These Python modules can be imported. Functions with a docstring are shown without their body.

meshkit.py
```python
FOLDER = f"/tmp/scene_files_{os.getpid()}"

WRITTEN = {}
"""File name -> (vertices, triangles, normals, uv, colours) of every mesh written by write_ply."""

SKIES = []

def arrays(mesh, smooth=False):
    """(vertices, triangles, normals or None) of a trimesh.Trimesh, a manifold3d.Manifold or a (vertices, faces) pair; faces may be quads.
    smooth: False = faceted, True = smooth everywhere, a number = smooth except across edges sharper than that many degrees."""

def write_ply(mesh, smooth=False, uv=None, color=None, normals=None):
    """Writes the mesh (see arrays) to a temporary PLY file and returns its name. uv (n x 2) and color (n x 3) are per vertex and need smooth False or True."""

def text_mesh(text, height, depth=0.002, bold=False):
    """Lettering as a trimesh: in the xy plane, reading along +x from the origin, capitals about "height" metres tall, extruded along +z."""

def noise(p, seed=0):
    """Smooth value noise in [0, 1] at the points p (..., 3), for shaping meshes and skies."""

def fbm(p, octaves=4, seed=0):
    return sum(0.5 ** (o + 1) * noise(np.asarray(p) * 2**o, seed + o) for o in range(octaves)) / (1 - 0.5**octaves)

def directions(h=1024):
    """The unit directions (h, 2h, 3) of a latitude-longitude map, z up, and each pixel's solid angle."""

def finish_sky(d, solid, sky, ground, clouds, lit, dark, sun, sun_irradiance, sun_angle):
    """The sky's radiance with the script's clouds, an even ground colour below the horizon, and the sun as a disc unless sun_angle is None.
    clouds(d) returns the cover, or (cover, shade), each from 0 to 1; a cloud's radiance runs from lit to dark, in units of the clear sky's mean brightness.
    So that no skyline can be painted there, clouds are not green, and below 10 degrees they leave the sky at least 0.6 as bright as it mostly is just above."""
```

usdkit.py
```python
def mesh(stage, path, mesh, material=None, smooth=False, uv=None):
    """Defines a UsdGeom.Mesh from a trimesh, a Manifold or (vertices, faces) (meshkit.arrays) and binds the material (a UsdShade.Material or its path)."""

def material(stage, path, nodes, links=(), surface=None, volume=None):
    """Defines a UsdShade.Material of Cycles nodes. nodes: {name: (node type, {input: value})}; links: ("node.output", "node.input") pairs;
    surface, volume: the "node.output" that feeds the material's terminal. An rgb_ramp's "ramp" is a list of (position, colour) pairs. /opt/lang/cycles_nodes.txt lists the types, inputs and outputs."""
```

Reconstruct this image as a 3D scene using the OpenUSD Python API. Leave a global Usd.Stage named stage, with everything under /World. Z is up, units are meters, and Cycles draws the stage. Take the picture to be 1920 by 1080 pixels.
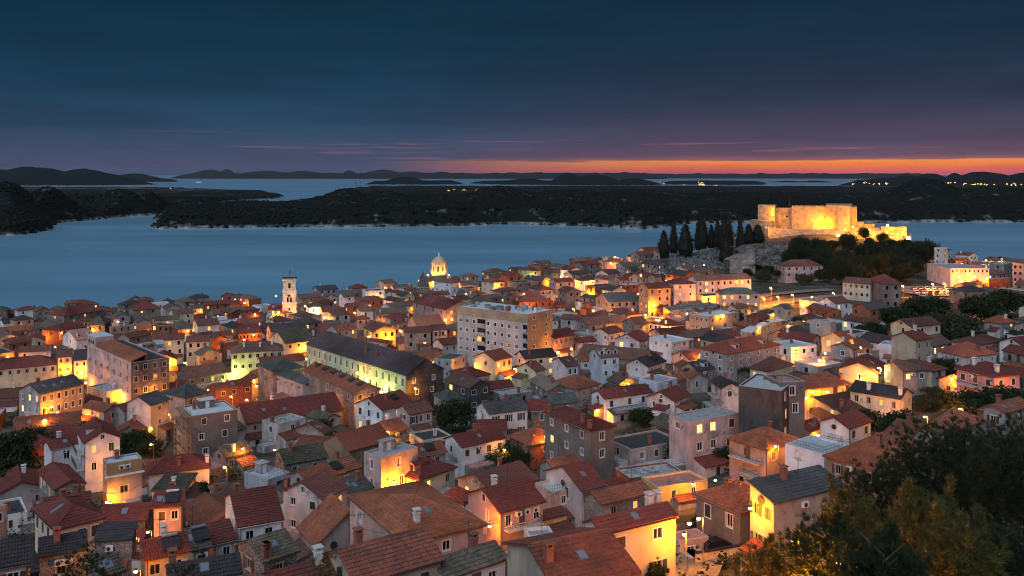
import math, random
import numpy as np, trimesh, shapely
from shapely import Polygon, Point
from scipy.interpolate import RBFInterpolator
from pxr import Usd, UsdGeom, UsdLux, UsdShade, Gf, Sdf, Vt
import usdkit, meshkit

stage = Usd.Stage.CreateInMemory()
UsdGeom.SetStageUpAxis(stage, UsdGeom.Tokens.z)
UsdGeom.SetStageMetersPerUnit(stage, 1.0)
stage.SetDefaultPrim(UsdGeom.Xform.Define(stage, '/World').GetPrim())
UsdGeom.Scope.Define(stage, '/World/Looks')

# ------------------------------------------------------------------ camera, sky, sun, exposure
EXPOSURE = 1.75
cam = UsdGeom.Camera.Define(stage, '/World/camera')
cam.CreateHorizontalApertureAttr(36.0)
cam.CreateVerticalApertureAttr(20.25)
cam.CreateFocalLengthAttr(36.0 * 1663 / 1920)
cam.CreateVerticalApertureOffsetAttr(-36.0 * (540 - 328) / 1920)      # lens shift keeps the verticals upright
cam.CreateClippingRangeAttr(Gf.Vec2f(1.0, 900000.0))
cam.CreateExposureAttr(EXPOSURE)
cam.AddTranslateOp().Set(Gf.Vec3d(0, 0, 90))
cam.AddRotateXYZOp().Set(Gf.Vec3f(90, 0, 0))

def lin(r, g, b):
    return tuple((c / 255 / 12.92 if c <= 10 else ((c / 255 + .055) / 1.055) ** 2.4) for c in (r, g, b))

def material(name, nodes, links, surface='p.BSDF', volume=None):
    return usdkit.material(stage, '/World/Looks/' + name, nodes, links, surface=surface, volume=volume)

SUN_AZ, SUN_EL = math.radians(27), math.radians(-1.5)
K = 10 / 2 ** EXPOSURE                                            # background strength is 0.1
def ramp(*stops):
    return [(p, tuple(K * v for v in lin(*c))) for p, c in stops]
GLOW = ramp((0, (196, 88, 104)), (.012, (202, 88, 94)), (.03, (224, 100, 72)), (.05, (240, 120, 58)), (.074, (246, 146, 66)), (.08, (150, 92, 92)), (.1, (104, 78, 98)), (.2, (76, 68, 92)), (.4, (42, 54, 78)), (.7, (20, 46, 68)), (1, (12, 40, 60)))
AWAY = ramp((0, (58, 70, 100)), (.06, (68, 74, 104)), (.1, (66, 76, 106)), (.14, (62, 76, 104)), (.25, (42, 70, 98)), (.45, (24, 60, 86)), (.75, (12, 50, 72)), (1, (8, 42, 62)))
dome = UsdLux.DomeLight.Define(stage, '/World/sky')
dome.GetPrim().SetCustomDataByKey('kind', 'structure')
skym = material('sky_at_dusk', {
    'tc': ('texture_coordinate', {}), 'sep': ('separate_xyz', {}),
    'sun': ('vector_math', {'math_type': 'dot_product', 'vector2': (math.sin(SUN_AZ), math.cos(SUN_AZ), 0)}),
    'az': ('map_range', {'range_type': 'smoothstep', 'from_min': .80, 'from_max': .99, 'clamp': True}),
    'mp': ('mapping', {'scale': (2.2, 2.2, 34)}), 'n1': ('noise_texture', {'scale': 2.2, 'detail': 6, 'roughness': .62}),
    'mp2': ('mapping', {'scale': (4, 4, 150)}), 'n2': ('noise_texture', {'scale': 1.0, 'detail': 5, 'roughness': .6}),
    'mp3': ('mapping', {'scale': (1.5, 1.5, 12)}), 'n3': ('noise_texture', {'scale': 2.5, 'detail': 5, 'roughness': .6}),
    'wob': ('math', {'math_type': 'multiply_add', 'value2': .014, 'value3': -.0072}),
    'e2': ('math', {'math_type': 'add'}),
    'ev': ('map_range', {'from_min': 0, 'from_max': .2, 'clamp': True}),
    'gl': ('rgb_ramp', {'ramp': GLOW}), 'aw': ('rgb_ramp', {'ramp': AWAY}),
    'mix': ('mix', {}),
    # pink undersides of thin streaks low in the west, over the water
    'st': ('map_range', {'from_min': .56, 'from_max': .66, 'clamp': True}),
    'lo': ('map_range', {'from_min': .048, 'from_max': .032, 'clamp': True}),
    'lo2': ('map_range', {'from_min': .012, 'from_max': .02, 'clamp': True}),
    'm1': ('math', {'math_type': 'multiply'}), 'm1b': ('math', {'math_type': 'multiply'}), 'm2': ('math', {'math_type': 'multiply', 'value2': .7}),
    'pink': ('mix', {'color2': tuple(K * v for v in lin(150, 96, 112))}),
    'cl': ('map_range', {'from_min': .3, 'from_max': .75, 'to_min': .8, 'to_max': 1.15}),
    'cc': ('combine_xyz', {}), 'mul': ('mix', {'mix_type': 'multiply', 'fac': 1.0}),
    'phys': ('sky_texture', {'sky_type': 'single_scattering', 'sun_disc': False, 'sun_elevation': SUN_EL, 'sun_rotation': SUN_AZ}),
    'add': ('mix', {'mix_type': 'mix', 'fac': .012}),
    'bg': ('background_shader', {'strength': .1})},
    [('tc.generated', 'sep.vector'), ('tc.generated', 'sun.vector1'), ('sun.value', 'az.value'),
     ('tc.generated', 'mp.vector'), ('mp.vector', 'n1.vector'), ('n1.fac', 'wob.value1'), ('sep.z', 'e2.value1'), ('wob.value', 'e2.value2'),
     ('e2.value', 'ev.value'), ('ev.result', 'gl.fac'), ('ev.result', 'aw.fac'), ('az.result', 'mix.fac'), ('aw.color', 'mix.color1'), ('gl.color', 'mix.color2'),
     ('tc.generated', 'mp2.vector'), ('mp2.vector', 'n2.vector'), ('n2.fac', 'st.value'), ('sep.z', 'lo.value'), ('sep.z', 'lo2.value'),
     ('st.result', 'm1.value1'), ('lo.result', 'm1.value2'), ('m1.value', 'm1b.value1'), ('lo2.result', 'm1b.value2'), ('m1b.value', 'm2.value1'), ('m2.value', 'pink.fac'), ('mix.color', 'pink.color1'),
     ('tc.generated', 'mp3.vector'), ('mp3.vector', 'n3.vector'), ('n3.fac', 'cl.value'), ('cl.result', 'cc.x'), ('cl.result', 'cc.y'), ('cl.result', 'cc.z'),
     ('pink.color', 'mul.color1'), ('cc.vector', 'mul.color2'), ('mul.color', 'add.color1'), ('phys.color', 'add.color2'), ('add.color', 'bg.color')], surface='bg.background')
UsdShade.MaterialBindingAPI.Apply(dome.GetPrim()).Bind(skym)

glow = UsdLux.DistantLight.Define(stage, '/World/sky_light')           # the soft light of the whole overcast twilight sky
glow.CreateIntensityAttr(0.205)
glow.CreateAngleAttr(85.0)
glow.CreateNormalizeAttr(True)
glow.CreateColorAttr(Gf.Vec3f(.71, .82, 1.0))
glow.AddRotateXYZOp().Set(Gf.Vec3f(46, 0, -24))

# ------------------------------------------------------------------ small helpers
NAMES = {}
def path_for(name, parent):
    base = (parent.GetPath().pathString if parent else '/World') + '/' + name
    n = NAMES.get(base, 0); NAMES[base] = n + 1
    return base if n == 0 else '%s_%03d' % (base, n)

def tag(o, label=None, cat=None, group=None, kind=None):
    p = o.GetPrim() if hasattr(o, 'GetPrim') else o
    for k, v in (('label', label), ('category', cat), ('group', group), ('kind', kind)):
        if v: p.SetCustomDataByKey(k, v)
    return p

def thing(name, label, cat, loc=(0, 0, 0), rot=0., group=None, scale=None):
    x = UsdGeom.Xform.Define(stage, path_for(name, None))
    x.AddTranslateOp().Set(Gf.Vec3d(*map(float, loc)))
    if rot: x.AddRotateZOp().Set(float(rot))
    if scale: x.AddScaleOp().Set(Gf.Vec3f(*map(float, scale)))
    return tag(x, label, cat, group)

def copy_of(src, label, loc, rot=0., scale=(1, 1, 1), group=None, cat=None):
    was = src.GetCustomData()
    base = src.GetName()
    x = UsdGeom.Xform.Define(stage, path_for(base, None))
    p = x.GetPrim()
    p.GetReferences().AddInternalReference(src.GetPath())
    x.ClearXformOpOrder()
    t = x.GetTranslateOp() or x.AddTranslateOp()
    ops = [UsdGeom.XformOp(p.GetAttribute('xformOp:translate'))] if p.GetAttribute('xformOp:translate') else [x.AddTranslateOp()]
    ops[0].Set(Gf.Vec3d(*map(float, loc)))
    r = p.GetAttribute('xformOp:rotateZ'); s = p.GetAttribute('xformOp:scale')
    ro = UsdGeom.XformOp(r) if r else x.AddRotateZOp()
    ro.Set(float(rot))
    so = UsdGeom.XformOp(s) if s else x.AddScaleOp()
    so.Set(Gf.Vec3f(*map(float, scale)))
    x.SetXformOpOrder([ops[0], ro, so])
    p.SetInstanceable(True)
    return tag(p, label, cat or was.get('category'), group or was.get('group'))

def obj(name, m, mat, parent=None, label=None, smooth=False):
    if isinstance(m, MB): m = m.data()
    if len(m[0] if isinstance(m, tuple) else m.vertices) == 0: return None
    p = usdkit.mesh(stage, path_for(name, parent), m, M[mat] if isinstance(mat, str) else mat, smooth=smooth).GetPrim()
    if label: p.SetCustomDataByKey('label', label)
    return p

class MB:
    """Collects faces of one mesh."""
    def __init__(s): s.v, s.f, s.n = [], [], 0
    def add(s, v, f):
        v = np.asarray(v, float).reshape(-1, 3); f = np.asarray(f, int)
        if f.ndim == 2 and f.shape[1] == 4: f = np.vstack([f[:, [0, 1, 2]], f[:, [0, 2, 3]]])
        s.v.append(v); s.f.append(f.reshape(-1, 3) + s.n); s.n += len(v); return s
    def box(s, x0, x1, y0, y1, z0, z1):
        v = [(x, y, z) for x in (x0, x1) for y in (y0, y1) for z in (z0, z1)]
        return s.add(v, BOXF)
    def obox(s, c, ax, ay, az):
        c, ax, ay, az = (np.asarray(q, float) for q in (c, ax, ay, az))
        v = [c + i * ax + j * ay + k * az for i in (-1, 1) for j in (-1, 1) for k in (-1, 1)]
        return s.add(v, BOXF if np.dot(np.cross(ax, ay), az) > 0 else np.asarray(BOXF)[:, ::-1])
    def bar(s, a, b, r, n=6, r2=None):
        a, b = np.asarray(a, float), np.asarray(b, float)
        d = b - a; d = d / (np.linalg.norm(d) + 1e-9)
        u = np.cross(d, (0, 0, 1) if abs(d[2]) < .9 else (1, 0, 0)); u /= np.linalg.norm(u); w = np.cross(d, u)
        t = np.arange(n) * 2 * np.pi / n
        ring = np.cos(t)[:, None] * u + np.sin(t)[:, None] * w
        v = np.vstack([a + r * ring, b + (r if r2 is None else r2) * ring, [a], [b]])
        f = []
        for i in range(n):
            j = (i + 1) % n
            f += [(i, j, n + j), (i, n + j, n + i), (2 * n, j, i), (2 * n + 1, n + i, n + j)]
        return s.add(v, f)
    def sphere(s, c, r, sub=1, sc=(1, 1, 1)):
        m = trimesh.creation.icosphere(sub, r)
        return s.add(m.vertices * np.asarray(sc) + np.asarray(c), m.faces)
    def quad(s, a, b, c, d): return s.add([a, b, c, d], [[0, 1, 2], [0, 2, 3]])
    def mesh(s, m): return s.add(m.vertices, m.faces)
    def prism(s, poly, z0, z1):
        """poly: (x, y) outline counter-clockwise, convex or not"""
        m = trimesh.creation.extrude_polygon(Polygon(poly), z1 - z0, engine='earcut'); m.apply_translation((0, 0, z0)); return s.mesh(m)
    def data(s):
        return (np.vstack(s.v), np.vstack(s.f)) if s.v else (np.zeros((0, 3)), np.zeros((0, 3), int))
BOXF = [(0, 1, 3), (0, 3, 2), (4, 6, 7), (4, 7, 5), (0, 4, 5), (0, 5, 1), (2, 3, 7), (2, 7, 6), (0, 2, 6), (0, 6, 4), (1, 5, 7), (1, 7, 3)]

# ------------------------------------------------------------------ materials
M = {}
def plaster(name, col, stain=.45, dirt=(.09, .08, .075), rough=.9, scale=1.):
    """painted render with rain streaks, patches and soot"""
    M[name] = material('plaster_' + name, {
        'g': ('geometry', {}), 'mp': ('mapping', {'scale': (.55 * scale, .55 * scale, .2 * scale)}), 'n': ('noise_texture', {'scale': 1.0, 'detail': 6, 'roughness': .65}),
        'r': ('map_range', {'from_min': .47, 'from_max': .72, 'to_min': 0, 'to_max': stain, 'clamp': True}),
        'n2': ('noise_texture', {'scale': .22 * scale, 'detail': 4, 'roughness': .6}), 'r2': ('map_range', {'from_min': .35, 'from_max': .7, 'to_min': .72, 'to_max': 1.12}),
        'n3': ('noise_texture', {'scale': 9, 'detail': 4}), 'b': ('bump', {'strength': .35, 'distance': .03}),
        'c2': ('combine_xyz', {}), 'mul': ('mix', {'mix_type': 'multiply', 'fac': 1.0, 'color1': col}),
        'm': ('mix', {}), 'n5': ('noise_texture', {'scale': .42 * scale, 'detail': 7, 'roughness': .62}), 'r5': ('map_range', {'from_min': .60, 'from_max': .63, 'to_min': 0, 'to_max': min(.75, stain * 1.5), 'clamp': True}), 'v5': ('voronoi_texture', {'scale': 2.6}), 's5': ('separate_color', {}), 'c5': ('mix', {'color1': tuple(.62 * q for q in col), 'color2': (.11, .095, .085)}), 'm5': ('mix', {'color2': dirt}), 'p': ('principled_bsdf', {'roughness': rough, 'specular_ior_level': .2})},
        [('g.position', 'n5.vector'), ('n5.fac', 'r5.value'), ('g.position', 'v5.vector'), ('v5.color', 's5.color'), ('s5.r', 'c5.fac'), ('mul.color', 'm.color1'), ('c5.color', 'm.color2'), ('r5.result', 'm.fac'), ('m.color', 'm5.color1'), ('r.result', 'm5.fac'), ('m5.color', 'p.base_color'), ('g.position', 'mp.vector'), ('mp.vector', 'n.vector'), ('n.fac', 'r.value'), ('g.position', 'n2.vector'), ('n2.fac', 'r2.value'),
         ('r2.result', 'c2.x'), ('r2.result', 'c2.y'), ('r2.result', 'c2.z'), ('c2.vector', 'mul.color2'),
         ('g.position', 'n3.vector'), ('n3.fac', 'b.height'), ('b.normal', 'p.normal')])

def masonry(name, c1, c2, mortar, scale=2.2, bump=.6):
    """rubble stone: voronoi cells, each its own tone"""
    M[name] = material('masonry_' + name, {
        'g': ('geometry', {}), 'mp': ('mapping', {'scale': (1, 1, 1.6)}), 'v': ('voronoi_texture', {'scale': scale}), 'e': ('voronoi_texture', {'feature': 'distance_to_edge', 'scale': scale}),
        's': ('separate_color', {}), 'm': ('mix', {'color1': c1, 'color2': c2}), 'er': ('map_range', {'from_min': .02, 'from_max': .1, 'clamp': True}), 'mm': ('mix', {'color1': mortar}),
        'n': ('noise_texture', {'scale': .35, 'detail': 5}), 'nr': ('map_range', {'from_min': .35, 'from_max': .7, 'to_min': .6, 'to_max': 1.15}), 'cc': ('combine_xyz', {}), 'mu': ('mix', {'mix_type': 'multiply', 'fac': 1.0}),
        'b': ('bump', {'strength': bump, 'distance': .06}), 'p': ('principled_bsdf', {'roughness': .92, 'specular_ior_level': .2})},
        [('g.position', 'mp.vector'), ('mp.vector', 'v.vector'), ('mp.vector', 'e.vector'), ('v.color', 's.color'), ('s.r', 'm.fac'), ('e.distance', 'er.value'), ('er.result', 'mm.fac'), ('m.color', 'mm.color2'),
         ('g.position', 'n.vector'), ('n.fac', 'nr.value'), ('nr.result', 'cc.x'), ('nr.result', 'cc.y'), ('nr.result', 'cc.z'), ('mm.color', 'mu.color1'), ('cc.vector', 'mu.color2'), ('mu.color', 'p.base_color'),
         ('er.result', 'b.height'), ('b.normal', 'p.normal')])

def tiles(name, c1, c2, dark, patch=.5, rough=.85, cell=3.0):
    """fired clay: tone varies tile by tile, with lichen and soot patches"""
    M[name] = material('tiles_' + name, {
        'g': ('geometry', {}), 'v': ('voronoi_texture', {'scale': cell}), 's': ('separate_color', {}), 'm': ('mix', {'color1': c1, 'color2': c2}),
        'n': ('noise_texture', {'scale': .45, 'detail': 6, 'roughness': .68}), 'r': ('map_range', {'from_min': .46, 'from_max': .7, 'to_min': 0, 'to_max': patch, 'clamp': True}),
        'mm': ('mix', {'color2': dark}), 'n4': ('noise_texture', {'scale': .06, 'detail': 2}), 'r4': ('map_range', {'from_min': .35, 'from_max': .65, 'to_min': .75, 'to_max': 1.25}), 'cc': ('combine_xyz', {}), 'mu': ('mix', {'mix_type': 'multiply', 'fac': 1.0}),
        'n3': ('noise_texture', {'scale': 6, 'detail': 3}), 'b': ('bump', {'strength': .5, 'distance': .04}), 'p': ('principled_bsdf', {'roughness': rough, 'specular_ior_level': .25})},
        [('g.position', 'v.vector'), ('v.color', 's.color'), ('s.r', 'm.fac'), ('g.position', 'n.vector'), ('n.fac', 'r.value'), ('r.result', 'mm.fac'), ('m.color', 'mm.color1'),
         ('g.position', 'n4.vector'), ('n4.fac', 'r4.value'), ('r4.result', 'cc.x'), ('r4.result', 'cc.y'), ('r4.result', 'cc.z'), ('mm.color', 'mu.color1'), ('cc.vector', 'mu.color2'), ('mu.color', 'p.base_color'),
         ('g.position', 'n3.vector'), ('n3.fac', 'b.height'), ('b.normal', 'p.normal')])

def plain(name, col, rough=.6, metal=0., bump=0., vary=.25, scale=3.):
    nodes = {'g': ('geometry', {}), 'n': ('noise_texture', {'scale': scale, 'detail': 5, 'roughness': .6}), 'r': ('map_range', {'from_min': .3, 'from_max': .7, 'to_min': 1 - vary, 'to_max': 1 + vary}), 'cc': ('combine_xyz', {}),
             'mu': ('mix', {'mix_type': 'multiply', 'fac': 1.0, 'color1': col}), 'p': ('principled_bsdf', {'roughness': rough, 'metallic': metal})}
    links = [('g.position', 'n.vector'), ('n.fac', 'r.value'), ('r.result', 'cc.x'), ('r.result', 'cc.y'), ('r.result', 'cc.z'), ('cc.vector', 'mu.color2'), ('mu.color', 'p.base_color')]
    if bump: nodes['b'] = ('bump', {'strength': bump, 'distance': .1}); links += [('n.fac', 'b.height'), ('b.normal', 'p.normal')]
    M[name] = material(name, nodes, links)

def emit(name, col, strength):
    M[name] = material(name, {'e': ('emission', {'color': col, 'strength': strength})}, [], surface='e.emission')

for n, c, st in (('beige', (.46, .37, .29), .5), ('cream', (.66, .55, .38), .35), ('pink', (.58, .38, .32), .4), ('pinkwhite', (.66, .55, .51), .4), ('grey', (.33, .30, .29), .6), ('white', (.74, .72, .72), .22),
                 ('yellow', (.62, .44, .17), .35), ('yellowpale', (.62, .54, .33), .3), ('yellowgrey', (.42, .36, .24), .5), ('orange', (.58, .42, .22), .5), ('greybrown', (.20, .165, .145), .6), ('pinkgrey', (.43, .35, .33), .55),
                 ('pinkbrown', (.42, .29, .24), .5), ('brownwall', (.28, .20, .14), .5), ('creamgrey', (.44, .38, .34), .5), ('greyblue', (.36, .38, .41), .5), ('greyplain', (.34, .32, .33), .2), ('whitestain', (.52, .5, .5), .8),
                 ('peach', (.66, .46, .32), .25), ('pinkpal', (.60, .42, .38), .4), ('palestain', (.56, .50, .36), .6), ('palegreen', (.50, .53, .36), .6), ('greylilac', (.36, .33, .36), .5), ('bluewhite', (.55, .57, .62), .35),
                 ('aptgrey', (.47, .44, .44), .35), ('aptend', (.36, .28, .18), .3), ('tan', (.40, .30, .21), .4), ('whitegrey', (.5, .47, .44), .5), ('pinkplain', (.52, .39, .37), .45), ('rosepink', (.62, .30, .31), .2),
                 ('concretewall', (.33, .34, .34), .5), ('creampale', (.56, .50, .36), .25), ('ochreside', (.50, .26, .12), .3)):
    plaster(n, c, st)
plaster('black', (.085, .075, .07), .8, (.02, .018, .018))
plaster('ruin', (.17, .145, .135), 1., (.025, .022, .022), scale=1.5)
masonry('stone', (.36, .31, .27), (.24, .21, .19), (.17, .15, .13), 2.0)
masonry('rubble', (.40, .35, .31), (.22, .19, .18), (.12, .11, .10), 2.6, .9)
masonry('darkstone', (.12, .115, .115), (.07, .068, .07), (.045, .045, .045), 2.4)
masonry('pinkstone', (.46, .36, .32), (.34, .27, .25), (.24, .20, .18), 2.0)
masonry('fort_stone', (.50, .39, .24), (.38, .29, .18), (.27, .21, .14), 1.1, .8)
masonry('brickwall', (.33, .12, .075), (.24, .08, .05), (.2, .16, .14), 5.)
masonry('cliff', (.20, .185, .17), (.085, .08, .075), (.04, .04, .035), .6, 1.)
tiles('red', (0.202, 0.051, 0.040), (0.130, 0.036, 0.029), (.075, .045, .04), 0.57)
tiles('brick', (0.281, 0.089, 0.056), (0.170, 0.059, 0.041), (.07, .05, .042), 0.77)
tiles('bigorange', (0.394, 0.139, 0.073), (0.269, 0.090, 0.050), (.13, .065, .045), 0.67)
tiles('orange', (0.308, 0.106, 0.058), (0.189, 0.068, 0.041), (.10, .065, .05), 0.77)
tiles('orangered', (0.355, 0.097, 0.056), (0.251, 0.069, 0.043), (.12, .06, .045), 0.57)
tiles('brown', (0.187, 0.071, 0.053), (0.116, 0.054, 0.043), (.06, .05, .045), 0.72)
tiles('oldbrown', (0.202, 0.106, 0.081), (0.135, 0.078, 0.064), (.075, .062, .055), 0.72)
tiles('darkred', (0.160, 0.052, 0.045), (0.108, 0.041, 0.036), (.06, .04, .036), 0.62)
tiles('darktile', (.075, .06, .06), (.05, .043, .045), (.03, .03, .032), 0.72)
tiles('moss', (0.156, 0.121, 0.090), (0.078, 0.070, 0.051), (.05, .05, .036), .75)
tiles('tan', (.27, .205, .15), (.17, .135, .1), (.07, .065, .05), 0.72) if False else None
tiles('tanroof', (0.218, 0.168, 0.125), (0.140, 0.113, 0.086), (.07, .065, .05), 0.72)
tiles('slate', (.115, .112, .112), (.075, .075, .078), (.045, .045, .047), 0.72)
tiles('greenslate', (.095, .115, .108), (.065, .082, .078), (.04, .048, .046), 0.72, cell=.8)
tiles('smoothred', (0.253, 0.070, 0.047), (0.224, 0.064, 0.043), (.16, .06, .045), .3, cell=.7)
tiles('smoothorange', (0.328, 0.117, 0.070), (0.296, 0.105, 0.062), (.25, .1, .07), .3, cell=.7)
tiles('darkmetal', (.105, .075, .078), (.085, .062, .066), (.05, .045, .048), 0.62, .55, cell=.5)
plain('tar', (.045, .045, .047), .85, 0, .3, .4, 1.1)
plain('concrete', (.30, .31, .32), .9, 0, .3, .3, .9)
plain('terrace', (.42, .44, .46), .8, 0, .15, .18, .8)
plain('white_deck', (.55, .58, .60), .8, 0, .15, .2, .5)
plain('bluewhite_deck', (.50, .58, .63), .7, 0, .1, .12, .5)
plain('stained', (.32, .31, .31), .9, 0, .5, .75, .9)
plain('pinkroof', (.36, .19, .16), .9, 0, .4, .35, 1.2)
plain('frame_white', (.68, .66, .64), .6, 0, 0, .08)
plain('frame_stone', (.42, .38, .34), .85, 0, 0, .2)
plain('frame_brown', (.10, .055, .035), .6)
plain('shutter_green', (.022, .05, .038), .6)
plain('shutter_brown', (.09, .04, .025), .6)
plain('awning', (.45, .36, .22), .8)
plain('brickch', (.25, .095, .062), .9, 0, .6, .4, 8)
plain('chwhite', (.60, .56, .53), .9, 0, .3, .25, 3)
plain('metal_dark', (.06, .06, .065), .5, .6)
plain('metal_grey', (.4, .41, .42), .4, .8)
plain('rust', (.12, .05, .03), .8)
plain('door_wood', (.10, .06, .04), .6)
plain('door_red', (.22, .035, .02), .5)
plain('bark', (.10, .075, .055), .95, 0, .8, .4, 6)
plain('car_dark', (.012, .014, .02), .25, .2, 0, .05)
plain('car_silver', (.45, .47, .5), .3, .5, 0, .05)
plain('car_red', (.16, .02, .015), .3, 0, 0, .05)
plain('car_white', (.7, .7, .7), .3, 0, 0, .05)
plain('tyre', (.015, .015, .015), .9)
plain('car_lamp', (.6, .55, .5), .2)
plain('car_rear_lamp', (.35, .01, .01), .3)
plain('cloth_blue', (.35, .42, .55), .9)
plain('bronze_green', (.12, .2, .17), .7)
plain('timber', (.28, .19, .10), .8, 0, .2, .3, 4)
plain('ivy_soil', (.05, .05, .035), .95, 0, .5, .4, 1.5)
M['pane'] = material('window_pane', {'p': ('principled_bsdf', {'base_color': (.012, .014, .018), 'roughness': .12, 'specular_ior_level': .5})}, [])
M['skypane'] = material('skylight_pane', {'p': ('principled_bsdf', {'base_color': (.25, .3, .36), 'roughness': .25, 'metallic': .3})}, [])
emit('lit_pane', (1., .52, .10), 1.0)
emit('lit_dim', (1., .46, .10), .45)
emit('bulb', (1., .50, .09), 22.)
emit('bulb_white', (1., .88, .50), 16.)
emit('far_light', (1., .42, .08), 5.)
emit('far_red', (1., .06, .03), 5.)

def leafy(name, col, col2, trans=.25):
    M[name] = material('leaves_' + name, {
        'g': ('geometry', {}), 'n': ('noise_texture', {'scale': .6, 'detail': 3}), 'ra': ('map_range', {'from_min': .35, 'from_max': .65, 'clamp': True}), 'm': ('mix', {'color1': col, 'color2': col2}),
        'w': ('math', {'math_type': 'multiply_add', 'value2': .8, 'value3': .6}), 'cc': ('combine_xyz', {}), 'mu': ('mix', {'mix_type': 'multiply', 'fac': 1.0}),
        'd': ('principled_bsdf', {'roughness': .7, 'specular_ior_level': .2}), 't': ('translucent_bsdf', {}), 'x': ('mix_closure', {'fac': trans})},
        [('g.position', 'n.vector'), ('n.fac', 'ra.value'), ('ra.result', 'm.fac'), ('g.random_per_island', 'w.value1'), ('w.value', 'cc.x'), ('w.value', 'cc.y'), ('w.value', 'cc.z'), ('m.color', 'mu.color1'), ('cc.vector', 'mu.color2'),
         ('mu.color', 'd.base_color'), ('mu.color', 't.color'), ('d.BSDF', 'x.closure1'), ('t.BSDF', 'x.closure2')], surface='x.closure')
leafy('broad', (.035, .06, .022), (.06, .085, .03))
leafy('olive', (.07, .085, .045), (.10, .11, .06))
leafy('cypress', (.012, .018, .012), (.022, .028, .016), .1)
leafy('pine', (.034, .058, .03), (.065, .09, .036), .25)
leafy('pine_warm_lit', (.13, .14, .045), (.24, .20, .06), .3)  # warm lamp light is put into this needle colour
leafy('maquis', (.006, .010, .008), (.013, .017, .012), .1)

M['water'] = material('sea_water', {
    'g': ('geometry', {}), 'mp': ('mapping', {'scale': (.02, .05, 1)}), 'n': ('noise_texture', {'scale': 1.0, 'detail': 4, 'roughness': .6}), 'mp2': ('mapping', {'scale': (.0011, .0045, 1)}), 'n2': ('noise_texture', {'scale': 1.0, 'detail': 5, 'roughness': .6}),
    'r': ('map_range', {'from_min': .35, 'from_max': .65, 'to_min': .78, 'to_max': 1.16}), 'cc': ('combine_xyz', {}), 'mu': ('mix', {'mix_type': 'multiply', 'fac': 1.0, 'color1': (.20, .40, .54)}),  # pale and dark streaks in the sea's colour stand in for reflections
    'b': ('bump', {'strength': .12, 'distance': 1.0}), 'p': ('principled_bsdf', {'roughness': .2, 'ior': 1.33})},
    [('g.position', 'mp.vector'), ('mp.vector', 'n.vector'), ('n.fac', 'b.height'), ('b.normal', 'p.normal'), ('g.position', 'mp2.vector'), ('mp2.vector', 'n2.vector'), ('n2.fac', 'r.value'),
     ('r.result', 'cc.x'), ('r.result', 'cc.y'), ('r.result', 'cc.z'), ('cc.vector', 'mu.color2'), ('mu.color', 'p.base_color')])
M['town_ground'] = material('town_ground', {
    'g': ('geometry', {}), 'v': ('voronoi_texture', {'scale': 1.2}), 's': ('separate_color', {}), 'n': ('noise_texture', {'scale': .12, 'detail': 6, 'roughness': .65}), 'r': ('map_range', {'from_min': .42, 'from_max': .58, 'clamp': True}),
    'm': ('mix', {'color1': (.10, .092, .08), 'color2': (.04, .042, .028)}), 'n3': ('noise_texture', {'scale': 1.8, 'detail': 6}), 'b': ('bump', {'strength': .5, 'distance': .2}), 'p': ('principled_bsdf', {'roughness': .95, 'specular_ior_level': .15})},
    [('g.position', 'n.vector'), ('n.fac', 'r.value'), ('r.result', 'm.fac'), ('m.color', 'p.base_color'), ('g.position', 'n3.vector'), ('n3.fac', 'b.height'), ('b.normal', 'p.normal')])
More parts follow.
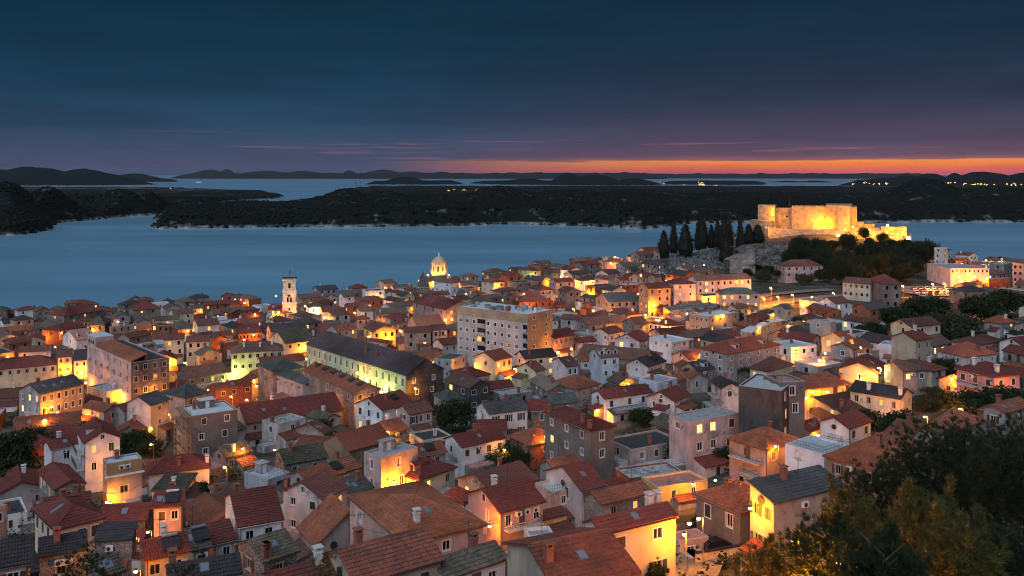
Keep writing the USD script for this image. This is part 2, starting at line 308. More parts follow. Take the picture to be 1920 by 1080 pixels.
def wild(name, a, b, rock, sc, thr):
    M[name] = material(name, {
        'g': ('geometry', {}), 'mp': ('mapping', {'scale': (1, .6, 1.2)}), 'n': ('noise_texture', {'scale': sc, 'detail': 8, 'roughness': .7}), 'r': ('map_range', {'from_min': thr, 'from_max': thr + .07, 'clamp': True}),
        'n2': ('noise_texture', {'scale': sc * .35, 'detail': 5}), 'm': ('mix', {'color1': a, 'color2': b}), 'x': ('mix', {'color2': rock}), 'sz': ('separate_xyz', {}), 'zr': ('map_range', {'from_min': 5.5, 'from_max': 2.0, 'clamp': True}), 'zn': ('noise_texture', {'scale': .05, 'detail': 6, 'roughness': .7}), 'zk': ('map_range', {'from_min': .42, 'from_max': .6, 'clamp': True}), 'zm': ('math', {'math_type': 'multiply'}), 'xz': ('mix', {'color2': (.30, .29, .28)}), 'bb': ('bump', {'strength': 1., 'distance': 6.}), 'p': ('principled_bsdf', {'roughness': .95, 'specular_ior_level': .1})},
        [('g.position', 'mp.vector'), ('mp.vector', 'n.vector'), ('mp.vector', 'n2.vector'), ('n2.fac', 'm.fac'), ('n.fac', 'r.value'), ('r.result', 'x.fac'), ('m.color', 'x.color1'), ('g.position', 'sz.vector'), ('sz.z', 'zr.value'), ('g.position', 'zn.vector'), ('zn.fac', 'zk.value'), ('zr.result', 'zm.value1'), ('zk.result', 'zm.value2'), ('zm.value', 'xz.fac'), ('x.color', 'xz.color1'), ('xz.color', 'p.base_color'), ('n.fac', 'bb.height'), ('bb.normal', 'p.normal')])
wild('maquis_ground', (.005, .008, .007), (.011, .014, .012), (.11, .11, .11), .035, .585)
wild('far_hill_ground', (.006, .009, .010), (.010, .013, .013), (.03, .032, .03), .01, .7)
wild('shore_rock', (.14, .135, .13), (.24, .23, .22), (.05, .05, .05), .12, .58)
wild('hill_ground', (.03, .032, .02), (.07, .06, .04), (.20, .17, .14), .25, .58)
plain('asphalt', (.19, .175, .15), .9, 0, .2, .2, 2)
plain('gravestone', (.15, .165, .175), .8, 0, .2, .2, 3)
plain('flag', (.5, .1, .1), .8)

# ------------------------------------------------------------------ setting: sea, town hill, far shores
def G3(p): return (p[0] - 960) / 1663.0, (p[1] - 328) / 1663.0
CTRL = [(0,545,2),(200,555,3),(400,570,5),(640,572,10),(830,570,18),(1000,570,27),(1200,565,37),(1350,580,42),(1500,640,48),(1650,640,40),(1750,600,36),(1870,560,30),(0,570,-1),(400,610,-1),(640,640,-1),(830,650,-2),(1000,670,-2),(1200,700,-2),(1500,780,-2),(1750,760,-2),(1950,720,-3),(0,400,11),(0,300,18),(270,270,24),(300,187,30),(0,170,32),(950,180,32),(500,270,24),(543,430,20),(270,430,13),(1000,295,27.5),(1200,380,28),(830,430,22),(1000,480,27),(1430,370,35),(1600,230,38.6),(1850,400,34),(1800,430,35),(1740,240,38),(1800,165,45),(1900,190,45),(1100,95,47),(700,100,44.5),(300,105,42),(1340,105,44),(1350,530,36),(1200,250,32),(1400,160,38),(1200,170,34),(600,170,32),(1430,470,32.5),(1430,530,33),(1470,520,33),(1390,520,34),(1500,480,33.5),(1560,480,35),(1540,440,35),(1430,565,46),(1480,590,47),(960,40,60),(960,0,78),(0,60,56),(1920,60,64),(1700,85,52),(1920,110,52),(960,-60,80),(-300,300,14),(-300,450,5),(2200,300,44),(2200,500,30),(2200,700,-3),(-300,600,-3),(-300,150,33)]
_c = np.array([(((px - 960) / 1663. * Y) if Y > 20 else (px - 960) / 3., Y, Z) for px, Y, Z in CTRL] + [(-300, 0, 70), (300, 0, 78), (-420, 0, 60), (500, 60, 66), (-300, 100, 46), (700, 300, 44), (700, 700, -3), (-500, 700, -4), (0, 760, -4), (700, 820, -4), (-500, 820, -4), (0, 820, -5)], float)
_rbf = RBFInterpolator(_c[:, :2], _c[:, 2], kernel='thin_plate_spline', smoothing=60.)
GX, GY = np.arange(-700, 901, 20.), np.arange(-80, 841, 20.)
_XX, _YY = np.meshgrid(GX, GY)
GT = np.clip(_rbf(np.c_[_XX.ravel(), _YY.ravel()]).reshape(_XX.shape), -6, 84)
def ground_z(x, y):
    i = np.clip((np.asarray(x, float) - GX[0]) / 20, 0, len(GX) - 1.001); j = np.clip((np.asarray(y, float) - GY[0]) / 20, 0, len(GY) - 1.001)
    a, b = i.astype(int), j.astype(int); u, v = i - a, j - b
    return GT[b, a] * (1 - u) * (1 - v) + GT[b, a + 1] * u * (1 - v) + GT[b + 1, a] * (1 - u) * v + GT[b + 1, a + 1] * u * v
def hit(px, py, h=0., lo=20.):
    """the point of the town's ground, raised by h, that stands on this bearing and dip"""
    a, d = G3((px, py)); Y = np.arange(lo, 900, .5); z = 90 - d * Y
    k = np.nonzero(z <= ground_z(a * Y, Y) + h)[0]; y = Y[k[0]] if len(k) else 600.
    return float(a * y), float(y), float(90 - d * y)

def grid_mesh(x, y, z):
    h, w = z.shape
    v = np.stack([x, y, z], -1).reshape(-1, 3); i = np.arange(h * w).reshape(h, w)
    return v, np.stack([i[:-1, :-1], i[:-1, 1:], i[1:, 1:], i[1:, :-1]], -1).reshape(-1, 4)

xs, ys = np.arange(-700, 901, 4.), np.arange(-80, 841, 4.)
X, Y = np.meshgrid(xs, ys)
Z = ground_z(X, Y)
Z = Z + (meshkit.fbm(np.stack([X * .08, Y * .08, 0 * X], -1), 4, 3) - .5) * 1.0
tag(obj('town_ground', grid_mesh(X, Y, Z), 'town_ground', smooth=True), kind='structure')
S = 400000.
tag(obj('sea', (np.array([(-S, -2000, 0), (S, -2000, 0), (S, S, 0), (-S, S, 0)], float), np.array([[0, 1, 2, 3]])), 'water'), kind='structure')

def sea_pt(px, py):
    a, d = G3((px, py)); y = 90 / d; return a * y, y
LANDS = []
def land(name, coast, bumps, base, mat, steep, step, rough=8., seed=1, cap=None, yexp=None):
    """land inside a coastline; bumps: (px, distance, top in the picture, half width in px, half depth in m)"""
    poly = Polygon([sea_pt(*p) for p in coast]).buffer(0)
    x0, y0, x1, y1 = poly.bounds
    u = np.arange(x0 / y1 - .02 if x0 > 0 else x0 / y0 - .02, (x1 / y0 if x1 > 0 else x1 / y1) + .02, step)
    n = 150; yy = y0 * .985 * (y1 / y0 * 1.03) ** (np.arange(n) / (n - 1))
    U, Yg = np.meshgrid(u, yy); Xg = U * Yg
    pts = shapely.points(np.c_[Xg.ravel(), Yg.ravel()])
    ins = shapely.contains(poly, pts); dist = shapely.distance(poly.boundary, pts); sd = np.where(ins, dist, -dist).reshape(Xg.shape)
    nz = meshkit.fbm(np.stack([Xg / 110, Yg / 160, 0 * Xg], -1), 5, seed)
    sd = sd + (nz - .5) * rough * 5
    h = base * (.45 + 1.1 * meshkit.fbm(np.stack([Xg / 420, Yg / 700, 0 * Xg], -1), 3, seed + 9))
    h = h * np.clip(3000 / Yg, .22, 1) ** 1.6 if base < 25 else h
    if name == 'peninsula': h = h * (1 - .72 * np.exp(-((420 + 1663 * U) / 95) ** 2))
    for px, D, top, wpx, dep in bumps:
        a = (px - 960) / 1663.; zt = 90 - (top - 328) / 1663. * D
        w = wpx / 1663.
        h = np.maximum(h, zt * np.exp(-((U - a) / w) ** 2 * .7 - ((Yg - D) / dep) ** 2 * .7) * (1 + .12 * (nz - .5)))
    zz = np.clip(np.minimum(sd * steep, h + (nz - .5) * rough), -3, None)
    zz = np.where(sd < 0, -3, zz)
    keep = (zz > -2.9)
    v, q = grid_mesh(Xg, Yg, zz)
    k = keep.ravel()
    q = q[k[q].any(1)]
    ids, q = np.unique(q, return_inverse=True); q = q.reshape(-1, 4); v = v[ids]
    tag(obj(name, (v, q), mat, smooth=True), kind='structure')
    LANDS.append((U, Yg, zz, nz)); return LANDS[-1]
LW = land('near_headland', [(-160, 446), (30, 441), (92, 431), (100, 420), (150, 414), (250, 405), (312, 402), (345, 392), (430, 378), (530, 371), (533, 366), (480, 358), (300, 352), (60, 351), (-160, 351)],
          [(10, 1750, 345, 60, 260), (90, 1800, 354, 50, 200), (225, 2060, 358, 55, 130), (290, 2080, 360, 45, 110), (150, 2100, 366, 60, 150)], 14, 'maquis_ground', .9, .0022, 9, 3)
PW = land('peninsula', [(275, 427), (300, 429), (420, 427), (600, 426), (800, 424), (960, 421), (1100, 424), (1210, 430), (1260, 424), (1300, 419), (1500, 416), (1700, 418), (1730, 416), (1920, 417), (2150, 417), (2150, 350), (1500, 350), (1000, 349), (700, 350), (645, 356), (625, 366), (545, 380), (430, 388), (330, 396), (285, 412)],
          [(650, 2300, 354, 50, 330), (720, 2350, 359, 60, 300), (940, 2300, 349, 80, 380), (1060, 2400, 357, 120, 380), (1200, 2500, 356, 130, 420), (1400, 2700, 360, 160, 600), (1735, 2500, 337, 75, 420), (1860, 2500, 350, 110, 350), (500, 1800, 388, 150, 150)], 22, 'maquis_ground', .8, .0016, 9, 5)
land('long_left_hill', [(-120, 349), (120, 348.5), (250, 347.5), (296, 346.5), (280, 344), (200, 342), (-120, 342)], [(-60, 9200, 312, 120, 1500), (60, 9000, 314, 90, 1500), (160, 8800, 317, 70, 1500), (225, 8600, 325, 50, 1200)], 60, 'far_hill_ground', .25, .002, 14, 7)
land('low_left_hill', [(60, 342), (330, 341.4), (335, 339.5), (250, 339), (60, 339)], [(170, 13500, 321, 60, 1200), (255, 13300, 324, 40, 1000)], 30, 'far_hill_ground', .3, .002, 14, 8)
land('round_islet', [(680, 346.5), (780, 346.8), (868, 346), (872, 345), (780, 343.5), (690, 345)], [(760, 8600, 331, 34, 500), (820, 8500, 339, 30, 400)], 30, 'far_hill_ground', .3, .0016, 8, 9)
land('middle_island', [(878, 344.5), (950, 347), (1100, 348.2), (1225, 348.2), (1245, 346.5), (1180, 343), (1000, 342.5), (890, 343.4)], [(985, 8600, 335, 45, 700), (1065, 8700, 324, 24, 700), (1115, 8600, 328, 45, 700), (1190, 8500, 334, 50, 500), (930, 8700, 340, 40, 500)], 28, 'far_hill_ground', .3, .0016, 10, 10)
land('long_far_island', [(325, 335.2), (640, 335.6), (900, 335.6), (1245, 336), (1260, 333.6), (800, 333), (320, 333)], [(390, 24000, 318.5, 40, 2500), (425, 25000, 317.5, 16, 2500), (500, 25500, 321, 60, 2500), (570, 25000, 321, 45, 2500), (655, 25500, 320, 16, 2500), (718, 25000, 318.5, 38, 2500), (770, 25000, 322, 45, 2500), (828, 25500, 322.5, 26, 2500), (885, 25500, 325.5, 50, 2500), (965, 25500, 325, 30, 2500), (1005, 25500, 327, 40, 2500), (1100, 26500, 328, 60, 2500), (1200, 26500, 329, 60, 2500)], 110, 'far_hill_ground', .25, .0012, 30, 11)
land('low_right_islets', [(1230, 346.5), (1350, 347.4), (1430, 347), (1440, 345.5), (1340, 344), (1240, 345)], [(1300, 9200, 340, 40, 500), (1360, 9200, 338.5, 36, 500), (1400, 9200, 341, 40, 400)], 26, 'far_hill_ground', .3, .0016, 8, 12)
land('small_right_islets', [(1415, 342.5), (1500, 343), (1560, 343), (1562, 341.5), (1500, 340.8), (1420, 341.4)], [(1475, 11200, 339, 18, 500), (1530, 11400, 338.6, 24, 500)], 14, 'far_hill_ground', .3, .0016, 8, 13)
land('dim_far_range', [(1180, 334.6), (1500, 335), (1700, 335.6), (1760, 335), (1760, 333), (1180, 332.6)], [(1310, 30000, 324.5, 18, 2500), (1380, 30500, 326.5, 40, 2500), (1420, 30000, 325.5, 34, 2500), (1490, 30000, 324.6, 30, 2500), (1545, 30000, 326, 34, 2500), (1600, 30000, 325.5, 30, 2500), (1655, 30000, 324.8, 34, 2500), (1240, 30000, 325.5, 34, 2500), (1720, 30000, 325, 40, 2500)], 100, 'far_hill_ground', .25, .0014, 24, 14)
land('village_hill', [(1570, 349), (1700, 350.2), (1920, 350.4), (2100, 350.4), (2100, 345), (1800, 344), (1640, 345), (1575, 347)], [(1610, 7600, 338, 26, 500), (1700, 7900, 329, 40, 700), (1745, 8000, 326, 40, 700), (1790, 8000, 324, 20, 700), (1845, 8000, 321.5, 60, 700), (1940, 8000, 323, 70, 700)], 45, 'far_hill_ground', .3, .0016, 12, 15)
# ------------------------------------------------------------------ houses
ROOFMAT = {'tan': 'tanroof', 'white': 'white_deck', 'bluewhite': 'bluewhite_deck', 'whiteroof': 'white_deck'}
RNG = random.Random(11)

rnd_sag = 0.
def slab(mb, pts, t=.14):
    pts = np.asarray(pts, float); n = len(pts); low = pts - (0, 0, t)
    f = [(0, i, i + 1) for i in range(1, n - 1)] + [(n, n + i + 1, n + i) for i in range(1, n - 1)]
    for i in range(n):
        j = (i + 1) % n; f += [(i, n + i, n + j), (i, n + j, j)]
    mb.add(np.vstack([pts, low]), f)

def tile_plane(mb, e0, e1, r1, r0, lod):
    """a pitched roof plane, eave e0-e1 and top r0-r1, as overlapping courses of curved tiles"""
    e0, e1, r0, r1 = (np.asarray(p, float) for p in (e0, e1, r0, r1))
    slab(mb, [e0, e1, r1, r0] if np.linalg.norm(r1 - r0) > .05 else [e0, e1, r1])
    if lod == 0: return
    d = e1 - e0; L = np.linalg.norm(d); d = d / L
    up = (r0 + r1) / 2 - (e0 + e1) / 2; up = up - d * np.dot(up, d); sl = np.linalg.norm(up); up = up / sl
    nrm = np.cross(d, up); nrm = nrm if nrm[2] > 0 else -nrm
    n = max(2, int(sl / .42)); a0, a1 = np.dot(r0 - e0, d), np.dot(r1 - e0, d)
    for k in range(n):
        v0, v1 = k / n, (k + 1) / n
        xl, xr = a0 * v0, L + (a1 - L) * v0
        xl2, xr2 = a0 * v1, L + (a1 - L) * v1
        if lod == 2:
            m = max(3, int((xr - xl) / .085)); t = np.linspace(0, 1, m + 1); x = xl + (xr - xl) * t; x2 = xl2 + (xr2 - xl2) * t
            bump = .045 * np.abs(np.sin(np.pi * (x + k * .0) / .26)); b2 = .045 * np.abs(np.sin(np.pi * x2 / .26))
        else:
            x = np.array([xl, xr]); x2 = np.array([xl2, xr2]); bump = b2 = np.zeros(2)
        lo = e0 + x[:, None] * d + (sl * v0 - .03) * up
        hi = e0 + x2[:, None] * d + sl * v1 * up
        A = lo + nrm * .012; B = lo + nrm * (.09 + bump)[:, None]; Cc = hi + nrm * (.016 + b2)[:, None]
        if lod == 2:      # old timbers sag and tiles slip
            q_ = lambda V_, s_: V_ + nrm * ((meshkit.noise(V_ * .7 + s_, 1) - .5)[:, None] * .10 + (meshkit.noise(V_ * 4.1 + s_, 2) - .5)[:, None] * .035)
            s_ = float(rnd_sag); A, B, Cc = q_(A, s_), q_(B, s_), q_(Cc, s_)
        m = len(x); i = np.arange(m - 1)
        q = np.vstack([np.stack([i, i + 1, m + i + 1, m + i], 1), np.stack([m + i, m + i + 1, 2 * m + i + 1, 2 * m + i], 1)])
        mb.add(np.vstack([A, B, Cc]), q)

def wall_face(mb, o, u, poly, holes, depth=.2):
    """a wall in the plane through o along u (and z), outline poly in (u, z), with recessed openings"""
    o, u = np.asarray(o, float), np.asarray(u, float); nin = np.array([-u[1], u[0], 0])     # inward normal: wall runs with its outside on the right
    P = Polygon(poly)
    if holes: P = P.difference(shapely.union_all([shapely.box(*h) for h in holes]))
    to3 = lambda a: o + np.asarray(a)[:, :1] * u + np.asarray(a)[:, 1:2] * np.array([0, 0, 1.])
    for g in getattr(P, 'geoms', [P]):
        if g.is_empty or g.area < 1e-4: continue
        v, f = trimesh.creation.triangulate_polygon(g, engine='earcut')
        if not len(f): continue
        e1, e2 = v[f[:, 1]] - v[f[:, 0]], v[f[:, 2]] - v[f[:, 0]]
        fl = (e1[:, 0] * e2[:, 1] - e1[:, 1] * e2[:, 0]) < 0
        f = np.where(fl[:, None], f[:, ::-1], f)
        mb.add(to3(v), f)
    for (x0, z0, x1, z1) in holes:
        c = to3(np.array([(x0, z0), (x1, z0), (x1, z1), (x0, z1)])); b = c + nin * depth
        for i in range(4):
            j = (i + 1) % 4; mb.quad(c[i], c[j], b[j], b[i])

def window(par, o, u, x, z, w, h, near, lit, frame, shut=None, awn=False, depth=.2, name='window', opn=None):
    o, u = np.asarray(o, float), np.asarray(u, float); nin = np.array([-u[1], u[0], 0]); up = np.array([0, 0, 1.])
    P = lambda a, b, d: o + a * u + b * up + d * nin
    pm = MB(); pm.quad(P(x, z, depth - .02), P(x + w, z, depth - .02), P(x + w, z + h, depth - .02), P(x, z + h, depth - .02))
    pane = lit if lit else 'pane'
    if not near:
        return obj(name, pm, pane, par)
    fm = MB()
    def bar(x0, x1, z0, z1, d0, d1): fm.obox(P((x0 + x1) / 2, (z0 + z1) / 2, (d0 + d1) / 2), u * (x1 - x0) / 2, nin * (d1 - d0) / 2, up * (z1 - z0) / 2)
    t = .07; d_ = depth * .4
    bar(x, x + t, z, z + h, d_, depth - .03); bar(x + w - t, x + w, z, z + h, d_, depth - .03); bar(x + t, x + w - t, z, z + t, d_, depth - .03); bar(x + t, x + w - t, z + h - t, z + h, d_, depth - .03)
    bar(x + w / 2 - .03, x + w / 2 + .03, z + t, z + h - t, depth * .45, depth - .025)
    if frame:       # a raised surround and sill
        s = .11
        bar(x - s, x, z - s, z + h + s, -.03, .02); bar(x + w, x + w + s, z - s, z + h + s, -.03, .02); bar(x, x + w, z + h, z + h + s, -.03, .02); bar(x - .02, x + w + .02, z - s, z, -.08, .02)
    wp = obj(name, fm, frame or 'frame_stone', par)
    obj('pane', pm, pane, wp)
    if awn and not shut:
        am = MB(); am.add([P(x - .1, z + h + .1, 0), P(x + w + .1, z + h + .1, 0), P(x + w + .1, z + h * .45, -.8), P(x - .1, z + h * .45, -.8)], [(0, 1, 2), (0, 2, 3), (2, 1, 0), (3, 2, 0)])
        obj('awning', am, 'awning', wp)
    if shut:
        for s in (0, 1):
            sm = MB(); a = x + .01 + s * w / 2
            sm.obox(P(a + w / 4 - .01, z + h / 2, .03), u * (w / 4 - .015), nin * .02, up * (h / 2 - .01))
            for k in range(int(h / .18)): sm.obox(P(a + w / 4 - .01, z + .1 + k * .18, .0), u * (w / 4 - .05), nin * .02, up * .05)
            obj('shutter', sm, shut, wp)
    elif opn:
        for s in (-1, 1):
            sm = MB(); a = x + w / 2 + s * (w * .75 + .04)
            sm.obox(P(a, z + h / 2, -.045), u * (w / 4 - .01), nin * .022, up * h / 2)
            for k in range(int(h / .2)): sm.obox(P(a, z + .12 + k * .2, -.075), u * (w / 4 - .05), nin * .015, up * .06)
            obj('shutter', sm, opn, wp)
    return wp

def chimney(par, x, y, z, mat, tall=False, far=False):
    m = MB(); s = .3; h = 1.1
    z0 = z - .5
    if tall: z0, h, s = 0., z + 3.2 - .4, .42; z = 0
    m.box(x - s, x + s, y - s, y + s, z0, z + h)
    if not far: m.box(x - s - .06, x + s + .06, y - s - .06, y + s + .06, z + h * .8, z + h * .8 + .1)
    c = obj('chimney', m, mat, par)
    if far: return
    k = MB()
    for a in (-1, 1):
        for b in (-1, 1): k.box(x + a * s * .8 - .06, x + a * s * .8 + .06, y + b * s * .8 - .06, y + b * s * .8 + .06, z + h, z + h + .22)
    k.box(x - s - .1, x + s + .1, y - s - .1, y + s + .1, z + h + .22, z + h + .32)
    obj('chimney_cap', k, mat, c)

def antenna(par, x, y, z, rnd):
    m = MB(); h = rnd.uniform(1.6, 3.2); a = rnd.uniform(0, 3); c, s = math.cos(a), math.sin(a)
    m.bar((x, y, z - .3), (x, y, z + h), .03, 5)
    m.bar((x - .7 * c, y - .7 * s, z + h - .15), (x + .7 * c, y + .7 * s, z + h - .15), .018, 4)
    for k in range(5):
        q = -.6 + .3 * k; m.bar((x + q * c - .3 * s, y + q * s + .3 * c, z + h - .15), (x + q * c + .3 * s, y + q * s - .3 * c, z + h - .15), .014, 4)
    obj('antenna', m, 'metal_dark', par)

def railing(par, pts, h=.95):
    m = MB()
    for a, b in zip(pts[:-1], pts[1:]):
        a, b = np.asarray(a, float), np.asarray(b, float); n = max(2, int(np.linalg.norm(b - a) / .35))
        for q in (h, h * .5): m.bar(a + (0, 0, q), b + (0, 0, q), .025, 4)
        for k in range(n + 1):
            p = a + (b - a) * k / n; m.bar(p, p + (0, 0, h), .018, 4)
    obj('railing', m, 'metal_dark', par)

def cat_small(e): return e < 9.2
def house(rec):
    k, X0, Y0, Z0, rot, L, W, e, p, wallm, roofm, wf, ws, label, o, fill = rec
    rnd = random.Random(label)
    dist = math.hypot(X0, Y0)
    rc_ = random.Random(label + 'c')
    if dist < 260 and cat_small(e) and k != 'f':
        o = dict(o)
        if rc_.random() < .28: o.setdefault('ac', rc_.choice([1, 1, 2]))
        if rc_.random() < .22: o.setdefault('dish', 1)
        if rc_.random() < .1 and k == 'g': o.setdefault('solar', 1)
        if rc_.random() < .16 and e > 5 and L > 6: o.setdefault('balc', 1)
        if rc_.random() < .2: o.setdefault('hatch', rc_.choice([1, 2]))
    near, mid = dist < 215, dist < 340
    lod = 2 if dist < 160 else 1 if dist < 330 else 0
    cat = 'apartment block' if 'apt' in o else 'house' if e < 9.2 else 'building'
    t = thing({'house': 'house', 'building': 'town_building', 'apartment block': 'apartment_block'}[cat] if k != 'f' or cat != 'house' else 'flat_roofed_house', label, cat, (X0, Y0, Z0), rot)
    rm = ROOFMAT.get(roofm, roofm)
    global rnd_sag; rnd_sag = X0 * 1.37 + Y0
    th = math.radians(rot); c, s = math.cos(th), math.sin(th)
    camx, camy = c * -X0 + s * -Y0, -s * -X0 + c * -Y0           # the eye's side, in the house's frame
    sy = -1; sx = 1 if camx > 0 else -1
    oh = 0. if k == 'f' else min(.32, W * .06)
    hx, hy = L / 2 - oh, W / 2 - oh
    sl = p / (W / 2) if k in 'gh' else p / W if k == 's' else 0
    wt = e + sl * oh - .1 if k != 'f' else e - .02           # wall top under the eaves
    zb = -1.6
    # outlines of the four walls, u from left to right as seen from outside
    front = [(0, zb), (2 * hx, zb), (2 * hx, wt), (0, wt)]
    back = list(front)
    if k == 'g':
        side = [(0, zb), (2 * hy, zb), (2 * hy, wt), (hy, e + p - .12), (0, wt)]; sideL = sideR = side
    elif k == 's':
        hi = e + sl * (W - oh) - .1
        sideR = [(0, zb), (2 * hy, zb), (2 * hy, hi), (0, wt)]; sideL = [(0, zb), (2 * hy, zb), (2 * hy, wt), (0, hi)]
        back = [(0, zb), (2 * hx, zb), (2 * hx, hi), (0, hi)]
    else:
        sideL = sideR = [(0, zb), (2 * hy, zb), (2 * hy, wt), (0, wt)]
    faces = {'F': ((-hx, -hy, 0), (1, 0, 0), front), 'R': ((hx, -hy, 0), (0, 1, 0), sideR), 'B': ((hx, hy, 0), (-1, 0, 0), back), 'L': ((-hx, hy, 0), (0, -1, 0), sideL)}
    vis = {'F': wf, ('R' if sx > 0 else 'L'): ws}
    wm = MB(); end = MB(); todo = []
    litp = o.get('lit', .10); litn = o.get('litf', 0)
    apt = 'apt' in o or cat == 'building'
    for key, (org, u, poly) in faces.items():
        holes = []
        if key in vis and vis[key][0]:
            cols, rows = vis[key]; width = poly[1][0]
            fh = min(3.1, max(2.4, (wt - .3) / rows))
            ww, hh = (1.15, 1.25) if 'apt' in o else (rnd.uniform(.72, 1.08), rnd.uniform(1.05, 1.6))
            if roofm == 'darkmetal' and key == 'F': ww, hh = 1.1, 2.1
            if 'litf' in o: ww = 1.25
            for j in range(rows):
                zc = wt - .75 - hh / 2 - j * fh - (.4 if 'eav' in o else 0)
                if zc - hh / 2 < .25: continue
                for i in range(cols):
                    xc = width * (i + .5) / cols + (0 if o.get('w') or cols > 3 else rnd.uniform(-.12, .12) * width / cols)
                    if fill and rnd.random() < .18: continue
                    w2 = min(ww, width / cols * .6)
                    holes.append((xc - w2 / 2, zc - hh / 2, xc + w2 / 2, zc + hh / 2))
            if k == 'g' and key != 'F' and p > 1.5 and key in vis and dist < 330 and rnd.random() < .5:
                holes.append((width / 2 - .35, e + p * .35 - .45, width / 2 + .35, e + p * .35 + .45))
            if o.get('doors') and key == 'F': holes = [(width * (i + .5) / 3 - 1.7, .3, width * (i + .5) / 3 + 1.7, 3.9) for i in range(3)]
            if o.get('eav') and key == 'F': holes += [(width * (i + .5) / 12 - .3, wt - .75, width * (i + .5) / 12 + .3, wt - .3) for i in range(12)]
        sel = end if (key != 'F' and key in vis and o.get('side')) else wm
        wall_face(sel, org, u, poly, holes, .2 if dist < 200 else .09)
        for h_ in holes: todo.append((org, u, h_, key))
    obj('wall', wm, wallm, t)
    if end.v: obj('end_wall', end, o['side'], t, label=o.get('sidelabel'))
    fr = {'white': 'frame_white'}.get(wallm, rnd.choice(['frame_white', 'frame_stone', 'frame_stone', None]))
    if wallm in ('rosepink', 'pink', 'bluewhite', 'pinkwhite', 'yellow', 'black', 'greybrown', 'peach', 'aptgrey', 'pinkplain', 'pinkgrey'): fr = 'frame_white'
    shut0 = {'green': 'shutter_green', 'brown': 'shutter_brown'}.get(o.get('shut'))
    opn = rnd.choice(['shutter_green', 'shutter_brown', 'frame_stone']) if rnd.random() < .4 and not shut0 and cat == 'house' else None
    for q, (org, u, h_, key) in enumerate(todo):
        lit = None
        if o.get('doors') and key == 'F': lit = 'door_red'
        elif litn and q < litn: lit = 'lit_pane'
        elif not litn and rnd.random() < litp and (h_[3] - h_[1]) > .6: lit = rnd.choice(['lit_pane', 'lit_dim'])
        sh = shut0 or (rnd.choice(['shutter_green', 'shutter_brown']) if (not lit and near and not fill and rnd.random() < .25) else None)
        nm = 'garage_door' if (o.get('doors') and key == 'F') else 'window'
        window(t, org, u, h_[0], h_[1], h_[2] - h_[0], h_[3] - h_[1], near or (mid and not fill), lit, fr, sh if near else None, awn=('pal' in o and key == 'F' and 7 <= q < 14), name=nm, depth=.2 if dist < 200 else .09, opn=opn if near and nm == 'window' and (h_[3] - h_[1]) > .95 and rnd.random() < .85 else None)
    # roof
    rb = MB(); x0, x1, y0, y1 = -L / 2, L / 2, -W / 2, W / 2
    top = e + p
    rz = lambda x, y: e
    if k == 'g':
        tile_plane(rb, (x0, y0, e), (x1, y0, e), (x1, 0, top), (x0, 0, top), lod)
        tile_plane(rb, (x1, y1, e), (x0, y1, e), (x0, 0, top), (x1, 0, top), min(lod, 1))
        rz = lambda x, y: top - abs(y) * sl
        ridges = [((x0, 0, top + .05), (x1, 0, top + .05))]
    elif k == 'h':
        i = min(W / 2, L / 2 - .01); a, b = x0 + i, x1 - i
        tile_plane(rb, (x0, y0, e), (x1, y0, e), (b, 0, top), (a, 0, top), lod)
        tile_plane(rb, (x1, y1, e), (x0, y1, e), (a, 0, top), (b, 0, top), min(lod, 1))
        tile_plane(rb, (x0, y1, e), (x0, y0, e), (a, 0, top), (a, 0, top), lod if sx < 0 else min(lod, 1))
        tile_plane(rb, (x1, y0, e), (x1, y1, e), (b, 0, top), (b, 0, top), lod if sx > 0 else min(lod, 1))
        rz = lambda x, y: min(top - abs(y) * sl, e + min(x - x0, x1 - x) * p / i)
        ridges = [((a, 0, top + .05), (b, 0, top + .05))] + [((xx, yy, e + .06), (rr, 0, top + .05)) for xx, rr in ((x0, a), (x1, b)) for yy in (y0, y1)]
    elif k == 's':
        tile_plane(rb, (x0, y0, e), (x1, y0, e), (x1, y1, top), (x0, y1, top), lod if rm not in ('tar', 'slate', 'greenslate') else min(lod, 1))
        rz = lambda x, y: e + (y - y0) * sl
        ridges = []
    else:
        rb.box(x0 + .22, x1 - .22, y0 + .22, y1 - .22, e - .5, e - .28)
        ridges = []
    obj('roof', rb, rm, t)
    if k == 'f':
        pm = MB()
        for bx in ((x0, x1, y0, y0 + .2), (x0, x1, y1 - .2, y1), (x0, x0 + .2, y0 + .2, y1 - .2), (x1 - .2, x1, y0 + .2, y1 - .2)): pm.box(*bx, e - .015, e + .06)
        obj('parapet_coping', pm, 'frame_stone' if wallm not in ('white', 'bluewhite') else 'frame_white', t)
        inner = MB()
        for bx in ((x0 + .2, x1 - .2, y0 + .2, y0 + .215), (x0 + .2, x1 - .2, y1 - .215, y1 - .2), (x0 + .2, x0 + .215, y0 + .215, y1 - .215), (x1 - .215, x1 - .2, y0 + .215, y1 - .215)): inner.box(*bx, e - .5, e - .02)
        obj('parapet', inner, wallm, t)
    if mid and ridges:
        cm = MB()
        for a, b in ridges: cm.bar(a, b, .11, 6)
        obj('ridge_cap', cm, rm, t)
    if near and k in 'gh' and rnd.random() < .7:
        gm = MB(); gm.bar((x0, y0 - .05, e - .1), (x1, y0 - .05, e - .1), .06, 5); gm.bar((sx * (hx - .1), -hy - .07, e - .1), (sx * (hx - .1), -hy - .07, -1), .045, 5)
        obj('gutter', gm, rnd.choice(['metal_dark', 'metal_grey', 'rust']), t)
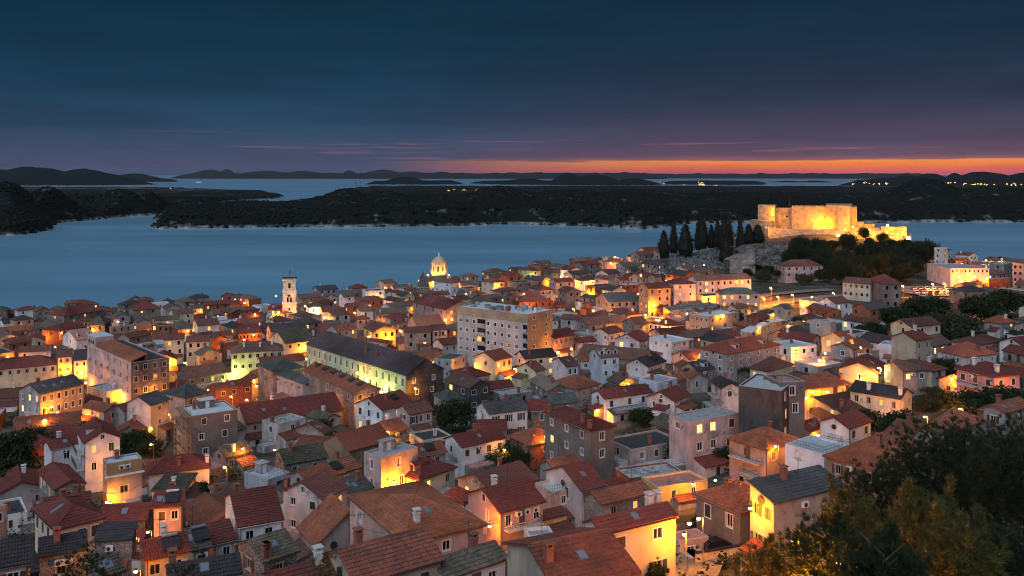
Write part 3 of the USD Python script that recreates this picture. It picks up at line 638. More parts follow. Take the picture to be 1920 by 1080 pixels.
    for fx, fy, cmat in o.get('ch', []):
        x = x0 + fx * L; y = y0 + fy * W; x = min(max(x, x0 + .6), x1 - .6); y = min(max(y, y0 + .6), y1 - .6)
        z = rz(x, y)
        chimney(t, x, y, z if k != 'f' else e - .3, {'brick': 'brickch', 'white': 'chwhite', 'tall': 'chwhite'}[cmat], cmat == 'tall', far=dist > 330)
    if not o.get('ch') and mid and rnd.random() < .45:
        x = rnd.uniform(.15, .85) * L + x0; y = rnd.uniform(.3, .8) * W + y0; chimney(t, x, y, rz(x, y) if k != 'f' else e - .3, rnd.choice(['brickch', 'chwhite', 'brickch']))
    if dist < 420 and rnd.random() < .55:
        x = rnd.uniform(.1, .9) * L + x0; y = rnd.uniform(.35, .75) * W + y0; antenna(t, x, y, rz(x, y) if k != 'f' else e - .3, rnd)
    nrm = np.array([0, -sl, 1.]) / math.hypot(1, sl)
    for q in range(o.get('hatch', 1 if (near and not fill and k == 'g' and rnd.random() < .2) else 0)):
        if k not in 'gh': break
        x = x0 + L * (.5 if o.get('hatch', 1) == 1 else (.22 + .2 * q)); y = -W * (.22 + .05 * (q % 2)); z = rz(x, y)
        uy = np.array([0, 1, sl]) / math.hypot(1, sl); big = 1.7 if 'shut' in o and q == 0 and k == 'h' else 1
        hm = MB(); hm.obox((x, y, z + .08), (.38 * (1 if big == 1 else .9), 0, 0), uy * .5 * big, nrm * .07); hp = obj('roof_hatch', hm, 'metal_grey', t)
        g = MB(); cc = np.array((x, y, z + .08)) + nrm * .078; g.quad(cc - (.3, 0, 0) - uy * .4 * big, cc + (.3, 0, 0) - uy * .4 * big, cc + (.3, 0, 0) + uy * .4 * big, cc - (.3, 0, 0) + uy * .4 * big); obj('hatch_glass', g, 'skypane', hp)
    for q in range(o.get('dorm', 0)):
        n = o['dorm']; x = x0 + L * (q + .5 + (.0 if n > 1 else .1)) / n; y = -W * .36; z = rz(x, y); w, d = .65, W * .22
        dm = MB(); zt = z + 1.15
        dm.box(x - w, x + w, y, y + d + .8, z - .3, zt); dm.add([(x - w, y, zt), (x + w, y, zt), (x, y, zt + .45), (x - w, y + d + 1.2, zt), (x + w, y + d + 1.2, zt), (x, y + d + 1.2, zt + .45)], [(0, 1, 2), (3, 5, 4)])
        dp = obj('dormer', dm, 'chwhite' if wallm != 'cream' else 'timber', t)
        dr = MB()
        for a in (-1, 1): slab(dr, [(x + a * (w + .15), y - .15, zt - .06), (x, y - .15, zt + .5), (x, y + d + 1.3, zt + .5), (x + a * (w + .15), y + d + 1.3, zt - .06)], .08)
        obj('dormer_roof', dr, rm, dp)
        dw = MB(); dw.box(x - .35, x + .35, y - .03, y + .1, z + .15, zt - .1); obj('dormer_window', dw, 'pane', dp)
    for q in range(o.get('low', 0)):
        x = x0 + L * (q + .6) / o['low']; y = -W * .17; z = rz(x, y)
        lm = MB(); lm.add([(x - 1, y - .2, z + .5), (x + 1, y - .2, z + .5), (x + 1, y + 1.6, z + .75), (x - 1, y + 1.6, z + .75), (x - 1, y - .2, z - .4), (x + 1, y - .2, z - .4), (x + 1, y + 1.6, z), (x - 1, y + 1.6, z)], [(0, 1, 2, 3), (0, 4, 5, 1), (1, 5, 6, 2), (3, 7, 4, 0)])
        obj('low_dormer', lm, 'darktile', t)
    if o.get('dish'):
        dm = trimesh.creation.cylinder(.45, .08, sections=16); dm.apply_transform(trimesh.transformations.rotation_matrix(math.pi / 2, (0, 1, 0))); dm.apply_translation((sx * (hx + .12), 0, e - .3)); obj('satellite_dish', (dm.vertices, dm.faces), 'metal_dark', t)
    for q in range(o.get('ac', 0)):
        x = x0 + L * (.42 + .18 * q); am = MB(); am.box(x - .4, x + .4, -hy - .38, -hy - .06, wt - 1.1, wt - .5); ap = obj('air_conditioner', am, 'frame_white', t)
        fm = trimesh.creation.cylinder(.22, .03, sections=14); fm.apply_transform(trimesh.transformations.rotation_matrix(math.pi / 2, (1, 0, 0))); fm.apply_translation((x - .1, -hy - .4, wt - .8)); obj('fan_grille', (fm.vertices, fm.faces), 'metal_dark', ap)
    if o.get('solar'):
        x, y = x0 + L * .6, -W * .15; z = rz(x, y) + .35
        sm = MB(); sm.bar((x - .8, y + .3, z + .3), (x + .8, y + .3, z + .3), .24, 12); bp = obj('solar_boiler', sm, 'metal_grey', t)
        pm = MB(); uy = np.array([0, 1, sl]) / math.hypot(1, sl); pm.obox((x, y - .8, z - .25), (.9, 0, 0), uy * .8, nrm * .05); obj('solar_panel', pm, 'metal_dark', bp)
    if o.get('rail'):
        railing(t, [(x0 + .1, y0 + .1, e + .06), (x1 - .1, y0 + .1, e + .06), (x1 - .1, y1 - .1, e + .06)])
    if o.get('hut'):
        hm = MB(); hw, hd = L * .16, W * .26; hm.box(-hw, hw, W * .12, W * .12 + hd, e - .3, e + 1.4); hp = obj('roof_room', hm, wallm, t)
        rr = MB(); rr.box(-hw - .2, hw + .2, W * .12 - .2, W * .12 + hd + .2, e + 1.4, e + 1.52); obj('roof_room_slab', rr, rm, hp)
        dd = MB(); dd.box(-.4, .4, W * .12 - .03, W * .12 + .02, e - .2, e + 1.2); obj('roof_room_door', dd, 'frame_white', hp)
    if o.get('porch'):
        x = x0 + L * .62; pm = MB(); slab(pm, [(x - .9, -hy - 1.0, 2.5), (x + .9, -hy - 1.0, 2.5), (x + .9, -hy, 2.95), (x - .9, -hy, 2.95)]); pp = obj('porch_roof', pm, 'red', t)
        pb = MB(); pb.bar((x - .8, -hy - .9, 0), (x - .8, -hy - .9, 2.4), .05); pb.bar((x + .8, -hy - .9, 0), (x + .8, -hy - .9, 2.4), .05); obj('porch_post', pb, 'frame_white', pp)
        dm = MB(); dm.box(x - .5, x + .5, -hy - .04, -hy + .05, 0, 2.2); obj('door', dm, 'door_wood', t)
        bl = MB(); bl.sphere((x, -hy - .4, 2.35), .1); obj('porch_bulb', bl, 'bulb', pp)
    for q in range(o.get('balc', 0)):
        z = wt - 2.6 - 2.8 * q
        if o.get('balc') == 1: z = max(z, 2.4)
        # on the gable side that shows, or along the front
        bm = MB(); bm.box(-hx * .8, hx * .8, -hy - 1.3, -hy - .005, z, z + .16); bp = obj('balcony', bm, 'frame_stone', t)
        railing(bp, [(-hx * .8 + .05, -hy - .05, z + .16), (-hx * .8 + .05, -hy - 1.25, z + .16), (hx * .8 - .05, -hy - 1.25, z + .16), (hx * .8 - .05, -hy - .05, z + .16)])
        dm = MB(); dm.box(-.5, .5, -hy - .03, -hy + .04, z + .16, z + 2.2); obj('balcony_door', dm, 'door_wood', t)
    if o.get('ver'):
        vm = MB()
        for i in range(4): vm.bar((x0 + .3 + (L - .6) * i / 3, y0 - 1.4, e - 3), (x0 + .3 + (L - .6) * i / 3, y0 - 1.4, e), .08)
        obj('veranda_post', vm, 'frame_white', t)
        rr = MB(); rr.box(x0 - .3, x1 + .3, y0 - 1.7, y0 - .01, e - .02, e + .16); obj('veranda_roof', rr, 'bluewhite_deck', t); rf = MB(); rf.box(x0 - .3, x1 + .3, y0 - 1.7, y0 - .01, e - 3.2, e - 3.0); obj('veranda_floor', rf, 'concrete', t)
        railing(t, [(x0 - .2, y0 - 1.6, e - 3), (x1 + .2, y0 - 1.6, e - 3)])
    if o.get('dome'):
        m = trimesh.creation.icosphere(3, 1.); m.apply_scale((L * .17, W * .5, 1.3)); m.apply_translation((0, 0, e - .2)); obj('roof_dome', (m.vertices, m.faces), 'white_deck', t, smooth=True)
        rr = MB()
        for a in (-1, 1): slab(rr, [(a * L * .22, y0 - 1.2, e + .5), (a * L * .5, y0 - 1.6, e + .15), (a * L * .5, y1, e + .5), (a * L * .22, y1, e + .8)], .12)
        obj('roof_canopy', rr, 'white_deck', t)
    if o.get('scaf'):
        sm = MB(); pl = MB(); d = 1.1; xs_ = [-hx - .25, -hx - .25 - d]
        for y in np.linspace(-hy, hy, 4):
            for x in xs_: sm.bar((x, y, -1), (x, y, e + 1), .05, 5)
        for z in np.arange(1., e + .5, 2.):
            for x in xs_: sm.bar((x, -hy, z + 1), (x, hy, z + 1), .04, 5)
            pl.box(xs_[1], xs_[0], -hy, hy, z - .04, z)
        for y in np.linspace(-hy, hy, 3)[:-1]: sm.bar((xs_[1], y, 0), (xs_[1], y + hy, e), .035, 5)
        obj('scaffold_frame', sm, 'metal_grey', t); obj('scaffold_deck', pl, 'timber', t)
    if 'pal' in o:
        rr = MB(); tile_plane(rr, (x0 + L * .22, y0 + .05, e + .35), (x1 - .05, y0 + .05, e + .35), (x1 - .05, y0 + W * .42, e + 1.9), (x0 + L * .22, y0 + W * .42, e + 1.9), 1)
        obj('tiled_roof', rr, 'bigorange', t); bk = MB(); bk.box(x0 + L * .22, x1 - .1, y0 + W * .42 - .3, y0 + W * .42 - .1, e - .3, e + 1.75); obj('roof_back_wall', bk, 'ruin', t)
        tw = MB(); tw.box(x0 + .02, x0 + L * .2, y0 + .02, y0 + W * .5, e - .3, e + 2.6); tp = obj('corner_tower', tw, 'pinkpal', t)
        tt = MB(); tt.box(x0 - .1, x0 + L * .2 + .1, y0 - .1, y0 + W * .5 + .1, e + 2.6, e + 2.75); obj('tower_top', tt, 'bluewhite_deck', tp)
        for i in range(3): wv = MB(); wv.box(x0 + L * (.04 + .05 * i), x0 + L * (.065 + .05 * i), y0 - .02, y0 + .05, e + .5, e + 1.6); obj('tower_window', wv, 'pane', tp)
        for zc in (e - .6, e - 4.6, e - 8.4): cb = MB(); cb.box(x0 - .1, x1 + .1, y0 - .14, y0 - .004, zc - .14, zc + .14); obj('cornice', cb, 'pinkpal', t)
    if 'apt' in o:
        cl = MB()
        for j in range(5): zc = e - 2.95 - j * 2.95; cl.box(x0, x1, y0 - .05, y0 - .004, zc - .12, zc + .12)
        obj('storey_band', cl, 'frame_stone', t)
        tb = MB(); tb.box(x0 - .06, x1 + .06, y0 - .08, y0 - .004, e - 2.7, e + .02); obj('attic_band', tb, 'aptend', t, label='dull ochre top storey band')
        for i in (3.02, 3.6, 9.4):
            for j in range(1, 6):
                zz = e - 2.95 * (j + 1) + .25
                if zz < 0: continue
                lg = MB(); xx = x0 + L * i / 10; lg.box(xx, xx + 1.7, y0 - .09, y0 - .03, zz, zz + 2.3); lp = obj('loggia', lg, 'lit_dim' if (i < 3.3 and j == 3) else 'pane', t)  # flat panel replaces the recess, its shade given by the dark pane
                bb = MB(); bb.box(xx, xx + 1.7, y0 - .55, y0 - .1, zz, zz + .12); bb.box(xx, xx + 1.7, y0 - .55, y0 - .5, zz + .12, zz + .95); obj('loggia_parapet', bb, 'aptgrey', lp)
        for i in range(14):
            x, y = x0 + L * rnd.uniform(.05, .95), rnd.uniform(-.35, .35) * W; um = MB(); a, b, h = rnd.uniform(.3, 1.3), rnd.uniform(.3, .8), rnd.uniform(.4, 1.4)
            um.box(x - a, x + a, y - b, y + b, e - .3, e + h); obj('roof_unit', um, rnd.choice(['concrete', 'brickch', 'white_deck', 'metal_grey']), t)
            if i % 2: antenna(t, x + .2, y, e + h, rnd)
    if 'band' in o:
        bm = MB(); bm.box(x0 - .02, x1 + .02, y0 - .1, y0 - .004, e - 1.9, e - .02); obj('orange_band', bm, 'ochreside', t)
        cm = MB(); cm.box(x0 - .3, x1 + .3, y0 - .7, y0 - .01, e - 2.1, e - 1.95); obj('cornice', cm, 'frame_white', t)
    return t

def annexes(t, rec, rnd):
    """lean-tos, terraces and yard walls that crowd round the older houses"""
    k, X0, Y0, Z0, rot, L, W, e, p, wallm, roofm, wf, ws, label, o, fill = rec
    if math.hypot(X0, Y0) > 430 or 'apt' in o or 'pal' in o or L > 26 or label.startswith('grey house with brown pan'): return
    th = math.radians(rot); c, s = math.cos(th), math.sin(th); camx = c * -X0 + s * -Y0; sx = 1 if camx > 0 else -1
    for where in ('F', 'S', 'F'):
        if rnd.random() > .62: continue
        d = rnd.uniform(1.6, 3.4); ht = min(e * .62, rnd.uniform(2.2, 3.9))
        if where == 'F': w = L * rnd.uniform(.3, .7); x = rnd.uniform(-L / 2 + w / 2, L / 2 - w / 2); x0, x1, y0, y1 = x - w / 2, x + w / 2, -W / 2 - d + .3, -W / 2 + .25
        else: w = W * rnd.uniform(.4, .8); y = rnd.uniform(-W / 2 + w / 2, W / 2 - w / 2); x0, x1 = sorted((sx * (L / 2 - .25), sx * (L / 2 + d - .3))); y0, y1 = y - w / 2, y + w / 2
        P_ = Polygon([(X0 + c * u - s * v, Y0 + s * u + c * v) for u, v in ((x0, y0), (x1, y0), (x1, y1), (x0, y1))])
        if any(FOOT[i].intersection(P_).area > .25 * P_.area and FID[i] != label for i in FTREE.query(P_)): continue
        wm_ = rnd.choice([wallm, wallm, 'stone', 'rubble', 'grey', 'white', 'pinkwhite'])
        flat = rnd.random() < .4; m = MB(); rr = MB(); zb = -2.2
        if flat:
            m.box(x0, x1, y0, y1, zb, ht); obj('annex_wall', m, wm_, t)
            rr.box(x0 + .12, x1 - .12, y0 + .12, y1, ht + .004, ht + .06); ap = obj('annex_terrace', rr, rnd.choice(['terrace', 'concrete', 'tar', 'pinkroof']), t)
            if rnd.random() < .55 and math.hypot(X0, Y0) < 260: railing(ap, [(x0 + .05, y1 - .3, ht), (x0 + .05, y0 + .05, ht), (x1 - .05, y0 + .05, ht), (x1 - .05, y1 - .3, ht)])
        else:
            rm_ = rnd.choice([ROOFMAT.get(roofm, roofm) if k != 'f' else 'brown', 'brown', 'oldbrown', 'moss', 'orange', 'red']); lod = 2 if math.hypot(X0, Y0) < 130 else 1
            if where == 'F':
                m.box(x0, x1, y0 + .15, y1, zb, ht); tile_plane(rr, (x0 - .15, y0 - .1, ht - .02), (x1 + .15, y0 - .1, ht - .02), (x1 + .15, y1, ht + .3 * d), (x0 - .15, y1, ht + .3 * d), lod)
                m.add([(x0, y0 + .15, ht), (x0, y1, ht), (x0, y1, ht + .3 * d - .16)], [(0, 2, 1)]); m.add([(x1, y0 + .15, ht), (x1, y1, ht), (x1, y1, ht + .3 * d - .16)], [(0, 1, 2)])
            else:
                xi, xo = (x0, x1) if sx > 0 else (x1, x0); m.box(x0, x1, y0, y1, zb, ht)
                e0, e1 = ((xo + sx * .15, y0 - .15, ht), (xo + sx * .15, y1 + .15, ht)); r0, r1 = ((xi, y0 - .15, ht + .3 * d), (xi, y1 + .15, ht + .3 * d))
                tile_plane(rr, e0, e1, r1, r0, lod) if sx > 0 else tile_plane(rr, e1, e0, r0, r1, lod)
                m.add([(xo, y0, ht), (xi, y0, ht), (xi, y0, ht + .3 * d - .16)], [(0, 1, 2), (2, 1, 0)])
            obj('annex_wall', m, wm_, t); obj('annex_roof', rr, rm_, t)
        if where == 'F' and rnd.random() < .7:
            dm = MB(); q = rnd.uniform(x0 + .7, x1 - .7) if x1 - x0 > 1.6 else (x0 + x1) / 2; yy = y0 + (0 if flat else .15); zt = max(.9, ht - .35); dm.box(q - .42, q + .42, yy - .03, yy + .05, zt - 1.5, zt); obj(rnd.choice(['annex_door', 'annex_window']), dm, rnd.choice(['door_wood', 'shutter_green', 'pane']), t)

HOUSES = [
('g',4.4,68.4,52.8,25,7.2,9.2,7.7,1.6,'beige','brick',(4,1),(0,0),'large brown-red tiled roof with brick chimney at the bottom centre',{'ch':[(.12,.3,'brick')]},0),
('g',11.3,84.5,49.2,28.9,9,3.2,8,0.8,'cream','red',(2,2),(1,2),'lamp-lit yellow house with long red roof beside the street with the parked car',{'ch':[(.93,.75,'white'),(.8,.7,'white')],'w':1},0),
('s',11.4,92.3,47.3,28,3.7,1.5,4.9,0.5,'cream','red',(1,1),(0,0),'low red lean-to in front of the lamp-lit yellow house',{'ch':[(.2,.3,'white')]},0),
('g',-0.9,117,39.3,33.9,7.3,8.4,8.2,1.8,'pink','red',(3,1),(1,1),'pink house with red roof and air conditioners left of the white terrace',{'ch':[(.3,.55,'white')],'ac':3,'lit':.0},0),
('f',6.2,131,37.6,30.2,3.6,4.8,6.5,0,'pink','terrace',(1,1),(0,0),'pink block with white roof terrace and tall white chimney',{'rail':1,'ch':[(.98,.2,'tall')]},0),
('g',9.2,131,37.2,30.1,4.5,10.2,8,2.2,'pinkwhite','red',(2,1),(1,1),'red roofed house directly behind the white roof terrace',{},0),
('g',8.3,152.1,34.6,34.4,6,5.2,5.8,1.2,'grey','orange',(1,1),(1,1),'small orange roofed house tucked behind the terrace house',{},0),
('h',-11.1,100.2,42.1,31.7,9.8,16.2,10.1,1.6,'pink','bigorange',(3,1),(2,2),'house with big orange tiled roof and one roof hatch',{'hatch':1,'ch':[(.3,.2,'white')]},0),
('g',15,126.7,38.7,31.4,9.3,4.8,5.8,1,'stone','orange',(2,1),(0,0),'low brown tiled house right of the tall white chimney',{},0),
('g',-4.2,78.7,49.9,39,6.9,4,5.8,0.9,'white','moss',(2,1),(1,1),'mossy pan-tiled house with white gable at the bottom edge',{},0),
('g',3.4,120.7,39.3,31.4,8.4,3,4.2,0.6,'yellow','brown',(3,1),(0,0),'low brown roofed house below the pink house with air conditioners',{},0),
('f',3.1,102,44.2,12.2,3,2.5,4.8,0,'white','concrete',(0,0),(0,0),'small plain white annex behind the large brown-red roof',{},0),
('g',-7.2,172.3,32,35.3,10.5,6.8,6.8,1.5,'white','red',(4,1),(1,1),'white house with green shutters and red roof beside the dark bushes',{'shut':'green','lit':0},0),
('h',4.6,177,32.1,-54.8,7.8,8,5.6,1.9,'orange','bigorange',(2,1),(1,1),'orange hipped house left of the tall grey-brown house',{},0),
('h',12.4,165.1,33.1,-57.3,14.7,6.2,11.5,1.4,'greybrown','red',(3,3),(1,2),'tall grey-brown house with patched red hipped roof and chimneys',{'ch':[(.1,.1,'brick'),(.75,.2,'brick'),(.95,.1,'brick')],'lit':.1,'w':2},0),
('f',25.2,168.7,33.8,28.6,11.9,8.1,5.9,0,'pinkgrey','tar',(3,1),(1,1),'low pink flat-roofed house with dark roof and small chimneys',{'ch':[(.5,.3,'brick')]},0),
('f',22.9,148.7,35.9,20.7,9.8,5.3,4.7,0,'orange','stained',(2,1),(0,0),'flat house with stained grey roof behind the lamp-lit terrace wall',{},0),
('f',25.4,138.8,37.5,22.6,9,5,5,0,'yellow','pinkroof',(2,1),(0,0),'flat pinkish roof over glowing yellow wall near the street lamp',{},0),
('h',42.4,148.6,38.5,-54.4,8.4,9.4,7.2,2.1,'pinkbrown','bigorange',(1,1),(2,1),'house with pointed orange hipped roof and arched doorway',{},0),
('f',46.1,133.6,41.6,-51.8,6.6,7.2,7.8,0,'white','terrace',(0,0),(1,1),'white flat-roofed house with little yellow-lit porch window',{'rail':1},0),
('h',50.8,121,44.3,-48.9,9,16.4,8,2.3,'brownwall','bigorange',(2,1),(0,0),'orange hipped house partly hidden behind the dark pines',{'ch':[(.55,.35,'brick')]},0),
('s',29.9,92.9,48.1,28.5,10.5,3.8,9,1.2,'creamgrey','slate',(0,0),(2,2),'house with grey roof and glowing yellow side wall near the pines',{},0),
('h',28.1,109.3,43.2,-57.7,7.9,8.2,7.1,1.9,'greybrown','orange',(2,1),(1,1),'grey house with brown pan-tiled roof behind the garden and car',{'ch':[(.45,.3,'brick')]},0),
('f',21,105.7,43.9,19.7,3.9,2.7,3.2,0,'pinkgrey','pinkroof',(1,1),(0,0),'small flat shed beside the lamp-lit yellow house',{},0),
('g',60.9,135.6,44.8,-57.9,4.6,7,5.8,1.6,'pinkwhite','orange',(2,1),(1,1),'orange roofed house with pale gable left of the pine tops',{},0),
('g',69.4,135.1,46.1,-77.3,6.5,8,5.6,2,'stone','bigorange',(2,1),(0,0),'broad ribbed orange roof just left of the dark pines',{},0),
('g',80.2,143.9,47.3,36,9.1,4.2,5.1,0.9,'grey','bigorange',(1,1),(1,1),'long orange roof with grey gable at the right edge above the pines',{},0),
('g',58.5,155.6,40.9,40,8,6,5.9,1.4,'white','red',(2,1),(0,0),'white gabled house with round satellite dish and red roof',{'dish':1,'lit':0},0),
('g',53.2,160.2,39.4,43.7,5.2,4.6,5.1,1,'pinkbrown','red',(1,1),(1,1),'low mauve gabled house beside the white gable with the dish',{'ch':[(.6,.2,'brick')]},0),
('g',-11.2,76.6,49.8,34.8,8.4,7.2,7.2,1.6,'beige','brick',(3,1),(1,1),'long brown-red roof with rusty flue at the bottom edge',{'ch':[(.25,.55,'brick')]},0),
('g',-17.4,75.4,50.3,35.1,6.5,4.4,5.8,0.9,'beige','red',(2,1),(1,1),'red roof with pale ridge line at the bottom edge left of centre',{},0),
('s',-23.1,108.9,40.9,-57.7,6.9,4.6,5.1,3.5,'pinkgrey','bigorange',(0,0),(0,0),'steep one-sided orange roof over a bare pink wall',{},0),
('g',-25,90.5,45.8,43,4.2,6.2,6.2,1.3,'rubble','moss',(1,1),(1,1),'stone house with mossy pan tiles and two brick chimneys',{'ch':[(.05,.1,'brick'),(.2,.1,'brick')]},0),
('g',-32.8,112.1,39.3,26.5,5.6,11.4,8.6,2.4,'white','red',(2,1),(1,1),'white gabled house with long dark red roof and vent pipe',{'ch':[(.3,.97,'brick')]},0),
('g',-27.5,123.8,37.5,61.8,5.7,7.6,8.7,1.8,'pinkwhite','brown',(2,1),(2,2),'white house with brown roof, brick chimney and outside stair balcony',{'ch':[(.1,.9,'brick')],'w':2},0),
('g',-30.7,145.5,34.1,47.3,10.6,6.2,7.4,1.2,'grey','orange',(2,1),(0,0),'orange roofed house with grey gable behind the brown roofed white house',{'ch':[(.9,.95,'brick')]},0),
('g',-24.3,132.2,36.2,51.4,4.7,6,7.3,1.5,'grey','slate',(1,1),(1,1),'dark slate roofed house squeezed behind the brown roofed white house',{},0),
('s',-21.4,138,35.6,-1.1,6.6,2.6,4.4,0.7,'orange','brown',(0,0),(0,0),'low orange-walled shed with brown roof near the bright lamp',{'ch':[(.97,.1,'brick')]},0),
('h',-15.2,151,33.6,-40.7,7.8,9,6.4,1.9,'cream','red',(3,1),(2,1),'red hipped house with timber dormer beside the bright wall lamp',{'ch':[(.25,.35,'white')],'dorm':1},0),
('f',-20.2,148.2,34.1,46.6,7.8,4.5,10,0,'pinkgrey','concrete',(1,2),(1,2),'tall concrete house with flat grey roof and roof porch',{'hut':1},0),
('g',-30.8,176.9,30.9,44.6,10.6,9.6,6.2,2.2,'brownwall','smoothred',(1,1),(1,1),'plain smooth red roof right of the ivy-covered gap',{},0),
('g',-29.8,190.4,30.1,27.1,5.2,7.2,4.6,1.6,'stone','slate',(1,1),(1,1),'grey tiled stone house left of the lamp-lit stone house',{},0),
('g',-26.5,192.9,30,40.6,5,7.2,5.2,1.6,'rubble','orange',(1,1),(0,0),'stone house with weathered orange roof glowing in lamp light',{},0),
('g',-22.3,202.5,29.5,38.2,6.6,6.4,7,1.4,'pink','brown',(3,1),(1,1),'tall pink house with brown roof left of the round green tree',{'w':2},0),
('g',-29.9,208,28.7,50.1,10.2,9.8,7.9,2.1,'white','red',(1,1),(3,2),'big white gabled house with red roof and solar boilers',{'solar':1,'w':2},0),
('g',-53.2,210.5,27.7,31.3,23.2,12.8,6.4,2.9,'beige','red',(6,1),(1,1),'very long dark red roof with two skylights below the barracks',{'hatch':2},0),
('f',-50.8,197.5,29,51,7.5,5.7,6.7,0,'whitestain','stained',(1,2),(1,2),'peeling white house with debris-strewn flat roof',{'ch':[(.05,.5,'brick')]},0),
('g',-43.8,195.1,29.4,64.8,3.3,8.6,4.6,1.8,'stone','brown',(1,1),(1,1),'small dark brown roofed house beside the peeling white house',{},0),
('g',-43.5,204.5,28.7,-37.5,6.7,5,5.6,1.1,'pink','moss',(1,1),(1,1),'grey ribbed roof with pink end wall below the long red roof',{},0),
('g',-55.7,176.5,30.7,45.6,6.1,6,4.3,1.4,'stone','moss',(2,1),(0,0),'little stone house with tan tiled roof and white vent',{'ch':[(.4,.2,'white')]},0),
('f',-42.3,153.3,33.2,52.9,4.7,6.5,5.4,0,'greyblue','terrace',(1,1),(0,0),'grey terrace house with railings beside the lamp-lit alley walls',{'rail':1,'hut':1},0),
('g',-39.7,166.6,31.8,30.4,8.4,7.6,5.5,1.7,'rubble','moss',(2,1),(1,1),'low rubble house with stone roof above the terrace house',{},0),
('g',-40.2,181.7,30.5,-18.4,6.1,7.2,4.5,1.5,'rubble','brown',(1,1),(1,1),'ruined rubble house with dark tiles beside the ivy',{},0),
('g',-84.2,166.4,31.8,43.1,5.9,5.2,7.8,1.1,'white','red',(1,1),(0,0),'low end of the white terrace with dark red roof by the dark trees',{'ch':[(.4,.6,'white')]},0),
('g',-76.8,164.7,31.7,-56.8,10.7,6.4,10.3,1.7,'white','red',(1,2),(2,2),'tall white house with balconies and red dormer roof',{'dorm':1,'ch':[(.05,.9,'brick')],'balc':2,'w':2},0),
('g',-71.8,141.3,34.3,-50.7,11.8,4.6,7.6,0.9,'stone','red',(4,1),(1,1),'dark red gabled house below the white terrace with balconies',{},0),
('g',-68,135.6,35.5,27.3,6.6,3,4.9,0.7,'stone','red',(2,1),(1,1),'low dark red roof behind the hipped house with a skylight',{},0),
('h',-54.2,108.4,40.1,-46.9,9.4,5.8,8.6,1.4,'peach','red',(4,1),(3,1),'peach hipped house with brown shutters and one large skylight',{'shut':'brown','hatch':1,'lit':0,'ch':[(.0,.6,'brick')]},0),
('f',-63,143.4,34.5,34.4,5.2,3.5,9.7,0,'greyplain','bluewhite',(1,2),(3,2),'grey and orange town house with pale blue flat roof and lit window',{'band':1,'ac':2,'litf':1,'side':'ochreside'},0),
('h',-60.7,161.4,32.1,22.2,10.9,7.2,5.1,1.8,'white','red',(2,1),(1,1),'wide dark red hipped house right of the grey and orange house',{'ch':[(.95,.3,'white'),(.5,.2,'brick')]},0),
('s',-56.2,147.7,33.8,3.5,5.5,7.7,4.9,0.4,'white','moss',(0,0),(1,1),'white house with green-grey metal roof above the solar boiler',{},0),
('g',-46.8,121.4,37.9,14.6,4.2,5,7.6,1.1,'pink','red',(2,2),(1,1),'narrow pink house with solar boiler on its dark red roof',{'solar':1,'winpos':1},0),
('s',-46,103,42.3,11.1,4.3,2.8,5.8,1.1,'stone','tar',(1,1),(1,1),'house with torn black tar roof beside the lit alley',{},0),
('g',-54.1,124.8,37.3,6.7,6.7,5.4,5,1.4,'stone','red',(2,1),(1,1),'long faded red roof above the black tar roof',{},0),
('g',-37.2,94.8,44.2,29.6,4.7,5,6,1.1,'beige','red',(2,1),(0,0),'red row house at the left end of its row right of the lit alley',{},0),
('g',-36.7,102.5,42.2,35.1,2.4,6.2,5.6,1.5,'beige','moss',(1,1),(0,0),'row house with mottled mossy tiles between two red roofs',{},0),
('g',-35.5,106.8,41.2,36.1,3,6,5.6,1.4,'whitestain','red',(1,1),(0,0),'red row house at the right end of its row below the white gable',{},0),
('g',-27.2,78.2,49.5,24.1,6.2,4.2,5.7,0.9,'pinkgrey','darktile',(2,1),(1,1),'long dark tiled roof at the bottom edge right of the alley',{'ch':[(.1,.9,'brick')]},0),
('g',-46.2,82.2,47.8,27,3.2,6,7.1,1.4,'pink','darktile',(1,1),(0,0),'pink house with dark tiled roof in the bottom left corner',{},0),
('s',-45.4,89.7,45.9,27.2,4.5,3.1,6.4,0.9,'stone','darktile',(1,1),(1,1),'weathered dark sloping roof left of the black tar roof',{},0),
('g',-37.9,82.6,48.1,43.5,2,5.2,5.6,0.9,'stone','moss',(1,1),(1,1),'small grey gabled roof at the bottom edge left of the alley',{},0),
('f',-68.8,117.9,38.7,65.6,2.3,2,7.2,0,'pink','concrete',(1,1),(1,2),'pink wall with chimney cut off by the left edge',{'ch':[(.2,.3,'brick')]},0),
('h',-94.8,177.6,30.3,-47,15.4,7.8,5.5,2.2,'stone','red',(1,1),(1,1),'dark red roofed house above the dark trees at the left',{},0),
('f',-110,253.1,23.7,-47.9,37,10.1,16.3,0,'pinkpal','tar',(7,3),(4,3),'pink palazzo with awnings and a ruined blackened end wall',{'pal':1,'w':2,'side':'ruin','sidelabel':'blackened ruined end wall'},0),
('g',-127.7,334.9,19.1,20.5,7.7,7.6,9.4,1.7,'cream','brown',(2,2),(1,1),'taller of the two orange-lit houses behind the pink palazzo',{},0),
('g',-114.7,325.1,20.3,12.2,8.5,7.6,9.3,1.7,'cream','brown',(3,2),(1,1),'lower of the two orange-lit houses behind the pink palazzo',{},0),
('g',-108.3,316.3,21,-58.7,7.9,8.4,5.5,2,'yellowgrey','slate',(1,1),(2,2),'ochre gable-fronted chapel-like house left of the pale yellow block',{},0),
('h',-82.9,288.3,23,18.9,16.5,9.2,10.4,2.3,'palestain','oldbrown',(7,2),(2,2),'large pale yellow block with damp streaks and hipped brown roof',{'ch':[(.25,.3,'white'),(.55,.25,'white'),(.78,.35,'white')],'lit':.05},0),
('g',-108.8,365.1,19.4,23.7,9,12.6,6.4,2.8,'orange','red',(6,1),(0,0),'orange house with dark red roof and one skylight above the pale yellow block',{'hatch':1},0),
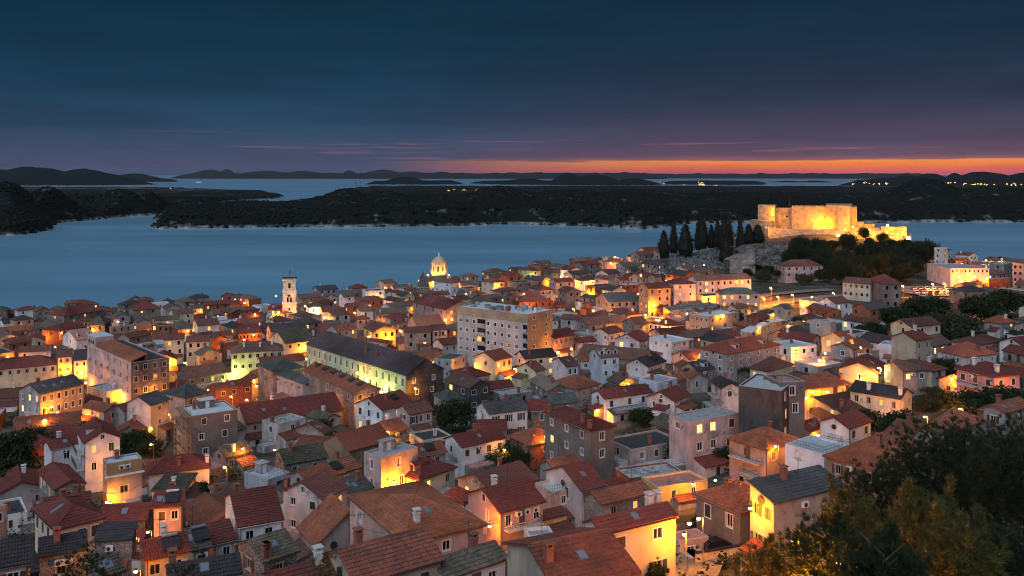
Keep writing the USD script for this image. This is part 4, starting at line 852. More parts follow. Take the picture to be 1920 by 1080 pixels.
('f',-108.2,339.1,20.3,49.2,5.4,4,6.2,0,'orange','terrace',(0,0),(1,1),'orange block with white terrace beside the skylight roof',{},0),
('g',-97.4,278.8,23.1,38.6,13.2,10.6,4.9,2.2,'stone','oldbrown',(4,1),(2,1),'long low stone house with brown roof right of the palazzo',{},0),
('h',-84,228.4,26.2,55.3,7.5,9.8,7.8,2.1,'pinkbrown','greenslate',(2,1),(1,1),'house with green-grey hipped roof behind the scaffolding',{},0),
('f',-64.4,188.4,29.4,33.9,9.3,9.3,11.1,0,'greybrown','white',(2,3),(0,0),'grey house with white flat roof and scaffolding on its left side',{'scaf':1,'hut':1,'lit':.0},0),
('g',-77.7,244.6,25.2,43.9,11,5.6,6.7,1.3,'orange','orange',(3,1),(0,0),'orange-lit house with awning left of the stone dormer house',{},0),
('g',-63.8,195.3,28.9,65.3,8,6.8,4.9,1.7,'white','moss',(1,1),(1,1),'white shed with grey ribbed roof right of the scaffolded house',{},0),
('g',-120.7,232.6,25.3,62,12.8,9.4,9.1,2.1,'pinkgrey','slate',(6,2),(3,2),'pinkish grey house with dark grey roof and four skylights',{'hatch':3,'w':2},0),
('h',-160.8,291.7,18.7,28.2,20.2,10.6,9,2.5,'cream','red',(8,1),(0,0),'ochre building with row of six windows at the left edge',{},0),
('g',-152.2,301.8,19.1,27.1,4.8,7.8,9.7,1.8,'cream','brown',(2,2),(0,0),'left half of the ochre house pair beside the pink palazzo',{},0),
('g',-144.9,298.7,19.7,21.7,4.6,11,9,2.5,'cream','darktile',(2,2),(0,0),'right half of the ochre house pair beside the pink palazzo',{},0),
('g',-186.9,382.5,13.2,47.8,8.3,15.4,7,3.5,'white','pinkroof',(0,0),(1,1),'white house with pinkish roof and two white dormers',{'dorm':2},0),
('h',-207.4,411.3,11.4,65.4,15.6,11.6,7.7,2.6,'orange','red',(3,1),(1,1),'broad dark red hipped roof behind the house with two dormers',{},0),
('f',-175.3,400.9,13.9,46.3,12.2,2.1,8.1,0,'pinkbrown','terrace',(4,1),(0,0),'house with white roof pavilion and three lit-wall windows',{'hut':1},0),
('h',-199.3,428.2,11.3,12.2,8.8,14.8,7.5,3.5,'stone','moss',(2,1),(1,1),'mossy brown hipped house left of the white roof pavilion',{},0),
('g',-164.6,374.6,15.3,0,7.8,6.8,6.2,1.5,'stone','red',(1,1),(1,1),'red roofed house just above the palazzo roof on the left',{},0),
('g',-158.7,372.9,15.9,65.1,11.8,7.2,6.6,1.7,'stone','brown',(1,1),(1,1),'brown roofed house just above the palazzo roof on the right',{},0),
('f',-157.5,402.4,15.2,-21,9.9,5.3,7,0,'orange','tar',(3,1),(0,0),'flat house with one bright window left of the mossy hipped roof',{'litf':1},0),
('h',-148.3,398.4,15.8,37.3,8.4,14.8,6,3.3,'orange','moss',(2,1),(1,1),'grey-brown hipped roof over an orange-lit wall',{},0),
('g',-134.4,389.5,17.3,32.4,9.6,10.4,7.5,2.3,'pinkwhite','brown',(1,1),(1,1),'pale pink house with brown roof above the orange-lit pair',{'ch':[(.5,.5,'white')]},0),
('h',-236.4,480.9,7.7,59.4,24.1,16,8.1,3.8,'stone','red',(3,1),(1,1),'wide red hipped roof on the waterfront skyline',{},0),
('h',-201.2,486,9.4,32.4,14.2,15.8,8,3.8,'stone','red',(2,1),(1,1),'peaked red hipped roof standing highest on the left skyline',{},0),
('g',-101,218.5,26.9,-27.8,8.7,5.6,5.8,1.3,'grey','orange',(2,1),(1,1),'grey house with orange-brown roof below the palazzo',{},0),
('g',-94.4,219.4,26.9,57.7,7.4,5.8,5.7,1.3,'grey','brown',(1,1),(1,1),'red-brown roofed house left of the black roofed house',{},0),
('g',-83.8,204.3,28.2,71,6.5,7.2,9.7,1.8,'pinkwhite','slate',(1,2),(0,0),'pale house with black roof beside the lit street and scaffolding',{'w':2},0),
('f',-111.2,243.6,25,52.5,5.6,10.2,6.7,0,'beige','concrete',(0,0),(0,0),'windowless beige flat block at the foot of the palazzo',{},0),
('g',-85.5,199.1,28.6,103.7,6.5,7,4.1,1.9,'rubble','brown',(1,1),(1,1),'ruined rubble gable left of the street lamp and parked car',{},0),
('g',-40.8,255.8,24.2,-50.1,56.1,12.6,13.7,3.5,'palegreen','darkmetal',(17,2),(2,2),'very long barracks with dark roof and greenish-lit facade',{'ch':[(.55,.25,'brick'),(.66,.22,'brick')],'eav':1,'lit':0,'side':'darkstone'},0),
('g',-44.3,228.6,26.2,-54.5,31.6,7.6,11.2,1.7,'rubble','orange',(5,1),(2,2),'stone house with red roof broken by six low dormers',{'low':6,'ch':[(.1,.3,'brick')],'lit':0},0),
('s',-60,242.2,25.5,-48.7,16.8,2.8,9.1,1.3,'greylilac','greenslate',(4,1),(0,0),'grey-lilac house with flat sloping roof left of the stone dormer house',{'lit':0},0),
('h',-66,252.8,24.8,-53.7,11.8,9.6,10.9,1.9,'rubble','greenslate',(3,2),(0,0),'tall stone house with grey hipped roof and orange-lit wall',{},0),
('g',-74,284.3,23.4,25.1,14.2,6.2,7.3,1.4,'palestain','smoothred',(2,1),(1,1),'red roofed wing in front of the pale yellow block',{},0),
('g',-82.1,330.1,21.3,38.9,11.6,14.6,7.6,3.5,'palestain','moss',(3,1),(1,1),'house with thick mossy stone-slab roof at the barracks left end',{},0),
('g',-51.2,343.2,22.1,-61.3,11.7,9.6,8.4,2.2,'yellow','brown',(1,1),(3,2),'bright yellow gable-fronted house behind the barracks',{'lit':0},0),
('g',-36,369.9,22,23.7,12,14.2,6.4,3.2,'pink','smoothorange',(1,1),(1,1),'smooth orange roof with pink gable left of the apartment block',{},0),
('g',-28.5,344.2,23.1,13.6,6.2,7.6,7.3,1.7,'grey','brown',(2,1),(1,1),'grey balcony house right beside the apartment block',{'balc':1},0),
('g',-36.4,342.1,22.7,7.8,10.6,7.4,7.2,1.7,'stone','brown',(2,2),(1,1),'dim stone house with brown roof below the smooth orange roof',{},0),
('h',-66.7,395.8,21.1,16.4,6.4,6,5,1.4,'pinkbrown','smoothred',(2,1),(1,1),'small pyramid-roofed red house behind the barracks',{},0),
('g',-52,336.4,22.2,-32.6,15,4,5,0.9,'grey','red',(2,1),(1,1),'long red roof between the barracks and the yellow gabled house',{},0),
('g',-31.2,401.9,21.6,-54.6,29.7,15.6,9.7,3.5,'pinkbrown','red',(4,1),(2,2),'large red roof with open loggia windows above the apartment block',{'ch':[],'hatch':2},0),
('g',-23.8,320.7,24,36.3,7.6,7.4,5.4,1.7,'pinkwhite','brown',(2,1),(1,1),'pink and white cottage at the left foot of the apartment block',{},0),
('f',-19,276.7,26,62.8,9.8,6.1,7.5,0,'greyblue','greenslate',(2,1),(2,2),'blue-grey flat-roofed house right of the barracks end wall',{},0),
('f',-2.6,297.6,25.4,-38,29.9,13.7,20,0,'aptgrey','whiteroof',(10,5),(2,5),'six-storey grey apartment block with ochre end wall',{'apt':1,'w':1,'side':'aptend','sidelabel':'ochre end wall'},0),
('g',-5.8,269.2,27.1,47.2,7.9,9.6,7.7,2,'yellowpale','smoothred',(3,1),(1,1),'pale yellow house with red roof below the apartment block',{},0),
('g',5.4,255.8,28.5,44.6,4.4,8.4,5.7,1.9,'yellowpale','brown',(1,1),(0,0),'small cream gabled house right of the pale yellow house',{},0),
('g',15.1,254.3,29.4,27.7,4.5,9,6.6,1.9,'bluewhite','brown',(2,2),(1,1),'left one of the bluish white houses right of the block',{},0),
('g',21.7,258.7,29.9,17.5,6.1,5.4,6.3,1.2,'bluewhite','orange',(2,1),(1,1),'middle one of the bluish white houses with orange roof',{},0),
('g',26.2,252.4,30.4,17.2,6.2,8.8,8.6,1.9,'bluewhite','oldbrown',(2,2),(1,1),'bluish white house with three arched dormers and white chimney',{'dorm':3,'ch':[(.3,.2,'white')]},0),
('g',32.3,274,29.4,-26.6,21.9,10.4,5,2.5,'stone','oldbrown',(3,1),(1,1),'long brown roof stretching behind the three-dormer house',{},0),
('g',33.8,311.3,28.4,43.1,8.8,7.6,6.7,1.6,'pinkwhite','brown',(2,1),(2,2),'white gabled house left of the pink balcony house',{},0),
('g',39.4,289,29.9,57.8,9.6,9.2,6.9,2.1,'pinkwhite','red',(1,1),(2,1),'pink balcony house with two yellow-lit windows',{'litf':2,'balc':1},0),
('f',49.2,277.4,31.2,36.9,8.1,9.3,7.8,0,'white','bluewhite',(2,1),(2,1),'modern white house with flat white roof and open veranda',{'ver':1},0),
('g',37.6,248.6,31.7,49.6,10.2,7.4,5.8,1.8,'pinkwhite','darktile',(2,1),(1,1),'house with nearly black roof below the modern white house',{},0),
('f',36.4,221,32.8,40.6,7.6,5.9,6.5,0,'bluewhite','concrete',(1,1),(1,1),'pale blue flat house behind the white house with lamp-lit gable',{},0),
('g',26.4,213.3,31.7,27.9,14.2,6.2,5.9,1.4,'white','red',(3,1),(1,1),'long white house with red roof and lamp-lit gable end',{'porch':1,'lit':0},0),
('g',36.7,208.3,33.3,53,8.2,7.6,4.8,1.7,'pinkwhite','red',(1,1),(2,1),'white bungalow with red roof left of the balcony house',{},0),
('g',29.2,237.2,31.5,-58.3,5.7,5.8,3.5,1.3,'rubble','moss',(1,1),(0,0),'tiny stone gable glowing orange beside its lamp',{},0),
('h',16.2,228.9,30.4,43.8,9.2,10.2,5.8,2.3,'grey','orange',(2,1),(1,1),'red-orange hipped roof left of the tiny glowing gable',{},0),
('g',9.8,230.5,29.7,-69.2,12.9,6.8,5.8,1.5,'rubble','tan',(1,1),(1,1),'house with tan stone-slab roof and pink-lit gable',{},0),
('g',-11.3,224.7,28.6,-52.4,11.6,7,8.9,1.7,'darkstone','oldbrown',(2,1),(2,2),'blackened stone house with round gable window and lit window',{'litf':1},0),
('h',-15.5,218.1,28.8,29.3,5.2,8.2,6.6,1.9,'grey','greenslate',(2,2),(1,1),'grey-green roofed house left of the slate-roofed white house',{'litf':1},0),
('g',-2.3,200.4,30.4,26.2,10,7.6,7,1.7,'white','slate',(3,2),(1,1),'bright white house with grey slate roof and porch lamp',{'porch':1,'lit':0,'w':2},0),
('g',5.6,206.8,30.6,14,4.8,7.6,5.4,1.7,'stone','red',(1,1),(1,1),'stained red roof right of the slate-roofed white house',{},0),
('g',11.6,214.5,30.7,24.7,7.4,6.6,4.9,1.5,'stone','greenslate',(1,1),(1,1),'mottled green-grey roof behind the tall grey-brown house',{},0),
('g',-4.4,193.5,30.8,4.3,6.6,6,4.4,1.4,'stone','red',(1,1),(1,1),'low red roof directly below the slate-roofed white house',{},0),
('g',15.3,297.6,27.6,45,10.3,6.2,8.5,1.5,'pinkbrown','red',(4,2),(0,0),'pinkish street front with two bright lamps right of the block',{},0),
('g',24.6,362.5,25.5,-24.3,8.1,7,6,1.6,'grey','brown',(1,1),(1,1),'grey gabled house with dark red roof right behind the block',{},0),
('g',35.2,341.9,26.7,23.9,18.7,9.6,6.7,2.3,'stone','oldbrown',(4,1),(1,1),'long stone house with dull brown roof right of the block',{},0),
('g',45.8,327.1,28.7,30.9,5.6,9.6,6.8,2.2,'stone','oldbrown',(1,1),(1,1),'house with pale drainpipe at the end of the long stone house',{},0),
('h',9.7,419.6,23.8,14.7,17.1,13.4,7.1,3.2,'orange','smoothred',(5,1),(2,1),'glowing orange hall with big red hipped roof',{'hatch':2,'ch':[(.02,.4,'white')],'lit':0},0),
('g',22.5,418.7,25,0,5,7.4,4,1.7,'orange','red',(2,1),(1,1),'small orange house at the right end of the glowing hall',{},0),
('g',47.2,400.9,26.4,19.8,14.7,14.2,7.4,3.2,'pinkstone','slate',(4,2),(2,2),'pink stone house with dark grey roof and yellow-lit gable',{},0),
('g',36.1,408.2,26,35.2,3.6,6.4,4.2,1.4,'orange','brown',(1,1),(1,1),'tiny orange house left of the yellow-lit gable',{},0),
('g',60.4,374.8,28.1,22.1,11.6,8.4,14.6,1.9,'tan','darkred',(3,4),(2,4),'tall tan apartment house with yellow lamp glow on its front',{'w':2},0),
('h',71.9,379.3,29.4,15.7,10.2,10.2,14.6,2.3,'pinkwhite','darkred',(2,4),(2,4),'tall white corner house with brown hipped roof',{'w':2},0),
('g',95.5,407.6,30.9,18,28.6,8.8,11.4,2,'pinkwhite','oldbrown',(9,3),(0,0),'long pink three-storey house with row of lit upper windows',{'lit':.3,'w':2},0),
('h',92.9,365.4,32.4,0,16.7,9.2,9.2,2.1,'pinkgrey','greenslate',(5,3),(1,2),'grey-roofed apartment house with big yellow corner windows',{'lit':.6},0),
('f',75,328.4,31.2,38.2,17.6,8.9,7.7,0,'tan','white',(4,2),(4,2),'low school-like block with flat white roof',{},0),
('f',85.5,303.9,33.2,53.1,31.7,2.3,5.2,0,'whitegrey','white',(3,1),(0,0),'pavilion with bright white curved roof canopies',{'dome':1},0),
('h',62.5,243,33.9,35.3,22.1,10.2,9.1,2.3,'pinkgrey','orangered',(6,2),(2,2),'large pinkish grey house with orange hipped roof and dormers',{'dorm':2,'w':2,'lit':0},0),
('h',65.5,223.9,36,-47.9,5.5,12.4,5.7,2.5,'yellowpale','brown',(2,1),(1,1),'cream house with brown hipped roof behind the black tower house',{},0),
('f',46.1,159.5,38,-30.9,7.5,11.2,14.8,0,'black','terrace',(0,0),(2,3),'black weather-stained tower house with brick chimney',{'ch':[(.6,.6,'brick')]},0),
('f',49.1,160.2,38.7,12.6,4.8,6,14.6,0,'greybrown','pinkroof',(1,2),(2,3),'taller grey part rising behind the black tower house',{},0),
('g',48.3,200.6,35.2,-83.9,7.7,5,7.5,1.1,'pinkwhite','darktile',(1,1),(1,1),'pink and white house with big railed balcony',{'balc':1},0),
('g',47.3,234.9,33.1,-87.1,17.6,5.2,5,1.2,'grey','orange',(1,1),(1,1),'weathered orange roof with dark end above the balcony house',{},0),
('g',48.9,233.8,33.6,30.4,6.2,6.8,5.7,1.6,'stone','darktile',(1,1),(1,1),'dark roofed house with one small white dormer',{'dorm':1},0),
('f',34.7,160,35.9,29.8,11.7,5.5,11,0,'pinkplain','concrete',(3,3),(1,1),'large plain pink flat-roofed house with two glowing windows',{'litf':2},0),
('h',66.9,175.2,39.2,8.4,9.8,11.6,5.6,2.5,'cream','brown',(3,1),(1,1),'sagging brown hipped roof with many chimneys',{'ch':[(.1,.2,'brick'),(.3,.7,'brick'),(.5,.6,'brick'),(.8,.5,'brick')],'lit':.6},0),
('g',71.3,171.4,40.9,-44.2,10.1,6.6,7.2,1.4,'cream','darktile',(4,1),(2,1),'house with dark roof and glowing yellow wall with chimneys',{'ch':[(.35,.2,'white'),(.98,.2,'white')]},0),
('g',83.3,214.9,38.7,-98.8,14.5,3,5.1,0.8,'grey','orange',(1,1),(1,1),'orange roof with dark gable left of the pale yellow gable',{},0),
('g',80.8,204.2,39.4,58.5,11.4,9,6.5,2,'yellowpale','red',(1,1),(1,1),'pale yellow blank gable with greenish wall lamp',{'hatch':1},0),
('g',86,194,41,14.9,6.6,6.6,6.9,1.5,'grey','oldbrown',(2,1),(0,0),'grey gabled house with large pale lit opening',{},0),
('g',99.3,220.7,39.5,33.8,7,7.2,10.1,1.6,'beige','red',(2,2),(0,0),'big beige house with blank side wall and red roof',{'shut':'brown'},0),
('f',105.4,246.4,37.2,-36.6,4.9,6,6.1,0,'bluewhite','concrete',(0,0),(0,0),'bluish white annex left of the big beige house',{},0),
('h',89,165.9,44.7,-65.7,8.5,7.4,8.6,1.7,'rosepink','red',(3,2),(2,2),'rose pink house with dark green shutters and white frames',{'shut':'green','lit':0,'ch':[(.3,.3,'white'),(.85,.3,'white')],'w':2},0),
('h',109.8,214,41,-66.6,8.6,10.6,6.3,2.4,'pinkwhite','orangered',(2,1),(3,1),'wide red hipped house above the rose pink house',{'ch':[(.85,.5,'brick')]},0),
('h',150.7,274.5,39.1,-56.3,5.9,8.4,5.6,1.9,'grey','orangered',(1,1),(2,1),'red hipped house among the trees at the upper right',{},0),
('g',116.8,294.7,35.6,-55.2,13.6,5.6,5.7,1.3,'white','brown',(5,1),(0,0),'white house with brown roof and one bright yellow window',{'litf':1},0),
('g',92.4,251.9,36,45.5,5.7,7.6,7.8,1.8,'yellowpale','orangered',(1,1),(2,2),'cream balcony house with bright windows and orange roof',{'balc':1,'lit':.6},0),
('g',88.9,237.4,37.1,41.7,3.2,6.8,6.8,1.4,'pinkgrey','orange',(1,1),(1,1),'small pinkish grey house right of the cream balcony house',{},0),
('f',99.6,284.3,34.9,44.3,3.7,7,8.4,0,'concretewall','concrete',(0,0),(1,1),'bare concrete shell building above the cream balcony house',{},0),
('g',97.4,317.9,34.1,22.4,4.1,6.8,8.3,1.4,'beige','slate',(1,2),(1,2),'narrow beige house with grey roof beside the lit road',{},0),
('g',114.8,326.5,35.4,-76.3,13.3,6.4,5.2,1.4,'orange','brown',(3,1),(1,1),'brown roofed house with two glowing openings',{},0),
('g',119.7,329,35.7,28.8,8.6,7.8,7.3,1.9,'white','brown',(2,2),(1,2),'white and pink house with brown roof and balcony below the cream building',{},0),
('g',136.5,347.7,36.5,-42.5,11.3,8.4,11.5,1.8,'creampale','brown',(5,3),(1,3),'tall cream building with green shutters and a skylight',{'hatch':1,'shut':'green','w':2},0),
('h',142.7,340.2,36.9,0,7.8,14.4,12.2,3.1,'greybrown','red',(2,3),(0,0),'tall grey house with brown roof right behind the cream building',{},0),
('f',224.7,447.6,35,0,18.9,24.6,9.1,0,'pinkwhite','concrete',(9,1),(0,0),'long floodlit hall with nine slit windows beside the car park',{'lit':0},0),
('f',232.5,424.7,34.6,19.5,13.3,2,6,0,'orange','concrete',(3,1),(0,0),'low orange fire-station-like wing with three red doors',{'doors':3},0),
('f',237.8,491.8,35.8,37.4,6,4.3,14,0,'pinkwhite','concrete',(1,3),(1,3),'slim pale square tower behind the floodlit hall',{},0),
('g',258.7,513.3,35,17.3,10.9,6.2,5.6,1.5,'orange','orange',(3,1),(1,1),'orange-lit house right of the slim pale tower',{},0),
('g',267.7,578.8,37.1,17,6,12.8,7,2.9,'orange','brown',(1,2),(1,1),'orange-lit house just right of the brightest floodlight',{},0),
('f',247.8,429.9,34.8,-36.8,8.7,2,12,0,'pinkbrown','concrete',(4,3),(0,0),'pink apartment building cut by the right edge',{},0),
('g',159.7,332.2,37.8,0,8.5,3,4.1,0.7,'palegreen','brown',(2,1),(1,1),'pale green bungalow below the car park',{},0),
('g',163.5,351.8,37.1,34.8,10.9,3,4.3,0.7,'palegreen','brown',(2,1),(1,1),'pale green house with skylight below the car park',{'hatch':1},0),
('g',172.2,331.7,38,53.2,21.1,9,5.1,2.1,'brickwall','orange',(0,0),(3,1),'red brick gable house with three white-framed windows',{},0),
('h',193.1,375.5,35.3,15.2,13.2,8.4,6,1.9,'stone','darktile',(3,1),(1,1),'dark hipped roof directly below the floodlit hall',{},0),
('f',39.1,62.9,57,40,10,6,5.7,0,'white','terrace',(0,0),(0,0),'white roof with dark coping in the bottom right corner',{},0),
('g',53.9,303.8,30.3,26,11.7,8.9,5.5,1.9,'pinkgrey','red',(3,1),(2,1),'pinkish grey house with dark red gabled roof in front of the tall tan apartment house',{'ch':[(.2,.58,'brick')]},1),
('h',-218.8,508.8,7.7,48.9,12.6,8.2,8.5,2.1,'stone','darktile',(3,2),(2,2),'stone house with dark grey hipped roof behind the pink palazzo',{},1),
('h',132.8,253,38.2,32,13.8,8.1,4.5,1.6,'pinkgrey','brown',(4,1),(2,1),'pinkish grey house with brown hipped roof behind the rose pink house',{'ch':[(.33,.5,'white')]},1),
('g',-229,402,10.6,-54.9,13.8,8.4,6.5,1.9,'grey','moss',(3,2),(2,2),'grey house with mossy grey gabled roof left of the pink palazzo',{'ch':[(.58,.67,'brick')]},1),
('h',-72.1,452.5,20.9,25.9,14.1,9,5.5,2,'orange','brown',(3,1),(2,1),'ochre house with brown hipped roof left of the grey belfry spire',{'ch':[(.76,.25,'brick')]},1),
('g',77.9,529,35.3,35.3,13,7.2,7.5,1.8,'rubble','brown',(3,2),(1,2),'rubble house with brown gabled roof left of the cypress cemetery',{'ch':[(.7,.22,'brick')]},1),
('g',48.6,454.5,28.4,-58.5,12.2,7.6,8.5,1.7,'pinkgrey','oldbrown',(3,2),(1,2),'pinkish grey house with faded brown gabled roof left of the tall tan apartment house',{'ch':[(.43,.15,'brick')]},1),
('h',-104.7,453.8,19.1,36.9,9.4,8,4.5,1.8,'stone','brown',(2,1),(1,1),'stone house with brown hipped roof right of the bell tower',{},1),
('g',-26.3,498,24.1,25.9,9.9,7.9,4.5,1.9,'pinkwhite','moss',(2,1),(1,1),'pale pink house with mossy grey gabled roof right of the cathedral dome',{},1),
('h',-105.9,406,19.5,-53.4,10.7,7.6,4.5,1.6,'pinkgrey','brown',(3,1),(1,1),'pinkish grey house with brown hipped roof in front of the bell tower',{},1),
('h',303.3,557.5,29.9,-49.8,12.7,7.2,6.5,1.5,'rubble','red',(3,2),(1,2),'rubble house with dark red hipped roof behind the floodlit hall',{'ch':[(.53,.68,'brick')]},1),
('g',-32,535,22.8,-48.7,9,7.9,4.5,1.6,'stone','brown',(2,1),(1,1),'stone house with brown gabled roof right of the cathedral dome',{},1),
('g',136,234.8,40.1,21.1,11.1,7.7,5.5,1.7,'white','red',(3,1),(1,1),'white house with dark red gabled roof right of the rose pink house',{'ch':[(.42,.23,'white')]},1),
('g',-75.8,364.5,21,-57.8,10.8,8.1,5.5,2.1,'stone','red',(3,1),(2,1),'stone house with dark red gabled roof right of the bell tower',{},1),
('h',-3.6,457,24.1,38.3,13,7.3,6.5,1.6,'pinkgrey','brown',(3,2),(1,2),'pinkish grey house with brown hipped roof behind the glowing orange hall',{},1),
('g',-11.4,445.2,23.2,24.9,10.3,7.1,5.5,1.4,'stone','brown',(2,1),(1,1),'stone house with brown gabled roof left of the glowing orange hall',{},1),
('g',120.6,256.5,37.1,33.2,10.2,8.6,4.5,2,'pinkgrey','oldbrown',(3,1),(2,1),'pinkish grey house with faded brown gabled roof left of the rose pink house',{'ch':[(.26,.69,'brick')]},1),
('f',58.9,447,28.7,29.3,12.2,8.7,6.5,0,'orange','terrace',(3,2),(2,2),'ochre house with pale flat roof behind the tall tan apartment house',{'ch':[(.43,.46,'brick')]},1),
('h',97.9,462,31.8,-65.3,12.4,8,8.5,2,'rubble','oldbrown',(3,2),(1,2),'rubble house with faded brown hipped roof in front of the cypress cemetery',{'ch':[(.18,.38,'white')]},1),
('h',-251.9,423.5,9,31.5,13.9,8.4,6.5,1.8,'cream','moss',(3,2),(2,2),'cream house with mossy grey hipped roof left of the pink palazzo',{},1),
('g',-107.4,510.2,16.1,36,12.4,8.7,8.5,2,'grey','darktile',(3,2),(2,2),'grey house with dark grey gabled roof right of the bell tower',{'ch':[(.26,.52,'white')]},1),
('g',79.2,354.5,31.1,-68,14.3,8.1,4.5,1.9,'stone','red',(4,1),(2,1),'stone house with dark red gabled roof behind the school-like flat block',{},1),
('g',-83,149.5,33.3,-57.2,9.8,9.3,4.5,1.9,'grey','red',(3,1),(2,1),'grey house with dark red gabled roof left of the peach hipped house',{'ch':[(.42,.57,'white')]},1),
('g',4.6,444.2,24,48.2,14.8,8.5,5.5,1.9,'orange','brown',(3,1),(2,1),'ochre house with brown gabled roof behind the glowing orange hall',{},1),
('g',27.9,429.5,25.6,-67,10.6,8.1,8.5,1.9,'rubble','brown',(2,2),(2,2),'rubble house with brown gabled roof right of the glowing orange hall',{'ch':[(.45,.1,'brick')]},1),
('g',64.3,273.8,32.6,-52.1,9.8,8,6.5,1.7,'beige','darktile',(3,2),(1,2),'beige house with dark grey gabled roof in front of the school-like flat block',{},1),
('g',36.1,490,29.1,35.3,14.3,7.6,6.5,1.8,'grey','darktile',(3,2),(1,2),'grey house with dark grey gabled roof right of the glowing orange hall',{'ch':[(.64,.24,'brick')]},1),
('f',54.4,349.8,28.4,45.1,14.7,8.8,4.5,0,'white','tar',(4,1),(2,1),'white house with black flat roof in front of the tall tan apartment house',{'ch':[(.82,.17,'white')]},1),
('h',-10.2,474.8,24.6,-47.7,10.4,8.2,8.5,1.9,'cream','brown',(2,2),(2,2),'cream house with brown hipped roof right of the cathedral dome',{'ch':[(.32,.59,'brick')]},1),
('h',75.9,539.8,35.9,19.7,11,8.9,4.5,2.2,'pinkwhite','darktile',(2,1),(2,1),'pale pink house with dark grey hipped roof left of the cypress cemetery',{},1),
('h',-69.4,424.8,21.1,-69.9,11.8,8.4,4.5,2,'white','oldbrown',(2,1),(2,1),'white house with faded brown hipped roof left of the grey belfry spire',{},1),
('g',-273.9,537.5,3,-50.2,14,8.5,5.5,1.9,'grey','moss',(3,1),(2,1),'grey house with mossy grey gabled roof behind the pink palazzo, third one',{},1),
('h',248.5,456.5,34.9,35.6,9.5,8.1,4.5,2,'grey','brown',(2,1),(2,1),'grey house with brown hipped roof right of the floodlit hall',{'ch':[(.37,.12,'brick')]},1),
('f',4.4,468.2,25.3,36.3,11.2,7.8,8.5,0,'rubble','tar',(2,2),(1,2),'rubble house with black flat roof behind the glowing orange hall',{'ch':[(.87,.61,'brick')]},1),
('h',-249.1,451,8.4,44,9.4,8,8.5,1.8,'beige','darktile',(2,2),(2,2),'beige house with dark grey hipped roof left of the pink palazzo',{'ch':[(.18,.47,'brick')]},1),
('f',-73.6,470.8,20.6,21.9,10,8.6,8.5,0,'white','tar',(2,2),(2,2),'white house with black flat roof left of the grey belfry spire',{},1),
('h',-44.2,457.5,22.1,-54.4,14.5,7.5,7.5,1.5,'orange','moss',(3,2),(1,2),'ochre house with mossy grey hipped roof in front of the grey belfry spire',{'ch':[(.81,.65,'brick')]},1),
('g',260.5,448.2,34.7,31.2,10.7,7.8,6.5,1.9,'stone','red',(2,2),(1,2),'stone house with dark red gabled roof right of the floodlit hall',{'ch':[(.16,.13,'white')]},1),
('f',-57.3,507.2,20.9,28.1,13.9,7.1,4.5,0,'pinkgrey','tar',(3,1),(1,1),'pinkish grey house with black flat roof behind the grey belfry spire',{'ch':[(.75,.46,'white')]},1),
('f',33.5,445,26.4,44.6,11.6,8.9,4.5,0,'orange','terrace',(2,1),(2,1),'ochre house with pale flat roof right of the glowing orange hall',{},1),
('f',-133,474.5,15.8,-44.7,9.8,7.7,4.5,0,'white','concrete',(2,1),(1,1),'white house with grey flat roof left of the bell tower',{},1),
('g',-172.1,441,12.8,31.3,12,7.2,5.5,1.7,'cream','moss',(3,1),(1,1),'cream house with mossy grey gabled roof left of the pale yellow block',{'ch':[(.14,.37,'brick')]},1),
('h',-88,381.8,20.4,-51.5,10.3,9.3,6.5,2.3,'rubble','darktile',(3,2),(2,2),'rubble house with dark grey hipped roof right of the bell tower',{'ch':[(.8,.42,'brick')]},1),
('g',13.7,482,26.8,-41.5,13.2,7.8,6.5,2,'stone','darktile',(3,2),(1,2),'stone house with dark grey gabled roof behind the glowing orange hall',{'ch':[(.25,.3,'white')]},1),
('g',-288.6,486,5.5,23.3,13.5,8.1,4.5,1.7,'beige','orange',(3,1),(2,1),'beige house with orange-brown gabled roof left of the pink palazzo',{'ch':[(.36,.68,'brick')]},1),
('g',-167,474.5,12.6,37.7,11.6,7.7,6.5,1.8,'pinkwhite','moss',(2,2),(1,2),'pale pink house with mossy grey gabled roof left of the bell tower',{'ch':[(.51,.69,'white')]},1),
('g',-85.7,418.8,20.6,25.9,9.7,7.4,5.5,1.8,'white','brown',(2,1),(1,1),'white house with brown gabled roof right of the bell tower',{'ch':[(.87,.59,'brick')]},1),
('g',-209.3,475.2,9.5,-63.1,12.2,8,5.5,1.6,'grey','moss',(3,1),(1,1),'grey house with mossy grey gabled roof behind the pink palazzo, nearest one',{'ch':[(.3,.7,'white')]},1),
('f',16.6,535.2,29.1,-58.9,14.8,7.2,6.5,0,'orange','tar',(3,2),(1,2),'ochre house with black flat roof behind the glowing orange hall',{'ch':[(.64,.61,'brick')]},1),
('h',-95.9,446.8,19.8,-48.8,11.1,9.3,6.5,1.9,'rubble','red',(2,2),(2,2),'rubble house with dark red hipped roof right of the bell tower',{},1),
('h',-107.1,387.5,19.4,40.8,11.2,8.1,4.5,1.6,'pinkgrey','darktile',(3,1),(2,1),'pinkish grey house with dark grey hipped roof left of the bell tower',{'ch':[(.29,.14,'brick')]},1),
('g',-53.8,373.2,21.5,-47.9,12.8,8.1,4.5,1.7,'beige','oldbrown',(4,1),(2,1),'beige house with faded brown gabled roof behind the long barracks',{},1),
('h',-189.3,536.2,7.8,25,11.8,7.4,8.5,1.8,'stone','darktile',(2,2),(1,2),'stone house with dark grey hipped roof left of the bell tower',{'ch':[(.65,.66,'brick')]},1),
('g',-233.2,431.5,9.6,-50.1,11.2,7.8,4.5,1.8,'pinkwhite','red',(2,1),(1,1),'pale pink house with dark red gabled roof left of the pink palazzo',{},1),
